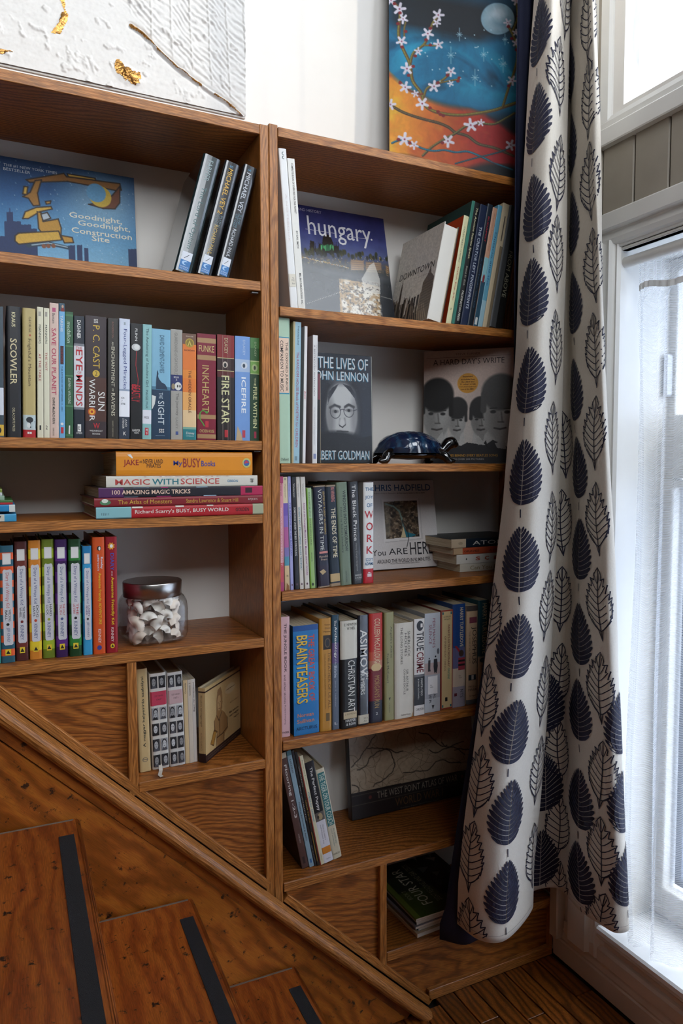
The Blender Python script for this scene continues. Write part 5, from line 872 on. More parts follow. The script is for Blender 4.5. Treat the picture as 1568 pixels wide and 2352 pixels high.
# ---- Hungary by night
def hung():
    W, H = .256, .292; P = Pic(W / H, 240); A = P.asp; Hc = 1364
    def q(X, Y):
        top = 1055 - (1355 - X) * .164; return ((X - .087 * (Y - top) - 290) / 1065 * A, (Y - top) / Hc)
    P.vgrad([(0, '#26295c'), (.18, '#34396c'), (.36, '#4a527c'), (.44, '#3c4458'), (.5, '#272b2c'), (.6, '#24282c'), (1, '#1a2028')])
    P.c *= (.85 + .3 * fbm(P.x * 12, P.y * 12, 3, 5))[..., None]
    P.mix(np.clip((P.y - .40) * 18, 0, 1) * np.clip((.56 - P.y) * 10, 0, 1) * (fbm(P.x * 60, P.y * 60, 2, 8) > .5) * .6, '#5c4a30')
    r = random.Random(4)
    d = '#20180f'
    P.blob(*q(720, 1370), .048, .085, d, .05); P.poly([q(700, 1290), q(708, 1215), q(716, 1290)], d); P.poly([q(610, 1480), q(625, 1370), q(830, 1400), q(850, 1480)], d)
    for X in (530, 560, 585, 625, 640, 660, 780, 800, 815, 835): P.poly([q(X - 9, 1470), q(X - 2, 1310 + (X % 50)), q(X + 9, 1470)], d)
    P.poly([q(530, 1500), q(530, 1330), q(575, 1340), q(575, 1500)], d)
    for X in range(650, 790, 14): P.stroke([q(X, 1380 + (X % 20)), q(X, 1450)], .010, random.Random(X).choice(['#4fae6a', '#5fc27c', '#2c6a44']))
    for i in range(60): X = r.uniform(440, 1420); P.blob(*q(X, 1440 + (X - 440) * .10 + r.uniform(-20, 40)), .012, .02, r.choice(['#1c2018', '#2c2f1c', '#3c3a1c']), .6)
    for i in range(70): P.blob(*q(r.uniform(440, 1420), r.uniform(1500, 1560) + 40), .004, .004, r.choice(['#d8b84a', '#c9a860', '#d8d0b0']), .6, .9)
    for i in range(46): X = 450 + i * 11; P.blob(*q(X, 1530 + (X - 450) * .26 + r.uniform(-6, 6)), .005, .004, r.choice(['#e0c060', '#d8d0c0', '#c9882c']), .6)
    P.stroke([q(450, 1600), q(700, 1700), q(950, 1760), q(1430, 1820)], .05, '#4a4e52', soft=.05, a=.5)
    for X0, X1, Y0, Y1, c in ((970, 1120, 1560, 1690, '#8a6a50'), (1140, 1320, 1590, 1700, '#7c604a'), (1370, 1410, 1640, 1740, '#7c5c3a')):
        P.poly([q(X0, Y0), q(X1, Y0 + 15), q(X1, Y1), q(X0, Y1)], c, .8)
        for k in range(5): P.stroke([q(X0 + 10, Y0 + 20 + k * 25), q(X1 - 10, Y0 + 32 + k * 25)], .006, '#c9a06c', a=.6)
    P.poly([q(840, 1790), q(1060, 1830), q(1290, 1900), q(1300, 2300), q(850, 2300)], '#a88a60')  # printed lit tower; cover glare is painted into these pale patches
    m = np.clip((P.x - q(840, 1900)[0]) * 60, 0, 1) * np.clip((q(1295, 1900)[0] - P.x) * 60, 0, 1) * np.clip((P.y - .58) * 20, 0, 1)
    P.mix(m * np.clip((fbm(P.x * 26, P.y * 40, 4, 12) - .42) * 6, 0, 1), '#d6cfc0'); P.mix(m * np.clip((fbm(P.x * 40, P.y * 60, 3, 22) - .60) * 8, 0, 1), '#5c4a38')
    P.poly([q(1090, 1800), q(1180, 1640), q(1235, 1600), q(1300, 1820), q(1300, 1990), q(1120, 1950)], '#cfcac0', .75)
    P.mix(m * np.clip((fbm(P.x * 70, P.y * 70, 2, 32) - .62) * 8, 0, 1) * .8, '#3a3430')
    for k in range(26): P.blob(*q(500 + k * 17, 2065 - k * 5.6), .004, .004, '#cfcabc', .5)
    for k in range(9): P.blob(*q(1310 + k * 15, 2020 + k * 5), .004, .004, '#cfcabc', .5)
    U = lambda X, Y: (q(X, Y)[0] / A, q(X, Y)[1])
    f = [('h', .028, .052, .015, .335, 'ART AND HISTORY', '#a8a8bc'), ('h', .085, .30, U(490, 1000)[0], U(1195, 1200)[0], 'hungary', '#d2cfd0'),
         ('r', .205, .2085, .155, .45, '#b8b6c0'), ('r', .212, .2155, .56, .80, '#b8b6c0'), ('e', .205, .222, .83, .85, '#c4c2c8')]
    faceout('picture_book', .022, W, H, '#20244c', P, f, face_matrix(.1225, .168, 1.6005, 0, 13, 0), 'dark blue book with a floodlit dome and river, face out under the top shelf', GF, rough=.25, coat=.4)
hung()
# ---- portrait of a man in round glasses
def portrait():
    W, H = .163, .243; P = Pic(W / H, 240); A = P.asp
    q = lambda X, Y: ((X - 390) / 965 * A, (Y - 660 + (1355 - X) * .10) / 1485)
    P.c[:] = P.col('#1d2028'); P.mix(np.clip(fbm(P.x * 6, P.y * 6, 3, 3) * np.clip((P.x - .35) * 3, 0, 1), 0, 1) * .5, '#3a3e4c')
    P.blob(*q(900, 1420), .2, .35, '#15151a', .3)   # hair
    P.blob(*q(895, 1430), .162, .285, '#a8a7a4', .10); P.blob(*q(900, 1170), .125, .11, '#b2b1ae', .5, .8)
    P.poly([q(700, 1130), q(760, 1060), q(860, 1010), q(800, 1100), q(715, 1220), q(690, 1300)], '#26272e'); P.poly([q(900, 1010), q(1030, 1060), q(1110, 1180), q(1130, 1350), q(1090, 1230), q(1000, 1110)], '#26272e')
    P.blob(*q(870, 960), .11, .05, '#5c5c60', .9, .7)
    P.blob(*q(715, 1480), .05, .2, '#5c5b5c', .9, .6); P.blob(*q(1095, 1500), .045, .2, '#6a696a', .9, .6)
    P.stroke([q(722, 1330), q(790, 1300), q(865, 1330)], .022, '#3a3838', soft=.012); P.stroke([q(945, 1335), q(1000, 1310), q(1075, 1345)], .022, '#3a3838', soft=.012)
    for X in (800, 1000): 
        P.blob(*q(X, 1385), .034, .016, '#6c6a6a', .6); P.blob(*q(X, 1388), .014, .014, '#1e1e20', .3)
        n = 36; P.stroke([(q(X, 1390)[0] + .052 * math.cos(k * 6.2832 / n), q(X, 1390)[1] + .060 * math.sin(k * 6.2832 / n)) for k in range(n + 1)], .006, '#33333a')
    P.stroke([q(870, 1375), q(905, 1362), q(945, 1378)], .007, '#33333a'); P.stroke([q(1065, 1395), q(1120, 1385)], .007, '#33333a')
    P.stroke([q(865, 1490), q(855, 1560)], .012, '#828180', soft=.014); P.stroke([q(935, 1490), q(945, 1560)], .014, '#767574', soft=.014)
    P.poly([q(845, 1560), q(900, 1600), q(958, 1560), q(950, 1585), q(905, 1622), q(855, 1590)], '#2a292c'); P.blob(*q(900, 1545), .03, .03, '#b8b7b4', .8, .6)
    P.stroke([q(820, 1655), q(880, 1660), q(905, 1668), q(985, 1675)], .010, '#3c3a3c', soft=.006); P.blob(*q(905, 1710), .045, .014, '#7c7a7a', .9, .7); P.blob(*q(905, 1770), .07, .035, '#b0afac', .9, .5)
    P.blob(*q(820, 1850), .3, .13, '#101115', .3); P.poly([q(390, 1830), q(760, 1800), q(900, 1870), q(1050, 1790), q(1360, 1760), q(1360, 2160), q(390, 2160)], '#101115', .95)
    P.mix(((fbm(P.x * 90, P.y * 90, 2, 9) > .78) * .12), '#8a8c94')
    U = lambda X, Y: (q(X, Y)[0] / A, q(X, Y)[1])
    def h(X0, X1, Y0, Y1, s):
        u0 = U(X0, Y0)[0]; u1 = U(X1, Y0)[0]; t0 = U((X0 + X1) / 2, Y0)[1]; t1 = t0 + (Y1 - Y0) / 1485
        return [('h', t0 + .004, t1 + .006, u0 - .010, u1 - .010, s, '#2a7088'), ('h', t0, t1, u0, u1, s, '#c4c8c8')]
    f = h(560, 1295, 665, 820, 'THE LIVES OF') + h(480, 1295, 850, 1010, 'JOHN LENNON') + h(475, 1300, 1925, 2050, 'ALBERT GOLDMAN') + [('r', 0, 1, .985, .992, '#b5b2a8')]
    faceout(HB, .030, W, H, '#17181c', P, f, face_matrix(.1095, .0985, 1.2825, 0, 1.5, 0), 'black biography cover with a long-haired man in round glasses', GF, rough=.4)
portrait()
# ---- four young men on a cover, standing askew in the corner
def four():
    W, H = .224, .286; P = Pic(W / H, 240); A = P.asp
    q = lambda X, Y: ((X - 597) / 806 * A, (Y - 185 + .043 * (X - 597)) / 1010)
    P.c[:] = P.col('#c4aea2'); P.mix(np.clip((P.y - .25) * 2, 0, 1), '#bdb6b0')
    hair = ['#1b1a1a', '#2c2b2b', '#2a2929', '#4c4b4a']; skin = ['#8f8d8a', '#9c9a97', '#8d8b88', '#9f9d9a']
    P.poly([q(590, 1230), q(590, 980), q(740, 980), q(900, 1000), q(1010, 1010), q(1180, 980), q(1400, 1010), q(1410, 1230)], '#26262a')
    def head(cx, cy, rx, ry, k, tilt=0):
        P.poly([q(cx - rx * .6, cy + ry * .6), q(cx + rx * .7, cy + ry * .5), q(cx + rx * .9, cy + ry * 1.5), q(cx - rx * .9, cy + ry * 1.5)], '#b5b3b0')
        P.poly([q(cx - rx * .4, cy + ry * .7), q(cx + rx * .45, cy + ry * .7), q(cx + rx * .3, cy + ry * 1.25), q(cx - rx * .2, cy + ry * 1.25)], skin[k])
        s = A / 806
        P.blob(*q(cx, cy), rx * s, ry / 1010, skin[k], .12); P.blob(*q(cx - rx * .35, cy + ry * .1), rx * s * .5, ry / 1010 * .7, '#6e6c6a', .9, .45)
        P.blob(*q(cx + rx * .35, cy), rx * s * .4, ry / 1010 * .6, '#b5b3b0', .9, .5)
        P.blob(*q(cx + rx * .02, cy - ry * .58), rx * s * 1.12, ry / 1010 * .62, hair[k], .15)
        P.stroke([q(cx - rx * .95, cy - ry * .5), q(cx - rx * .98, cy + ry * .05)], rx * s * .35, hair[k], soft=.01); P.stroke([q(cx + rx * .95, cy - ry * .5), q(cx + rx * .98, cy + ry * .1)], rx * s * .3, hair[k], soft=.01)
        for e in (-.40, .42):
            P.stroke([q(cx + rx * (e - .18), cy - ry * .02), q(cx + rx * (e + .2), cy - ry * .04)], .010, '#2c2b2b', soft=.006); P.blob(*q(cx + rx * e, cy + ry * .09), rx * s * .17, ry / 1010 * .055, '#2a2929', .5)
        P.stroke([q(cx + rx * .08, cy + ry * .1), q(cx + rx * .14, cy + ry * .40)], .010, '#5c5a58', soft=.012); P.stroke([q(cx - rx * .1, cy + ry * .43), q(cx + rx * .22, cy + ry * .43)], .010, '#4a4846', soft=.008)
        P.stroke([q(cx - rx * .32, cy + ry * .64), q(cx + rx * .02, cy + ry * .67), q(cx + rx * .36, cy + ry * .62)], .014, '#3c3838', soft=.008)
    head(905, 780, 85, 160, 1); head(1120, 770, 90, 160, 2); head(720, 720, 135, 250, 0); head(1290, 690, 150, 260, 3)
    P.poly([q(597, 1010), q(760, 960), q(830, 1010), q(900, 1050), q(1000, 990), q(1160, 1010), q(1230, 960), q(1410, 1040), q(1410, 1230), q(590, 1230)], '#26262a')
    P.poly([q(720, 975), q(775, 900), q(800, 985), q(760, 1010)], '#aeaca9'); P.poly([q(1080, 960), q(1100, 925), q(1150, 985), q(1100, 1010)], '#aeaca9'); P.poly([q(1150, 990), q(1170, 965), q(1190, 1040)], '#141416'); P.poly([q(1250, 990), q(1340, 960), q(1350, 1040), q(1270, 1030)], '#9c9a98')
    P.blob(*q(1000, 465), .092, .088, '#c48a2e', .03); P.grain(.10)
    U = lambda X, Y: (q(X, Y)[0] / A, q(X, Y)[1])
    def h(X0, X1, Y, hh, s, c, b=0): return ('h', U((X0 + X1) / 2, Y)[1], U((X0 + X1) / 2, Y)[1] + hh, U(X0, Y)[0], U(X1, Y)[0], s, c, b)
    f = [h(890, 1108, 196, .018, 'STEVE TURNER', '#6f5c54'), ('r', .062, .0645, .03, .97, '#5c4a44'), h(685, 1322, 246, .05, "A HARD DAY'S WRITE", '#3c302e'),
         h(955, 1045, 400, .014, 'Expanded', '#4a2c10', 1), h(938, 1062, 424, .014, 'to include Free', '#4a2c10', 1), h(942, 1058, 446, .013, 'As a Bird and', '#4a2c10', 1), h(930, 1070, 468, .013, '21 other songs', '#4a2c10', 1), h(926, 1074, 490, .013, 'from Anthology and', '#4a2c10'), h(940, 1054, 512, .012, 'Live at the BBC', '#4a2c10'),
         h(720, 1275, 1095, .022, 'THE STORIES BEHIND EVERY BEATLES SONG', '#b5862e', 1), h(840, 1152, 1132, .014, 'WITH OVER 200 PICTURES', '#a8a6a4')]
    faceout('picture_book', .012, W, H, '#b8a498', P, f, face_matrix(.4900, .1965, 1.2825, -42.5, 2, 0), 'pale cover with four young men and an orange badge, angled in the corner', GF, hard=0, rough=.4)
four()
# ---- white square book with a satellite photo
def earth():
    W, H = .205, .224; P = Pic(W / H, 200); A = P.asp
    q = lambda X, Y: ((X - 635 - 83 * (Y - 120) / 850 + 712) / 712 * A, (Y - 120) / 850)
    P.c[:] = P.col('#c9c4c2'); P.grain(.05)
    P.poly([q(100, 305), q(495, 300), q(540, 700), q(155, 720)], '#a8a4a2', .5); P.poly([q(108, 300), q(485, 295), q(522, 690), q(148, 708)], '#d0ccca')
    a, b, c, d = q(128, 322), q(470, 318), q(505, 672), q(162, 682); P.poly([a, b, c, d], '#3e3226')
    m = ((P.c - P.col('#3e3226')) ** 2).sum(-1) < 1e-4
    n = fbm(P.x * 30, P.y * 30, 4, 6); P.mix(m * np.clip((n - .45) * 5, 0, 1), '#6a5844'); P.mix(m * np.clip((fbm(P.x * 60, P.y * 60, 3, 16) - .6) * 6, 0, 1), '#9a8a74'); P.mix(m * np.clip((.42 - n) * 8, 0, 1), '#231c16')
    P.poly([q(130, 325), q(170, 325), q(200, 480), q(205, 640), q(165, 680)], '#8f8878', .5)
    P.stroke([q(150, 345), q(230, 370), q(290, 420), q(312, 480), q(330, 560)], .018, '#7c9a92', soft=.012); P.poly([q(330, 545), q(365, 620), q(470, 655), q(420, 672), q(350, 675)], '#1c6a7c'); P.poly([q(335, 570), q(365, 672), q(312, 676)], '#c2b28c')
    P.stroke([q(320, 515), q(372, 590), q(392, 680), q(375, 765)], .008, '#1c1c22'); P.stroke([q(355, 525), q(320, 510), q(322, 545)], .008, '#1c1c22')
    U = lambda X, Y: (q(X, Y)[0] / A, q(X, Y)[1])
    def h(X0, X1, Y0, Y1, s, c, b=0): return ('h', U(X0, Y0)[1], U(X0, Y1)[1], U(X0, (Y0 + Y1) / 2)[0], U(X1, (Y0 + Y1) / 2)[0], s, c, b)
    f = [h(-20, 606, 158, 222, 'CHRIS HADFIELD', '#1f4a78', 1), h(30, 252, 236, 250, 'Author of the #1 Bestseller', '#5c5654'), h(258, 546, 234, 250, "An Astronaut's Guide to Life on Earth", '#2c2828', 1),
         h(30, 160, 780, 838, 'You', '#222228'), h(192, 380, 775, 835, 'ARE', '#222228'), h(405, 640, 725, 845, 'HERE', '#222228'), h(80, 616, 875, 912, 'AROUND THE WORLD IN 92 MINUTES', '#4a4444', 1), h(212, 506, 912, 932, 'Photos from the International Space Station', '#6a6462')]
    faceout(HB, .018, W, H, '#bcb7b4', P, f, face_matrix(.3195, .192, 1.0155, -1.0, 9, 0), 'white square book with a brown satellite photo and scrawled lettering', GF, rough=.4)
earth()
# ---- war atlas
def atlas():
    W, H = .372, .284; P = Pic(W / H, 220); A = P.asp
    q = lambda X, Y: ((X - 545 + .088 * (770 - Y)) / 895 * A, 1 - (770 - .23 * (X - 545) - Y) / 850)
    P.c[:] = P.col('#a3937f'); P.mix(np.clip(P.x / A, 0, 1) * .4, '#8c7358'); P.grain(.12, 40)
    r = random.Random(11)
    def wander(X, Y, a, n, w, c, st=16):
        pts = [(X, Y)]
        for i in range(n): a += r.uniform(-.55, .55); X += st * math.cos(a); Y += st * math.sin(a); pts.append((X, Y))
        P.stroke([q(*k) for k in pts], w, c)
    for i in range(60): wander(r.uniform(480, 1400), r.uniform(0, 560), r.uniform(0, 6.28), r.randint(8, 26), .0035, r.choice(['#5c5040', '#6c5e4c', '#7c6c58']))
    for X, Y, a, n in ((520, 380, -.9, 16), (620, 240, -.2, 28), (980, 110, .5, 14), (1150, 180, .8, 12), (560, 400, -.1, 22), (1060, 240, 1.0, 16), (530, 510, -.3, 22), (880, 420, .1, 26), (1250, 240, .2, 14)): wander(X, Y, a, n, .009, '#332c26', 18)
    for i in range(24): X, Y = r.uniform(520, 1350), r.uniform(60, 540); [P.blob(*q(X + r.uniform(-40, 40), Y + r.uniform(-26, 26)), .003, .003, '#4a4238', .5) for k in range(14)]
    P.poly([q(460, 588 - 0), q(1500, 372 - 14), q(1500, 900), q(460, 1000)], '#1b1517'); 
    for k, (y0, c, wd) in enumerate(((600, '#4a423a', .006), (672, '#4a423a', .006))): P.stroke([q(470, y0 + 10), q(1480, y0 - 222)], wd, c)
    for X in (657, 1318): P.blob(*q(X, 600 - .235 * (X - 657)), .016, .016, '#5c2622', .3)
    U = lambda X, Y: (q(X, Y)[0] / A, q(X, Y)[1])
    f = [('h', U(1000, 495)[1] - .004, U(1000, 532)[1] + .012, U(705, 585)[0], U(1280, 455)[0], 'THE WEST POINT ATLAS OF WAR', '#8c8478'), ('h', U(1000, 575)[1] - .006, U(1000, 620)[1] + .016, U(832, 630)[0], U(1172, 555)[0], 'WORLD WAR I', '#5c4228'), ('h', U(1000, 640)[1] + .01, U(1000, 650)[1] + .016, U(868, 670)[0], U(1150, 600)[0], 'Chief Editor: Brigadier General Vincent J. Esposito', '#5c544c')]
    faceout('picture_book', .026, W, H, '#2a2224', P, f, face_matrix(.2705, .192, .3895, -.5, 6, .006), 'large atlas with an old map over a black title panel, on the fifth shelf', GF, rough=.45, colL='#8c8a86')
atlas()
# ---- tilted album in the small cubby
def album():
    T, D, H = .016, .169, .156; P = Pic(D / H, 150); A = P.asp
    q = lambda X, Y: ((X - 850) / 365 * A, (Y - (378 - (X - 850) * .475)) / (700 - (X - 850) * .26))
    P.c[:] = P.col('#c4a776'); P.grain(.06)
    P.mix(((P.y > .045) & (P.y < .065)).astype(float), '#2c1c1a'); P.mix((P.y > .905).astype(float), '#24161a')
    br, dk = '#8c6c4a', '#4a3424'
    s = lambda u, t: (u * A, t)
    P.poly([s(.30, .26), s(.34, .13), s(.42, .11), s(.46, .2), s(.47, .34), s(.44, .44), s(.52, .5), s(.60, .6), s(.62, .76), s(.52, .80), s(.5, .9), s(.3, .9), s(.3, .72), s(.22, .66), s(.23, .52), s(.3, .46)], '#98744a')
    P.blob(*s(.375, .32), .055, .11, '#b8966a', .1); P.poly([s(.30, .3), s(.33, .14), s(.42, .12), s(.46, .28), s(.44, .22), s(.35, .22)], br)
    P.stroke([s(.31, .28), s(.30, .45)], .02, br); P.stroke([s(.45, .28), s(.45, .42)], .02, br)
    for u in (.35, .41): P.blob(*s(u, .315), .012, .008, dk, .4)
    P.stroke([s(.385, .33), s(.38, .37)], .006, dk); P.stroke([s(.36, .40), s(.40, .40)], .008, dk)
    for a in ([s(.30, .47), s(.36, .56), s(.44, .47)], [s(.38, .56), s(.38, .78)], [s(.23, .53), s(.25, .66), s(.31, .7)], [s(.60, .6), s(.60, .74), s(.45, .78)], [s(.30, .74), s(.28, .9)], [s(.5, .8), s(.5, .9)], [s(.3, .78), s(.5, .78)]): P.stroke(a, .015, dk)
    P.poly([s(.12, .80), s(.22, .64), s(.30, .68), s(.21, .86)], '#5c3a1c'); P.poly([s(.135, .80), s(.22, .665), s(.285, .69), s(.205, .84)], '#a07434')
    P.blob(*s(.70, .22), .16, .07, '#cbb894', .2, .8)
    f = [('h', .20, .225, .56, .84, '„Csupa balkezesek”', '#4a3424'), ('h', .41, .435, .68, .94, 'MÁTYÁS SZABOLCS', '#6a4c30'), ('h', .545, .58, .66, .94, 'Illik tudnom,', '#33241c', 1), ('h', .60, .635, .66, .94, 'mert magyar', '#33241c', 1), ('h', .655, .69, .78, .94, 'vagyok', '#33241c', 1), ('h', .925, .94, .05, .95, 'HUNGARIKUMOK KÖNYVE A MAGYAROK', '#8c7c6c'), ('h', .955, .97, .05, .85, 'ALAPVETŐ TUDNIVALÓIRÓL', '#8c7c6c')]
    bk = make_book(HB, T, D, H, 1, '#c2a878', bands=[(.045, .065, '#2c1c1a'), (.88, 1, '#24161a')], items=[('d', .10, .52, .3, .6, 'Illik tudnom, mert magyar vagyok', '#4a3424'), ('d', .6, .84, .3, .6, 'MÁTYÁS SZABOLCS', '#7c6040')])
    P.mesh('front_picture', bk, lambda u, t: (T + .0003, .0005 + u * (D - .001), H * (1 - t)), pic_mat(.4, .1))
    p = Print(lambda u, t, lay: (T + .0007 + .00004 * lay, u * D, H * (1 - t))); p.items(f); p.build('printed_front', bk)
    place(bk, Matrix.Translation((-.1475, .0445, .6675)) @ Matrix.Rotation(math.radians(-42.5), 4, 'Z'), 'square tan album with a drawn woman, swung open-angled in the small cubby', GF)
album()
# ---- photo of rooftops on the book with its pages outward
def city():
    P = Pic(.185 / .228, 150); A = P.asp
    P.c[:] = P.col('#cfc8bd'); r = random.Random(8)
    for i in range(170):
        u = r.uniform(0, A); t = r.uniform(.66, 1.02) - .05 * abs(u / A - .5); w_ = r.uniform(.012, .04); P.poly([(u, t), (u + w_, t), (u + w_, 1), (u, 1)], r.choice(['#2c2420', '#3c322c', '#4c4038', '#1c1815', '#6c5e50', '#8a7a68']))
    P.poly([(.16 * A, 1), (.18 * A, .56), (.20 * A, .44), (.22 * A, .56), (.25 * A, 1)], '#4a4038'); P.poly([(.72 * A, 1), (.74 * A, .58), (.83 * A, .50), (.87 * A, .42), (.90 * A, .5), (.99 * A, .56), (A, 1)], '#6a5c4e')
    for k in range(8): P.stroke([(A * (.55 + .04 * k), .8), (A * (.62 + .05 * k), 1)], .008, '#a8967e')
    for k in range(10): P.stroke([(A * .75, .6 + k * .03), (A * .98, .58 + k * .03)], .006, '#3c322a')
    P.grain(.2, 60)
    T, D, H = .040, .185, .228
    P.mesh('front_picture', downtown, lambda u, t: (T + .0003, .0005 + u * (D - .001), H * (1 - t)), pic_mat(.35, .2))
    p = Print(lambda u, t, lay: (T + .0007 + .00004 * lay, u * D, H * (1 - t))); p.items([('h', .38, .45, .10, .94, 'DOWNTOWN', '#33302e'), ('h', .49, .505, .5, .88, 'in the second city after rain', '#8c857c')]); p.build('printed_front', downtown)
city()
# ---- ribbon of the portrait book
rb_ = mesh_obj('ribbon', [(.012, .004, .012), (.019, .004, .012), (.010, -.012, .002), (.017, -.013, .002), (.004, -.030, .0012), (.011, -.032, .0012), (.006, -.044, .0012), (.013, -.040, .0012)], [(0, 1, 3, 2), (2, 3, 5, 4), (4, 5, 7, 6)], paint('#cfc6ba', .7))
for o in bpy.data.objects:
    if o.get('label', '').startswith('portrait-covered book with a bright'):
        rb_.parent = o; rb_['label'] = 'pale ribbon bookmark'
# ================================================================ GLASS JAR OF SHELLS
def superell(n, r, p):
    return [(r * math.copysign(abs(math.cos(6.2832 * i / n)) ** (2 / p), math.cos(6.2832 * i / n)), r * math.copysign(abs(math.sin(6.2832 * i / n)) ** (2 / p), math.sin(6.2832 * i / n))) for i in range(n)]
def lathe(name, rings, mat, parent, n=48, caps=(True, True)):
    """rings: (z, r, p) superellipse rings"""
    v = []; f = []
    for z, r, p in rings: v += [(x, y, z) for x, y in superell(n, r, p)]
    for k in range(len(rings) - 1):
        f += [(k * n + i, k * n + (i + 1) % n, (k + 1) * n + (i + 1) % n, (k + 1) * n + i) for i in range(n)]
    if caps[0]: f.append(tuple(range(n - 1, -1, -1)))
    if caps[1]: f.append(tuple((len(rings) - 1) * n + i for i in range(n)))
    return mesh_obj(name, v, f, mat, parent, smooth=True)
def jar_glass():
    m, nt, b = new_mat('jar_glass'); L = nt.links.new; nt.nodes.remove(b); out = nt.nodes['Material Output']
    tr = N(nt, 'ShaderNodeBsdfTransparent'); tr.inputs[0].default_value = (.985, .99, .99, 1)
    gl = N(nt, 'ShaderNodeBsdfGlossy', i_Roughness=.03); lw = N(nt, 'ShaderNodeLayerWeight', i_Blend=.22)
    no = N(nt, 'ShaderNodeTexNoise', i_Scale=30.0); bp = N(nt, 'ShaderNodeBump', i_Strength=.08, i_Distance=.01); L(no.outputs['Fac'], bp.inputs['Height']); L(bp.outputs['Normal'], gl.inputs['Normal'])
    mx = N(nt, 'ShaderNodeMixShader'); L(lw.outputs['Facing'], mx.inputs[0]); L(tr.outputs[0], mx.inputs[1]); L(gl.outputs[0], mx.inputs[2]); L(mx.outputs[0], out.inputs[0]); return m
JX, JY, JZ = -.2265, .088, .9233
jar = tag(empty('glass_jar', (JX, JY, JZ), (0, 0, .12)), 'square-shouldered glass jar with a brushed metal lid, full of shells', 'jar')
lathe('glass_body', [(0, .040, 4), (.002, .050, 5), (.008, .0575, 5), (.02, .0605, 5), (.066, .0610, 5), (.082, .0600, 4.5), (.092, .0570, 3.2), (.096, .0540, 2.2)], jar_glass(), jar, caps=(True, False))
lathe('glass_base', [(.001, .036, 4), (.004, .050, 5), (.007, .053, 5), (.0075, .045, 5)], jar_glass(), jar)
STEEL = paint('#b9b6b2', .28, .10, 8.0, metal=1.0)
lathe('lid', [(.092, .0555, 2), (.0925, .0585, 2), (.120, .0585, 2), (.122, .0575, 2), (.1225, .054, 2)], STEEL, jar, n=64)
SHELLM = paint('#ecdccc', .55, .08, 120.0, .1); SHELLW = paint('#f4ece2', .5, .06, 120.0, .1)
def cockle():
    """half of a ribbed cockle: fan of ribs swelling from the hinge"""
    v = []; f = []; na, nr = 34, 7
    for j in range(nr + 1):
        r = j / nr
        for i in range(na + 1):
            a = math.radians(-78 + 156 * i / na); rib = 1 + .035 * math.cos(i * math.pi) * r
            R = .0135 * r * rib * (1 - .10 * abs(a) ** 2 / 2)
            h = .0072 * (math.sin(min(1, r * 1.15) * math.pi * .5) - r ** 2.2 * .96) * (1 + .10 * math.cos(i * math.pi)) * math.cos(a * .75)
            v.append((R * math.sin(a), R * math.cos(a) - .006, max(h, 0) * 1.35))
    for j in range(nr):
        for i in range(na): k = j * (na + 1) + i; f.append((k, k + 1, k + na + 2, k + na + 1))
    return v, f
cv_, cf_ = cockle()
sh_me = []
for mm in (SHELLM, SHELLW):
    me = bpy.data.meshes.new('seashell'); me.from_pydata(cv_, [], cf_); me.materials.append(mm); me.polygons.foreach_set('use_smooth', [True] * len(me.polygons)); sh_me.append(me)
rs = random.Random(21); nsh = 0
for lay in range(6):
    z = .0145 + lay * .0148
    spots = [(math.cos(k * .785 + lay * .4), math.sin(k * .785 + lay * .4)) for k in range(8)] + ([(.45 * math.cos(k * 2.09 + lay), .45 * math.sin(k * 2.09 + lay)) for k in range(3)])
    for (cx, cyy) in spots:
        rad = .045
        # square the ring a little so that shells rest along the flat glass
        s_ = 1 / max(abs(math.cos(math.atan2(cyy, cx))) ** 5 + abs(math.sin(math.atan2(cyy, cx))) ** 5, .2) ** .2
        o = bpy.data.objects.new('seashell', sh_me[rs.random() < .6])
        ang = math.atan2(cyy, cx) + rs.uniform(-.4, .4)
        o.location = (JX + cx * rad * s_ * .93 + rs.uniform(-.002, .002), JY + cyy * rad * s_ * .93 + rs.uniform(-.002, .002), JZ + z + rs.uniform(-.003, .003))
        e = Euler((rs.uniform(.9, 1.7), rs.uniform(-1.2, 1.2), ang + math.pi / 2 + (math.pi if rs.random() < .3 else 0)))
        o.rotation_euler = e; sc = rs.uniform(1.2, 1.65); o.scale = (sc, sc, sc)
        C.objects.link(o); tag(o, 'small whitish ribbed shell among many inside the lidded glass jar', 'shell', 'shells heaped in the glass jar'); nsh += 1

# ================================================================ CERAMIC TORTOISE
def glaze():
    m, nt, b = new_mat('dark_blue_glaze'); L = nt.links.new
    at = N(nt, 'ShaderNodeVertexColor', layer_name='picture'); L(at.outputs['Color'], b.inputs['Base Color'])
    b.inputs['Roughness'].default_value = .10; b.inputs['Coat Weight'].default_value = 1.0; b.inputs['Coat Roughness'].default_value = .04
    no = N(nt, 'ShaderNodeTexNoise', i_Scale=25.0); bp = N(nt, 'ShaderNodeBump', i_Strength=.06, i_Distance=.01); L(no.outputs['Fac'], bp.inputs['Height']); L(bp.outputs['Normal'], b.inputs['Normal']); return m
GLZ = glaze(); BLK = paint('#0a0a0c', .08, .2, 20.0, coat=1.0)
tor = tag(empty('tortoise_figurine', (.376, .080, 1.2823), (0, 0, math.radians(-8))), 'glossy dark blue ceramic tortoise walking to the right on the second shelf', 'figurine')
A_, B_, Hh = .082, .058, .052; nu, nv = 72, 26
seeds = [(k * .36 - .72, 0.0) for k in range(5)] + [(k * .36 - .9 + .18 * 0 + .36 * .5, sgn * .55) for k in range(5) for sgn in (-1, 1)]
vv, ff, cc = [], [], []
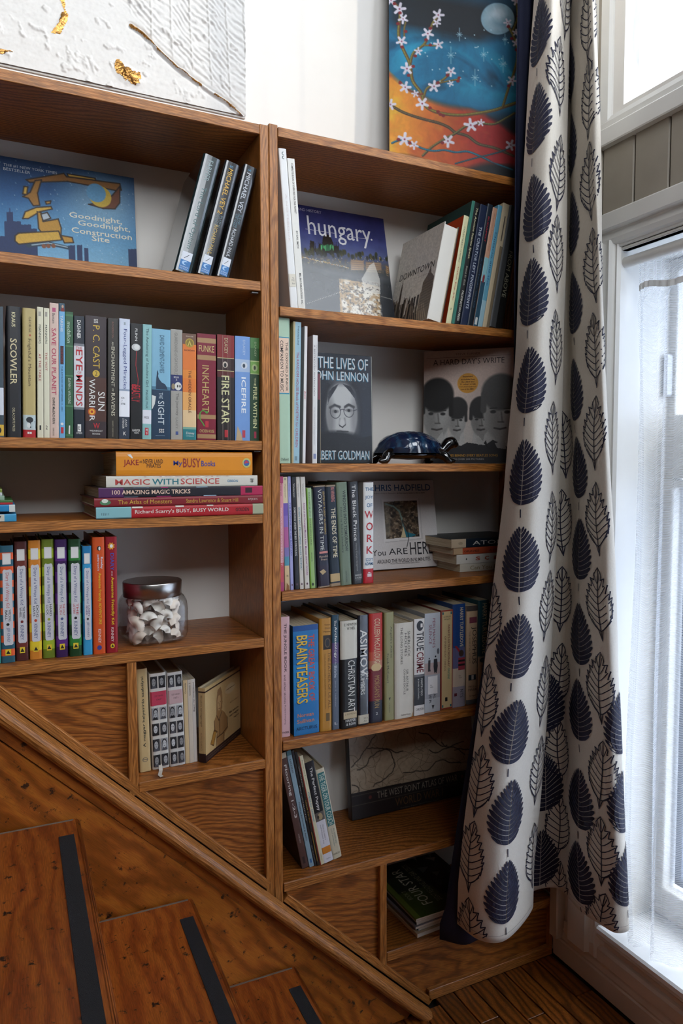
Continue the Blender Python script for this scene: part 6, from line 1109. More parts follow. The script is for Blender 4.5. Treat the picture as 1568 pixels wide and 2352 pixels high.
for j in range(nv + 1):
    t = j / nv; ph = t * math.pi / 2 * 1.0
    for i in range(nu):
        a = 6.2832 * i / nu; ux, uy = math.cos(a) * math.cos(ph), math.sin(a) * math.cos(ph)
        ds = sorted(math.hypot((ux - sx_) * 1.0, uy - sy_) for sx_, sy_ in seeds); g = min(1.0, (ds[1] - ds[0]) / .09)
        rim = 1.0 - t
        if rim > .86: g = min(1, abs(((a * 20 / 6.2832) % 1) - .5) * 2 * 3.0); g = max(g, .25)
        flare = 1 + .10 * max(0, (rim - .80) / .2) ** 2
        k = 1 - .035 * (1 - g) + (.012 * math.sin(ds[0] * 40) if rim < .86 else 0)
        vv.append((A_ * ux * flare * k, B_ * uy * flare * k, .024 + Hh * math.sin(ph) ** .85 * k))
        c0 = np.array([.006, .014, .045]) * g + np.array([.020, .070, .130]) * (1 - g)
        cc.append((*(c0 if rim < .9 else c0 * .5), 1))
for j in range(nv):
    for i in range(nu): ff.append((j * nu + i, j * nu + (i + 1) % nu, (j + 1) * nu + (i + 1) % nu, (j + 1) * nu + i))
so_ = mesh_obj('shell', vv, ff, GLZ, tor, smooth=True)
ca = so_.data.color_attributes.new('picture', 'FLOAT_COLOR', 'POINT'); ca.data.foreach_set('color', np.array(cc, np.float32).ravel())
def tube(name, pts, rads, mat, parent, n=16, sub=4):
    """smooth tapered limb through the points with round ends"""
    P_ = [Vector(p) for p in pts]; Q = []; R = []
    for i in range(len(P_) - 1):
        p0, p1, p2, p3 = P_[max(i - 1, 0)], P_[i], P_[i + 1], P_[min(i + 2, len(P_) - 1)]
        for k in range(sub):
            t = k / sub; Q.append(.5 * ((2 * p1) + (p2 - p0) * t + (2 * p0 - 5 * p1 + 4 * p2 - p3) * t * t + (3 * p1 - p0 - 3 * p2 + p3) * t ** 3)); R.append(rads[i] + (rads[i + 1] - rads[i]) * t)
    Q.append(P_[-1]); R.append(rads[-1])
    d0 = (Q[1] - Q[0]).normalized(); d1 = (Q[-1] - Q[-2]).normalized()
    pre = [(Q[0] - d0 * R[0] * s, R[0] * math.sqrt(max(0, 1 - s * s))) for s in (.98, .8, .45)]; post = [(Q[-1] + d1 * R[-1] * s, R[-1] * math.sqrt(max(0, 1 - s * s))) for s in (.45, .8, .98)]
    QR = pre + list(zip(Q, R)) + post; v = []; f = []
    for k, (q, r) in enumerate(QR):
        d = (QR[min(k + 1, len(QR) - 1)][0] - QR[max(k - 1, 0)][0]).normalized(); s_ = d.cross(Vector((0, .3, 1))).normalized() if abs(d.z) < .95 else d.cross(Vector((0, 1, 0))).normalized(); u_ = s_.cross(d)
        v += [q + (s_ * math.cos(6.2832 * i / n) + u_ * math.sin(6.2832 * i / n)) * r for i in range(n)]
    for k in range(len(QR) - 1): f += [(k * n + i, k * n + (i + 1) % n, (k + 1) * n + (i + 1) % n, (k + 1) * n + i) for i in range(n)]
    f += [tuple(range(n - 1, -1, -1)), tuple((len(QR) - 1) * n + i for i in range(n))]
    return mesh_obj(name, v, f, mat, parent, smooth=True)
bv, bf = [], []
for j in range(9):
    t = -1 + 2 * j / 8
    for i in range(40): a = 6.2832 * i / 40; r = math.sqrt(max(0, 1 - t * t)) ; bv.append((A_ * .97 * math.cos(a) * max(r, .05), B_ * .95 * math.sin(a) * max(r, .05), .020 + .011 * t))
for j in range(8): bf += [(j * 40 + i, j * 40 + (i + 1) % 40, (j + 1) * 40 + (i + 1) % 40, (j + 1) * 40 + i) for i in range(40)]
mesh_obj('belly', bv, bf, BLK, tor, smooth=True)
hd = tube('head', [(.070, 0, .024), (.088, 0, .034), (.101, 0, .047), (.112, 0, .050), (.119, 0, .047)], [.013, .0125, .0150, .0150, .0095], BLK, tor)
for sgn in (-1, 1): tube('eye', [(.1135, sgn * .0125, .0535), (.1140, sgn * .0132, .0535)], [.0026, .0022], BLK, hd, 10, 2)
for nm, x0, x1, yy, b in (('leg', .056, .078, -1, 0), ('leg', .052, .070, 1, 1), ('leg', -.056, -.080, -1, 0), ('leg', -.05, -.070, 1, 1), ):
    tube('leg', [(x0, yy * .030, .026), (x0 + (x1 - x0) * .7, yy * .044, .018), (x1, yy * .050, .0075), (x1 + math.copysign(.012, x1), yy * .052, .0062)], [.013, .0115, .0090, .0050], BLK, tor)
tube('tail', [(-.078, 0, .020), (-.094, 0, .012)], [.006, .003], BLK, tor)

# ================================================================ LEAF CURTAIN
CUR = [  # height, plan points (x, y) of the folds from the shelf side to the window side, left edge of the lining
    (2.55, [(0.614, -0.075), (0.579, -0.148), (0.589, -0.17), (0.669, -0.115), (0.727, -0.045), (0.728, -0.05), (0.69, -0.09), (0.643, -0.17), (0.622, -0.205), (0.64, -0.195), (0.666, -0.16)], 0.584),
    (2.3, [(0.599, -0.075), (0.569, -0.148), (0.583, -0.17), (0.668, -0.115), (0.726, -0.045), (0.731, -0.05), (0.696, -0.09), (0.655, -0.17), (0.639, -0.205), (0.66, -0.195), (0.687, -0.16)], 0.581),
    (2.05, [(0.585, -0.074), (0.559, -0.146), (0.579, -0.168), (0.67, -0.113), (0.725, -0.045), (0.734, -0.051), (0.696, -0.098), (0.663, -0.175), (0.65, -0.211), (0.673, -0.202), (0.7, -0.166)], 0.578),
    (1.8, [(0.572, -0.072), (0.551, -0.144), (0.575, -0.167), (0.671, -0.11), (0.724, -0.045), (0.737, -0.051), (0.698, -0.105), (0.674, -0.18), (0.661, -0.216), (0.681, -0.209), (0.708, -0.172)], 0.579),
    (1.5, [(0.561, -0.071), (0.544, -0.142), (0.571, -0.165), (0.672, -0.107), (0.723, -0.045), (0.743, -0.052), (0.704, -0.114), (0.683, -0.186), (0.671, -0.223), (0.69, -0.217), (0.718, -0.18)], 0.583),
    (1.2, [(0.536, -0.07), (0.526, -0.14), (0.561, -0.163), (0.671, -0.104), (0.718, -0.045), (0.75, -0.053), (0.714, -0.123), (0.695, -0.192), (0.686, -0.23), (0.709, -0.225), (0.738, -0.188)], 0.562),
    (0.9, [(0.499, -0.068), (0.496, -0.138), (0.538, -0.161), (0.657, -0.101), (0.702, -0.045), (0.745, -0.053), (0.714, -0.132), (0.702, -0.198), (0.7, -0.236), (0.728, -0.234), (0.757, -0.195)], 0.525),
    (0.65, [(0.464, -0.067), (0.467, -0.136), (0.516, -0.159), (0.644, -0.099), (0.686, -0.045), (0.74, -0.054), (0.713, -0.14), (0.705, -0.203), (0.708, -0.242), (0.74, -0.24), (0.77, -0.201)], 0.481),
    (0.45, [(0.437, -0.066), (0.444, -0.134), (0.498, -0.158), (0.631, -0.097), (0.673, -0.045), (0.735, -0.055), (0.712, -0.145), (0.71, -0.207), (0.716, -0.247), (0.75, -0.246), (0.78, -0.206)], 0.445),
    (0.32, [(0.424, -0.065), (0.436, -0.133), (0.49, -0.157), (0.621, -0.095), (0.661, -0.045), (0.731, -0.055), (0.712, -0.149), (0.713, -0.21), (0.722, -0.25), (0.756, -0.249), (0.787, -0.209)], 0.424),
    (0.22, [(0.423, -0.065), (0.435, -0.133), (0.488, -0.157), (0.618, -0.095), (0.656, -0.045), (0.729, -0.055), (0.714, -0.15), (0.718, -0.21), (0.727, -0.25), (0.762, -0.25), (0.793, -0.21)], 0.409),
]
CZ = np.array([c[0] for c in CUR])[::-1]; CX = np.array([[p[0] for p in c[1]] for c in CUR])[::-1]; CY = np.array([[p[1] for p in c[1]] for c in CUR])[::-1]; CLN = np.array([c[2] for c in CUR])[::-1]
NK = CX.shape[1]
def crm(Pm, kap):
    i = np.clip(kap.astype(int), 0, NK - 2); t = kap - i
    g = lambda j: Pm[..., np.clip(j, 0, NK - 1)] if Pm.ndim == 1 else Pm[np.arange(len(kap)), np.clip(j, 0, NK - 1)]
    a, b, c, d = g(i - 1), g(i), g(i + 1), g(i + 2)
    return .5 * ((2 * b) + (-a + c) * t + (2 * a - 5 * b + 4 * c - d) * t * t + (-a + 3 * b - 3 * c + d) * t ** 3)
def cloth(kap, z):
    kap, z = np.asarray(kap, float), np.asarray(z, float)
    PX = np.stack([np.interp(z, CZ, CX[:, j]) for j in range(NK)], -1); PY = np.stack([np.interp(z, CZ, CY[:, j]) for j in range(NK)], -1)
    wob = .0018 * np.sin(z * 7 + kap * 1.7) + .0012 * np.sin(z * 15 + kap * 2.9)
    return np.minimum(crm(PX, kap), .772), crm(PY, kap) + wob
ZT = 3.15
KK = np.linspace(0, NK - 1, 121)
def ulen(z):
    x, y = cloth(KK, np.full_like(KK, z)); return np.concatenate([[0], np.cumsum(np.hypot(np.diff(x), np.diff(y)))])
_UZ = np.arange(.20, 2.56, .02); _UL = np.stack([ulen(z) for z in _UZ])
def u_at(z):
    z = np.clip(z, _UZ[0], _UZ[-1]); i = int(min((z - _UZ[0]) / .02, len(_UZ) - 2)); t = (z - _UZ[i]) / .02; return _UL[i] * (1 - t) + _UL[i + 1] * t
def fabric():
    m, nt, b = new_mat('linen'); L = nt.links.new
    tc = N(nt, 'ShaderNodeTexCoord'); n1 = N(nt, 'ShaderNodeTexNoise', i_Scale=900.0, i_Detail=2.0); mp = N(nt, 'ShaderNodeMapping'); mp.inputs['Scale'].default_value = (1, 1, .25); L(tc.outputs['Object'], mp.inputs[0]); L(mp.outputs[0], n1.inputs['Vector'])
    mx = N(nt, 'ShaderNodeMix', data_type='RGBA'); mx.inputs['A'].default_value = (*lin('#c4bbae'), 1); mx.inputs['B'].default_value = (*lin('#dcd5ca'), 1); L(n1.outputs['Fac'], mx.inputs['Factor']); L(mx.outputs['Result'], b.inputs['Base Color'])
    b.inputs['Roughness'].default_value = .85; b.inputs['Specular IOR Level'].default_value = .15; b.inputs['Sheen Weight'].default_value = .15
    bp = N(nt, 'ShaderNodeBump', i_Strength=.25, i_Distance=.0006); L(n1.outputs['Fac'], bp.inputs['Height']); L(bp.outputs['Normal'], b.inputs['Normal']); return m
LINEN = fabric(); NAVY = paint('#141a38', .8, .25, 500.0, .2); THREAD = paint('#1a1b36', .7, .35, 700.0, .3)
cur = tag(empty('leaf_curtain', (.64, -.12, .2)), 'cream curtain embroidered with navy leaves hanging over the right bookcase', 'curtain')
CO = np.array([.64, -.12, .2])
nz = 210; zz = np.linspace(.22, ZT, nz); KG = np.linspace(0, NK - 1, 281)
v = []; 
for z in zz:
    x, y = cloth(KG, np.full_like(KG, z)); v += [(a - CO[0], b - CO[1], z - CO[2]) for a, b in zip(x, y)]
n_ = len(KG); f = [(r * n_ + i, r * n_ + i + 1, (r + 1) * n_ + i + 1, (r + 1) * n_ + i) for r in range(nz - 1) for i in range(n_ - 1)]
fab = mesh_obj('fabric', v, f, LINEN, cur, smooth=True)
sm = fab.modifiers.new('thick', 'SOLIDIFY'); sm.thickness = .0012; sm.offset = -1.0
def on_cloth(kc, zc, du, dz, off):
    """points at cloth offsets (du along the fabric, dz up) from the spot (kc, zc)"""
    out = []
    for a, b in zip(du, dz):
        z = float(np.clip(zc + b, .2205, 2.54)); U = u_at(z); uc = np.interp(kc, KK, U); k = float(np.interp(np.clip(uc + a, U[0], U[-1]), U, KK)); out.append((k, z))
    k = np.array([q[0] for q in out]); z = np.array([q[1] for q in out])
    x, y = cloth(k, z); e = .02; xa, ya = cloth(np.clip(k - e, 0, NK - 1), z); xb, yb = cloth(np.clip(k + e, 0, NK - 1), z)
    tx, ty = xb - xa, yb - ya; L_ = np.hypot(tx, ty) + 1e-9; nx_, ny_ = ty / L_, -tx / L_   # facing the room
    return [(p - CO[0], q - CO[1], r - CO[2]) for p, q, r in zip(x + nx_ * off, y + ny_ * off, z)]
def leaf_dark(seed, W=.104, H=.150):
    r = random.Random(seed); tilt = r.uniform(-.10, .10); pts = []; fc = []
    wid = lambda t: .5 * W * max(0, math.sin(math.pi * min(1, max(0, t)) ** .74)) ** .72
    n = 13; g = .0010
    def P(t, r_, side, gap):
        te = min(1.02, t + .05 * (1 - t) + .78 * t * (1 - t)); x = g + r_ * (wid(te) - g); y = t + (te - t) * r_ ** 1.5
        return side * x, (y * H - H / 2) + gap
    for side in (-1, 1):
        for k in range(n):
            t0, t1 = .02 + k * .93 / n, .02 + (k + 1) * .93 / n; b = len(pts); m_ = 6
            for i in range(m_ + 1):
                rr = i / m_; rr2 = min(rr, .985); taper = 1.0 if i < m_ else .35
                xa, ya = P(t0, rr2, side, 0); xb, yb = P(t1, rr2, side, 0); mid = ((xa + xb) / 2, (ya + yb) / 2); dx, dy = xb - xa, yb - ya; L_ = math.hypot(dx, dy) + 1e-9
                hw = max(.0002, L_ / 2 - .00075) * taper
                pts += [(mid[0] - dx / L_ * hw, mid[1] - dy / L_ * hw), (mid[0] + dx / L_ * hw, mid[1] + dy / L_ * hw)]
            fc += [(b + 2 * i, b + 2 * i + 2, b + 2 * i + 3, b + 2 * i + 1) for i in range(m_)]
    b = len(pts); pts += [(-.0013, -H / 2 - .006), (.0013, -H / 2 - .006), (.0028, -H / 2 - .024), (.0004, -H / 2 - .024)]; fc.append((b, b + 1, b + 2, b + 3))
    co, si = math.cos(tilt), math.sin(tilt)
    return [(x * co - y * si, x * si + y * co) for x, y in pts], fc
def leaf_line(seed, W=.082, H=.158):
    r = random.Random(seed); tilt = r.uniform(-.10, .10); bend = r.uniform(-.012, .012); pts = []; fc = []
    wid = lambda t: .5 * W * max(0, math.sin(math.pi * min(1, max(0, (t - .10) / .9)) ** .80)) ** .85
    mid = lambda t: (bend * math.sin(math.pi * t), t * H - H / 2)
    def rib(L_, w):
        for (a, b), (c, d) in zip(L_[:-1], L_[1:]):
            q = math.hypot(c - a, d - b) + 1e-9; ox, oy = -(d - b) / q * w / 2, (c - a) / q * w / 2; ex, ey = (c - a) / q * w * .3, (d - b) / q * w * .3; k = len(pts)
            pts.extend([(a + ox - ex, b + oy - ey), (c + ox + ex, d + oy + ey), (c - ox + ex, d - oy + ey), (a - ox - ex, b - oy - ey)]); fc.append((k, k + 1, k + 2, k + 3))
    rib([mid(t) for t in np.linspace(-.03, .97, 12)], .0028)
    for side in (-1, 1):
        out = []; nt_ = 7
        out.append(mid(-.02)); out += [(mid(t)[0] + side * wid(t), mid(t)[1]) for t in (.12, .16, .20, .25)]
        for k in range(nt_):
            t = .28 + k * .62 / nt_; dt = .62 / nt_; w0 = wid(t)
            out += [(mid(t)[0] + side * (w0 + .0026), mid(t)[1] + dt * H * .45), (mid(t)[0] + side * (wid(t + dt) - .0025), mid(t)[1] + dt * H * .15), (mid(t + dt)[0] + side * wid(t + dt), mid(t + dt)[1] - .001)]
        out += [(mid(.95)[0] + side * wid(.95), mid(.95)[1]), mid(1.0)]
        rib(out, .0025)
        for k in range(8):
            t = .10 + k * .095; te = t + .16; x1, y1 = mid(te); we = wid(te) * .97
            rib([(mid(t)[0] + side * we * q, mid(t)[1] + (y1 - mid(t)[1]) * q ** 1.4) for q in (0, .3, .6, .85, 1)], .0021)
    co, si = math.cos(tilt), math.sin(tilt)
    return [(x * co - y * si, x * si + y * co) for x, y in pts], fc
DL = [(0.65, 2.2), (0.8, 2.01), (0.9, 1.82), (0.95, 1.64), (1.0, 1.45), (1.05, 1.25), (1.3, 1.06), (1.5, 0.87), (1.75, 0.68), (1.9, 0.5), (1.95, 0.32), (5.7, 2.36), (5.7, 2.17), (5.75, 2.0), (5.85, 1.82), (5.9, 1.64), (5.9, 1.44), (5.95, 1.26), (6.0, 1.07), (5.95, 0.87), (5.95, 0.69), (6.0, 0.48), (5.95, 0.3), (4.35, 0.48), (4.35, 0.29), (4.25, .68), (9.0, 0.69), (9.0, 0.51), (9.0, 0.34), (.6, 2.4)]
OL = [(2.6, 2.28), (2.3, 2.11), (2.35, 1.91), (2.4, 1.74), (2.45, 1.54), (2.5, 1.34), (2.55, 1.14), (2.6, 0.96), (2.7, 0.76), (2.75, 0.57), (2.85, 0.36), (7.3, 2.4), (7.35, 2.22), (7.3, 2.06), (7.25, 1.89), (7.4, 1.71), (7.25, 1.53), (7.2, 1.35), (7.25, 1.16), (7.25, 0.97), (7.25, 0.78), (7.2, 0.58), (7.15, 0.40), (7.25, 0.225), (4.5, 1.33), (4.55, 1.14), (4.7, 0.95), (4.75, 0.76), (4.9, 0.57), (4.95, 0.385), (5.15, 0.215), (0.1, 0.93), (0.4, 0.75), (0.5, 0.57), (0.55, 0.40), (0.6, 0.225), (2.5, 2.46)]
for i, (k, z) in enumerate(DL):
    p2, f2 = leaf_dark(i, .100 + .010 * (z < 1.2), .150)
    mesh_obj('embroidered_leaf', on_cloth(k, z + .012, [p[0] for p in p2], [p[1] for p in p2], .0015), f2, THREAD, fab)
for i, (k, z) in enumerate(OL):
    p2, f2 = leaf_line(100 + i)
    keep = [q for q in f2 if min(z + p2[j][1] for j in q) > .223]
    mesh_obj('embroidered_leaf', on_cloth(k, z, [p[0] for p in p2], [p[1] for p in p2], .0015), keep, THREAD, fab)
# hem stitching and the navy lining behind
st_k = np.linspace(0, NK - 1, 90)
sv, sf = [], []
for i in range(0, 88):
    b = len(sv); sv += on_cloth(st_k[i], .235, [0, 0], [0, .0007], .0012) + on_cloth(st_k[i + 1], .235, [0, 0], [0, .0007], .0012); sf.append((b, b + 2, b + 3, b + 1))
mesh_obj('hem_stitch', sv, sf, paint('#6f6a64', .8), fab)
lv, lf = [], []; nl = 24
zl = np.linspace(.170, ZT, 80)
for z in zl:
    xl = float(np.interp(z, CZ, CLN)); xr = float(np.interp(z, CZ, CX[:, 3])) + .02
    if z < .215: xl -= .012; xr += .012
    for i in range(nl):
        t = i / (nl - 1); fl_ = np.clip((.9 - z) / .7, 0, 1)
        lv.append((xl + (xr - xl) * t - CO[0], -.026 - .016 * math.sin(t * 9.5 + z * .8) ** 2 - .045 * fl_ * math.sin(min(1, t * 1.25) * math.pi) ** 1.0 - .004 - CO[1], z - CO[2]))
lf = [(r * nl + i, r * nl + i + 1, (r + 1) * nl + i + 1, (r + 1) * nl + i) for r in range(79) for i in range(nl - 1)]
li = mesh_obj('lining', lv, lf, NAVY, cur, smooth=True); sm = li.modifiers.new('thick', 'SOLIDIFY'); sm.thickness = .001

# ================================================================ SHEER CURTAINS
def sheer(name, dens, col='#eef1f4'):
    m, nt, b = new_mat(name); L = nt.links.new; nt.nodes.remove(b); out = nt.nodes['Material Output']
    tr = N(nt, 'ShaderNodeBsdfTransparent'); df = N(nt, 'ShaderNodeBsdfDiffuse'); tl = N(nt, 'ShaderNodeBsdfTranslucent')
    for n in (df, tl): n.inputs[0].default_value = (*lin(col), 1)
    tc = N(nt, 'ShaderNodeTexCoord'); mp = N(nt, 'ShaderNodeMapping'); mp.inputs['Scale'].default_value = (1, 1, 1)
    wv = N(nt, 'ShaderNodeTexWave', wave_type='BANDS', bands_direction='DIAGONAL', i_Scale=120.0, i_Distortion=.3); L(tc.outputs['Object'], wv.inputs['Vector'])
    mr = N(nt, 'ShaderNodeMapRange', i_3=dens - .08, i_4=dens + .08); L(wv.outputs['Fac'], mr.inputs[0])
    a = N(nt, 'ShaderNodeAddShader'); mh = N(nt, 'ShaderNodeMixShader', i_0=.5); L(df.outputs[0], mh.inputs[1]); L(tl.outputs[0], mh.inputs[2])
    mx = N(nt, 'ShaderNodeMixShader'); L(mr.outputs[0], mx.inputs[0]); L(tr.outputs[0], mx.inputs[1]); L(mh.outputs[0], mx.inputs[2]); L(mx.outputs[0], out.inputs[0]); return m
rod = tag(tube('tension_rod', [(.800, -.1655, 1.738), (.800, -1.49, 1.738)], [.0125, .0125], TRIM, None, 18, 2), 'white tension rod at the head of the lower window', 'curtain rod')
SH = sheer('sheer_voile', .30); SHU = sheer('sheer_voile_bright', .38); HEM = paint('#f0f0ee', .8, .03)
scu = tag(empty('sheer_curtain', (.80, -.2, .17)), 'white net curtain on the rod inside the lower window, brushing the sill', 'curtain')
ny_, nz_ = 150, 70; v = []
for r in range(nz_):
    t = r / (nz_ - 1); z = 1.752 - 1.575 * t
    for i in range(ny_):
        s_ = i / (ny_ - 1)
        y = -.186 - 1.28 * (s_ ** 1.35) - .022 * math.exp(-((t - .35) / .3) ** 2) * math.exp(-s_ * 9) - .012 * t * math.exp(-s_ * 12)
        amp = (.012 + .010 * t) * (1.0 - .35 * s_)
        x = .802 + amp * math.sin(s_ * 62 + 1.2 * math.sin(t * 2.3 + s_ * 5)) + .006 * math.sin(s_ * 151 + t * 4)
        if t < .06: x = .802 + (.0135 + .002 * math.sin(s_ * 260)) * (1 if (i % 2) else .8)
        x -= .016 * max(0, t - .82) / .18 * math.exp(-s_ * 7)      # kicked forward over the sill
        y -= .05 * max(0, t - .86) / .14 * math.exp(-s_ * 10) * math.sin(s_ * 20)
        v.append((x - .80, y + .2, z - .17))
f = [(r * ny_ + i, r * ny_ + i + 1, (r + 1) * ny_ + i + 1, (r + 1) * ny_ + i) for r in range(nz_ - 1) for i in range(ny_ - 1)]
sh = mesh_obj('net', v, f, SH, scu, smooth=True)
hv, hf = [], []
for i in range(ny_):
    k = 4 * ny_ + i
    for dz in (-.004, .010): hv.append((v[k][0] - .002, v[k][1], 1.672 - .17 + dz + .006 * math.sin(i * .21)))
hf = [(2 * i, 2 * i + 1, 2 * i + 3, 2 * i + 2) for i in range(ny_ - 1)]
mesh_obj('header_tape', hv, hf, HEM, scu, smooth=True)
scw = tag(empty('sheer_curtain', (.845, -.2, 2.09)), 'white net curtain hanging behind the upper window sash', 'curtain')
v = []
for r in range(2):
    for i in range(170):
        s_ = i / 169; v.append((.012 * math.sin(s_ * 40) + .006 * math.sin(s_ * 97 + 1), .03 - s_ * 1.06, r * 1.40))
mesh_obj('net', v, [(i, i + 1, 171 + i, 170 + i) for i in range(169)], SHU, scw, smooth=True)
# ================================================================ PICTURES ON THE WALL
def moonpic():
    W, H = .360, .600; P = Pic(W / H, 380); A = P.asp
    # design grid: 840..1240 wide zoom ; s from the left edge, t from the bottom of the visible part
    # laid out in units of the visible part: from the left edge and up from the slanting foot
    KS = 1660 / 2200
    q = lambda X, Y: ((X - 165 - .036 * Y) / 1310 * A, 1 - .142 - (1372 + (X - 215) * (.02 + .04 * (1372 - Y) / 1372) - Y) / 2200)
    x = P.x * .811 / A; y = 1 - ((1 - .142 - P.y) * 2200 + (P.x / A * 1310 - 50) * .195) / 1660
    st_ = [(-.35, '#0c3448'), (-.1, '#0f4a68'), (0, '#0f4a68'), (.10, '#0d3a52'), (.16, '#0c141c'), (.30, '#0f1a24'), (.38, '#0c5474'), (.55, '#0c6088'), (.64, '#0c4868'), (.70, '#0a1822'), (.80, '#101820'), (1, '#15161a')]
    for k in range(3): P.c[..., k] = np.interp(y, [u[0] for u in st_], [P.col(u[1])[k] for u in st_])
    A_ = .811
    sw = fbm(x * 3 + .8 * np.sin(y * 7 + x * 3), y * 9 + 1.5 * np.sin(x * 5), 4, 4)
    band = .30 + .07 * np.sin(x * 5.5 + .6) + .10 * (sw - .5)
    P.mix(np.clip((y - band) * 14, 0, 1) * np.clip((.70 + .06 * np.sin(x * 4) - y) * 12, 0, 1), '#106a90')
    P.mix(np.clip((sw - .48) * 5, 0, 1) * np.clip((y - .3) * 8, 0, 1) * np.clip((.68 - y) * 9, 0, 1), '#1f8cb0'); P.mix(np.clip((.44 - sw) * 5, 0, 1) * np.clip((.72 - y) * 9, 0, 1) * .7, '#0c2c40')
    P.mix(np.clip((.06 - x) * 12, 0, 1) * (y < .6) * .7, '#12648a')
    n2 = fbm(x * 6, y * 9, 4, 14)
    edge = .575 + .30 * np.clip(x / A_, 0, 1) ** .8 * .75 + .03 * np.sin(x * 9) + .02 * (n2 - .5)
    m = np.clip((y - edge) * 30, 0, 1)
    warm = np.clip(x / A_ * 1.7 - .15 + .4 * (n2 - .5), 0, 1)
    col = np.array([.86, .55, .16]) * (1 - warm[..., None]) + np.array([.60, .07, .07]) * warm[..., None]
    P.c = P.c * (1 - m[..., None]) + col * m[..., None]
    P.mix(m * np.clip((n2 - .52) * 5, 0, 1) * (1 - warm) * .8, '#d9a82c'); P.mix(m * np.clip((.42 - n2) * 6, 0, 1) * .7, '#a8401c')
    P.mix(np.clip((y - (1.02 - .17 * np.clip(x / A_ - .38, 0, 1) - .02 * np.sin(x * 14))) * 26, 0, 1), '#11161c')
    P.blob(*q(1135, 242), .068, .0645, '#7fa0b0', .06); P.blob(*q(1110, 230), .036, .044, '#a8bcc6', .9, .8); P.blob(*q(1170, 270), .04, .022, '#5c8498', .9, .6); P.blob(*q(1150, 200), .026, .03, '#c0ccd2', .9, .5)
    br, hl = '#5c4020', '#8a8a34'
    def branch(pts, w, c=br, c2=hl):
        z = [q(*k) for k in pts]; Z = []
        for i in range(len(z) - 1):
            a, b, c_, d = z[max(i - 1, 0)], z[i], z[i + 1], z[min(i + 2, len(z) - 1)]
            for k in range(6):
                t = k / 6; Z.append(tuple(.5 * (2 * b[j] + (c_[j] - a[j]) * t + (2 * a[j] - 5 * b[j] + 4 * c_[j] - d[j]) * t * t + (3 * b[j] - a[j] - 3 * c_[j] + d[j]) * t ** 3) for j in (0, 1)))
        Z.append(z[-1]); w *= .80; P.stroke(Z, w, c); P.stroke([(a - w * .18, b - w * .15) for a, b in Z], w * .38, c2, a=.75)
    branch([(215, 60), (268, 150), (262, 340), (300, 460), (370, 610), (400, 760), (485, 880), (520, 985), (640, 1050), (850, 1075), (1100, 1045), (1240, 1005), (1320, 980)], .016)
    branch([(375, 600), (400, 510), (490, 440), (530, 350), (560, 260), (605, 200)], .013); branch([(490, 448), (560, 455), (610, 455)], .008); branch([(505, 900), (530, 830), (620, 785), (680, 750), (740, 690)], .011); branch([(620, 790), (700, 775), (800, 760)], .008)
    branch([(485, 880), (430, 870), (350, 830), (285, 760)], .008, '#6a2a1c', '#8c4a24'); branch([(315, 380), (310, 300), (322, 235)], .008)
    branch([(1205, 1010), (1250, 850), (1290, 730), (1318, 600), (1310, 480), (1270, 380), (1225, 300)], .013); branch([(1270, 360), (1310, 240), (1295, 110)], .010)
    branch([(225, 980), (330, 1040), (480, 1095), (640, 1140), (730, 1180), (790, 1225), (900, 1260), (1000, 1330), (1150, 1370), (1310, 1440)], .014, '#3c2a1c', '#6a5c34'); branch([(510, 1425), (590, 1350), (700, 1280), (790, 1235), (890, 1170), (1000, 1150), (1130, 1160), (1240, 1110), (1310, 1070)], .012, '#3a2c1c', '#8c8a44')
    branch([(235, 1310), (310, 1285), (400, 1310), (500, 1360), (600, 1385), (700, 1380), (800, 1400), (900, 1395), (1000, 1430), (1150, 1500), (1310, 1560)], .010, '#0f3a4c', '#2c8ca0'); branch([(800, 1500), (950, 1460), (1200, 1400), (1300, 1350)], .008, '#14323c', '#2a6474')
    P.blob(*q(1210, 1465), .048, .019, '#a01820', .3)
    r = random.Random(6)
    def flower(X, Y, s):
        s *= .80; cx, cyy = q(X, Y); a0 = r.uniform(0, 6)
        for k in range(5): a = a0 + k * 1.2566; P.stroke([(cx, cyy), (cx + s * math.cos(a), cyy + s * math.sin(a))], s * .5, '#d6d0dc', s * .15)
        P.blob(cx, cyy, s * .18, s * .18, '#8c3450', .4)
    for X, Y, s in ((185, 35, .022), (262, 115, .028), (297, 205, .022), (290, 405, .024), (607, 185, .026), (595, 255, .018), (520, 345, .026), (617, 445, .022), (440, 500, .018), (345, 650, .027), (735, 690, .022), (590, 815, .026), (735, 795, .014), (335, 815, .026), (425, 875, .016), (490, 965, .028), (210, 965, .024), (925, 1165, .030), (1015, 1145, .016), (728, 1300, .028), (345, 1278, .030), (430, 1330, .020), (1285, 1345, .024), (1295, 95, .020), (1225, 280, .018), (1300, 370, .016), (1305, 460, .018), (1280, 785, .022)): flower(X, Y, s)
    for X, Y in ((215, 65), (268, 150), (252, 245), (323, 318), (295, 455), (540, 300), (505, 400), (545, 448), (415, 540), (400, 632), (362, 710), (290, 775), (560, 1005), (632, 1040), (655, 1065), (680, 1075), (622, 785), (705, 720), (810, 748), (800, 775), (290, 1278), (390, 1310), (680, 1315), (970, 1175), (1320, 230), (1310, 520), (1252, 830), (1232, 315), (1265, 420)): P.blob(*q(X, Y), .008, .007, '#7c141c', .2)
    for X, Y, s in ((800, 365, .026), (730, 545, .034), (1020, 550, .028), (1195, 640, .034), (950, 750, .034), (1205, 425, .022)):
        cx, cyy = q(X, Y)
        for a, k in ((0, .45), (1.571, 1), (.785, .4), (2.356, .4)): P.stroke([(cx - s * k * math.cos(a), cyy - s * k * math.sin(a)), (cx + s * k * math.cos(a), cyy + s * k * math.sin(a))], .003, '#9cc0d0', a=.8)
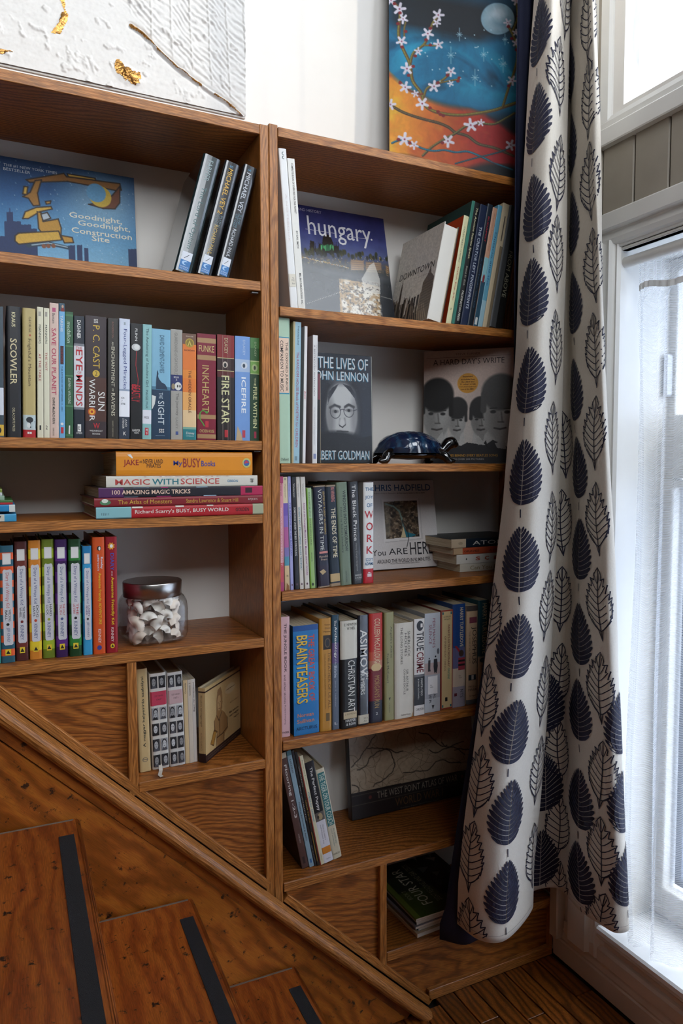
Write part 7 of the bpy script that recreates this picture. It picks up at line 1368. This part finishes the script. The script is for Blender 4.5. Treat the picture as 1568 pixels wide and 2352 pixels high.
    for i in range(30): P.blob(*q(r.uniform(480, 1250), r.uniform(330, 840)), .003, .003, '#b0ccd8', .6)
    P.c *= (.92 + .16 * fbm(x * 50 + 8 * sw, y * 18, 3, 31))[..., None]
    root = empty('canvas_painting')
    cv = box('canvas', 0, W, 0, .019, 0, H, paint('#2a2c30', .8, .2), root, .001)
    P.mesh('painted_face', root, lambda u, t: (u * W, -.0004, H * (1 - t)), pic_mat(.62, 0.0, .15))
    m = Matrix.Translation((.3712, .168, 1.9548)) @ Matrix.Rotation(-math.radians(25), 4, 'Z') @ Matrix.Rotation(-math.radians(4.0), 4, 'X')
    tag(root, 'bright canvas of blossoming branches, full moon and orange hills on the right bookcase top', 'painting')
    root.location = m.translation; root.rotation_euler = m.to_euler()
moonpic()
def relief():
    """white plaster relief with gold leaf, hung on the wall"""
    x0, x1, z0, z1, yf = -.60, .0325, 2.077, 2.72, .2405
    W, H = x1 - x0, z1 - z0; st = .0016; nx, nz_ = int(W / st), int(H / st)
    X, Z = np.meshgrid(np.linspace(0, W, nx), np.linspace(0, H, nz_)); wx, wz = X + x0, Z + z0
    h = .0016 * (fbm(X * 14, Z * 60, 4, 3) - .5) + .0008 * (fbm(X * 160, Z * 160, 3, 9) - .5)
    ang = .55; u = X * math.cos(ang) + Z * math.sin(ang); vv_ = -X * math.sin(ang) + Z * math.cos(ang)
    h += .0022 * (np.abs(fbm(u * 9, vv_ * 90, 4, 17) - .5) ** .7) * .9
    # feathered comb strokes at the upper right
    sx = np.interp(wz, [2.073, 2.10, 2.13, 2.17, 2.21, 2.30, 2.72], [.023, -.012, -.086, -.161, -.22, -.30, -.5])
    comb = np.clip((wx - sx - .02) * 40, 0, 1)
    col_ = (wx + .05 * (wz - 2.1) + .010 * fbm(X * 6, Z * 9, 2, 91)) * 24; ph = (col_ - np.floor(col_)); rib = np.sin(wz * 420 + ph * 11 * (1 + .6 * (np.floor(col_) % 2)) + 9 * fbm(X * 30, Z * 30, 3, 5)) * np.clip(fbm(X * 40, Z * 90, 2, 95) * 2 - .35, 0, 1)
    h += comb * (.0017 * rib + .0024 * np.exp(-((ph - .02) / .06) ** 2) + .0026 * (fbm(X * 70, Z * 110, 3, 25) - .5))
    # swirled rough patch at the upper left
    d0 = np.hypot(wx + .50, wz - 2.24); rough = np.clip((.165 - d0) * 30, 0, 1)
    h += rough * (.0040 * np.abs(fbm(u * 22, vv_ * 70, 4, 41) - .5) + .001)
    bl = fbm(X * 48 + .3 * Z * 48, Z * 48, 4, 77); h += .0030 * np.clip((bl - .66) * 9, 0, 1)
    def dist(pts):
        d = np.full_like(X, 9.0)
        for (a, b), (c, e) in zip(pts[:-1], pts[1:]):
            t = np.clip(((wx - a) * (c - a) + (wz - b) * (e - b)) / ((c - a) ** 2 + (e - b) ** 2), 0, 1); d = np.minimum(d, np.hypot(wx - a - t * (c - a), wz - b - t * (e - b)))
        return d
    seam = dist([(-.22, 2.212), (-.197, 2.202), (-.161, 2.173), (-.124, 2.148), (-.086, 2.129), (-.047, 2.112), (-.012, 2.098), (.023, 2.075)])
    chain = dist([(-.60, 2.095), (-.476, 2.099), (-.438, 2.112), (-.408, 2.126), (-.387, 2.142), (-.372, 2.160), (-.358, 2.185), (-.351, 2.204), (-.359, 2.24)])
    patch = np.hypot((wx + .228) / .033, (wz - 2.108) / .021 + .3 * (wx + .228) / .033)
    nz2 = fbm(X * 60, Z * 60, 4, 55); nz3 = fbm(X * 22, Z * 22, 2, 65)
    h += .0045 * np.exp(-(seam / .0035) ** 2) - .003 * np.exp(-((seam - .0055) / .003) ** 2)
    h += .006 * np.clip(1.1 - patch, 0, 1) * (.6 + .8 * nz2) + .003 * np.exp(-(chain / .006) ** 2) * np.clip((nz3 - .45) * 6, 0, 1)
    gold = ((seam < .0020 + .0075 * np.clip(nz2 - .40, 0, 1)) & (nz3 > .25)) | ((patch + 1.5 * (nz2 - .5) + .6 * (nz3 - .5)) < .80) | ((chain < .0105 * (nz2 + .05)) & (nz3 > .42))
    h = h - h.min(); hh = yf - h
    v = np.stack([wx.ravel(), hh.ravel(), wz.ravel()], 1)
    ii = (np.arange(nz_ - 1)[:, None] * nx + np.arange(nx - 1)[None, :]).ravel(); f = np.stack([ii, ii + 1, ii + nx + 1, ii + nx], 1)
    root = tag(empty('plaster_artwork', (-.28, .23, 2.073)), 'white plaster relief with cracked gold leaf on the wall above the left bookcase', 'artwork')
    O = np.array([-.28, .23, 2.073])
    box('canvas', x0 - O[0], x1 - O[0], yf + .0002 - O[1], .2442 - O[1], 0, H, paint('#c8c6c2', .8, .04), root, .001)
    mesh_obj('plaster_relief', v - O, f, paint('#cbcac8', .7, .05, 90.0, .15), root, smooth=True)
    g = gold[:-1, :-1].ravel(); fg = f[g]; used, inv = np.unique(fg, return_inverse=True)
    vg = v[used].copy(); vg[:, 1] -= .0005 + .0006 * fbm(used % nx * .13, used // nx * .13, 2, 88)
    mesh_obj('gold_leaf', vg - O, inv.reshape(-1, 4), paint('#a87c42', .34, .45, 260.0, .6, metal=.8), root)
relief()
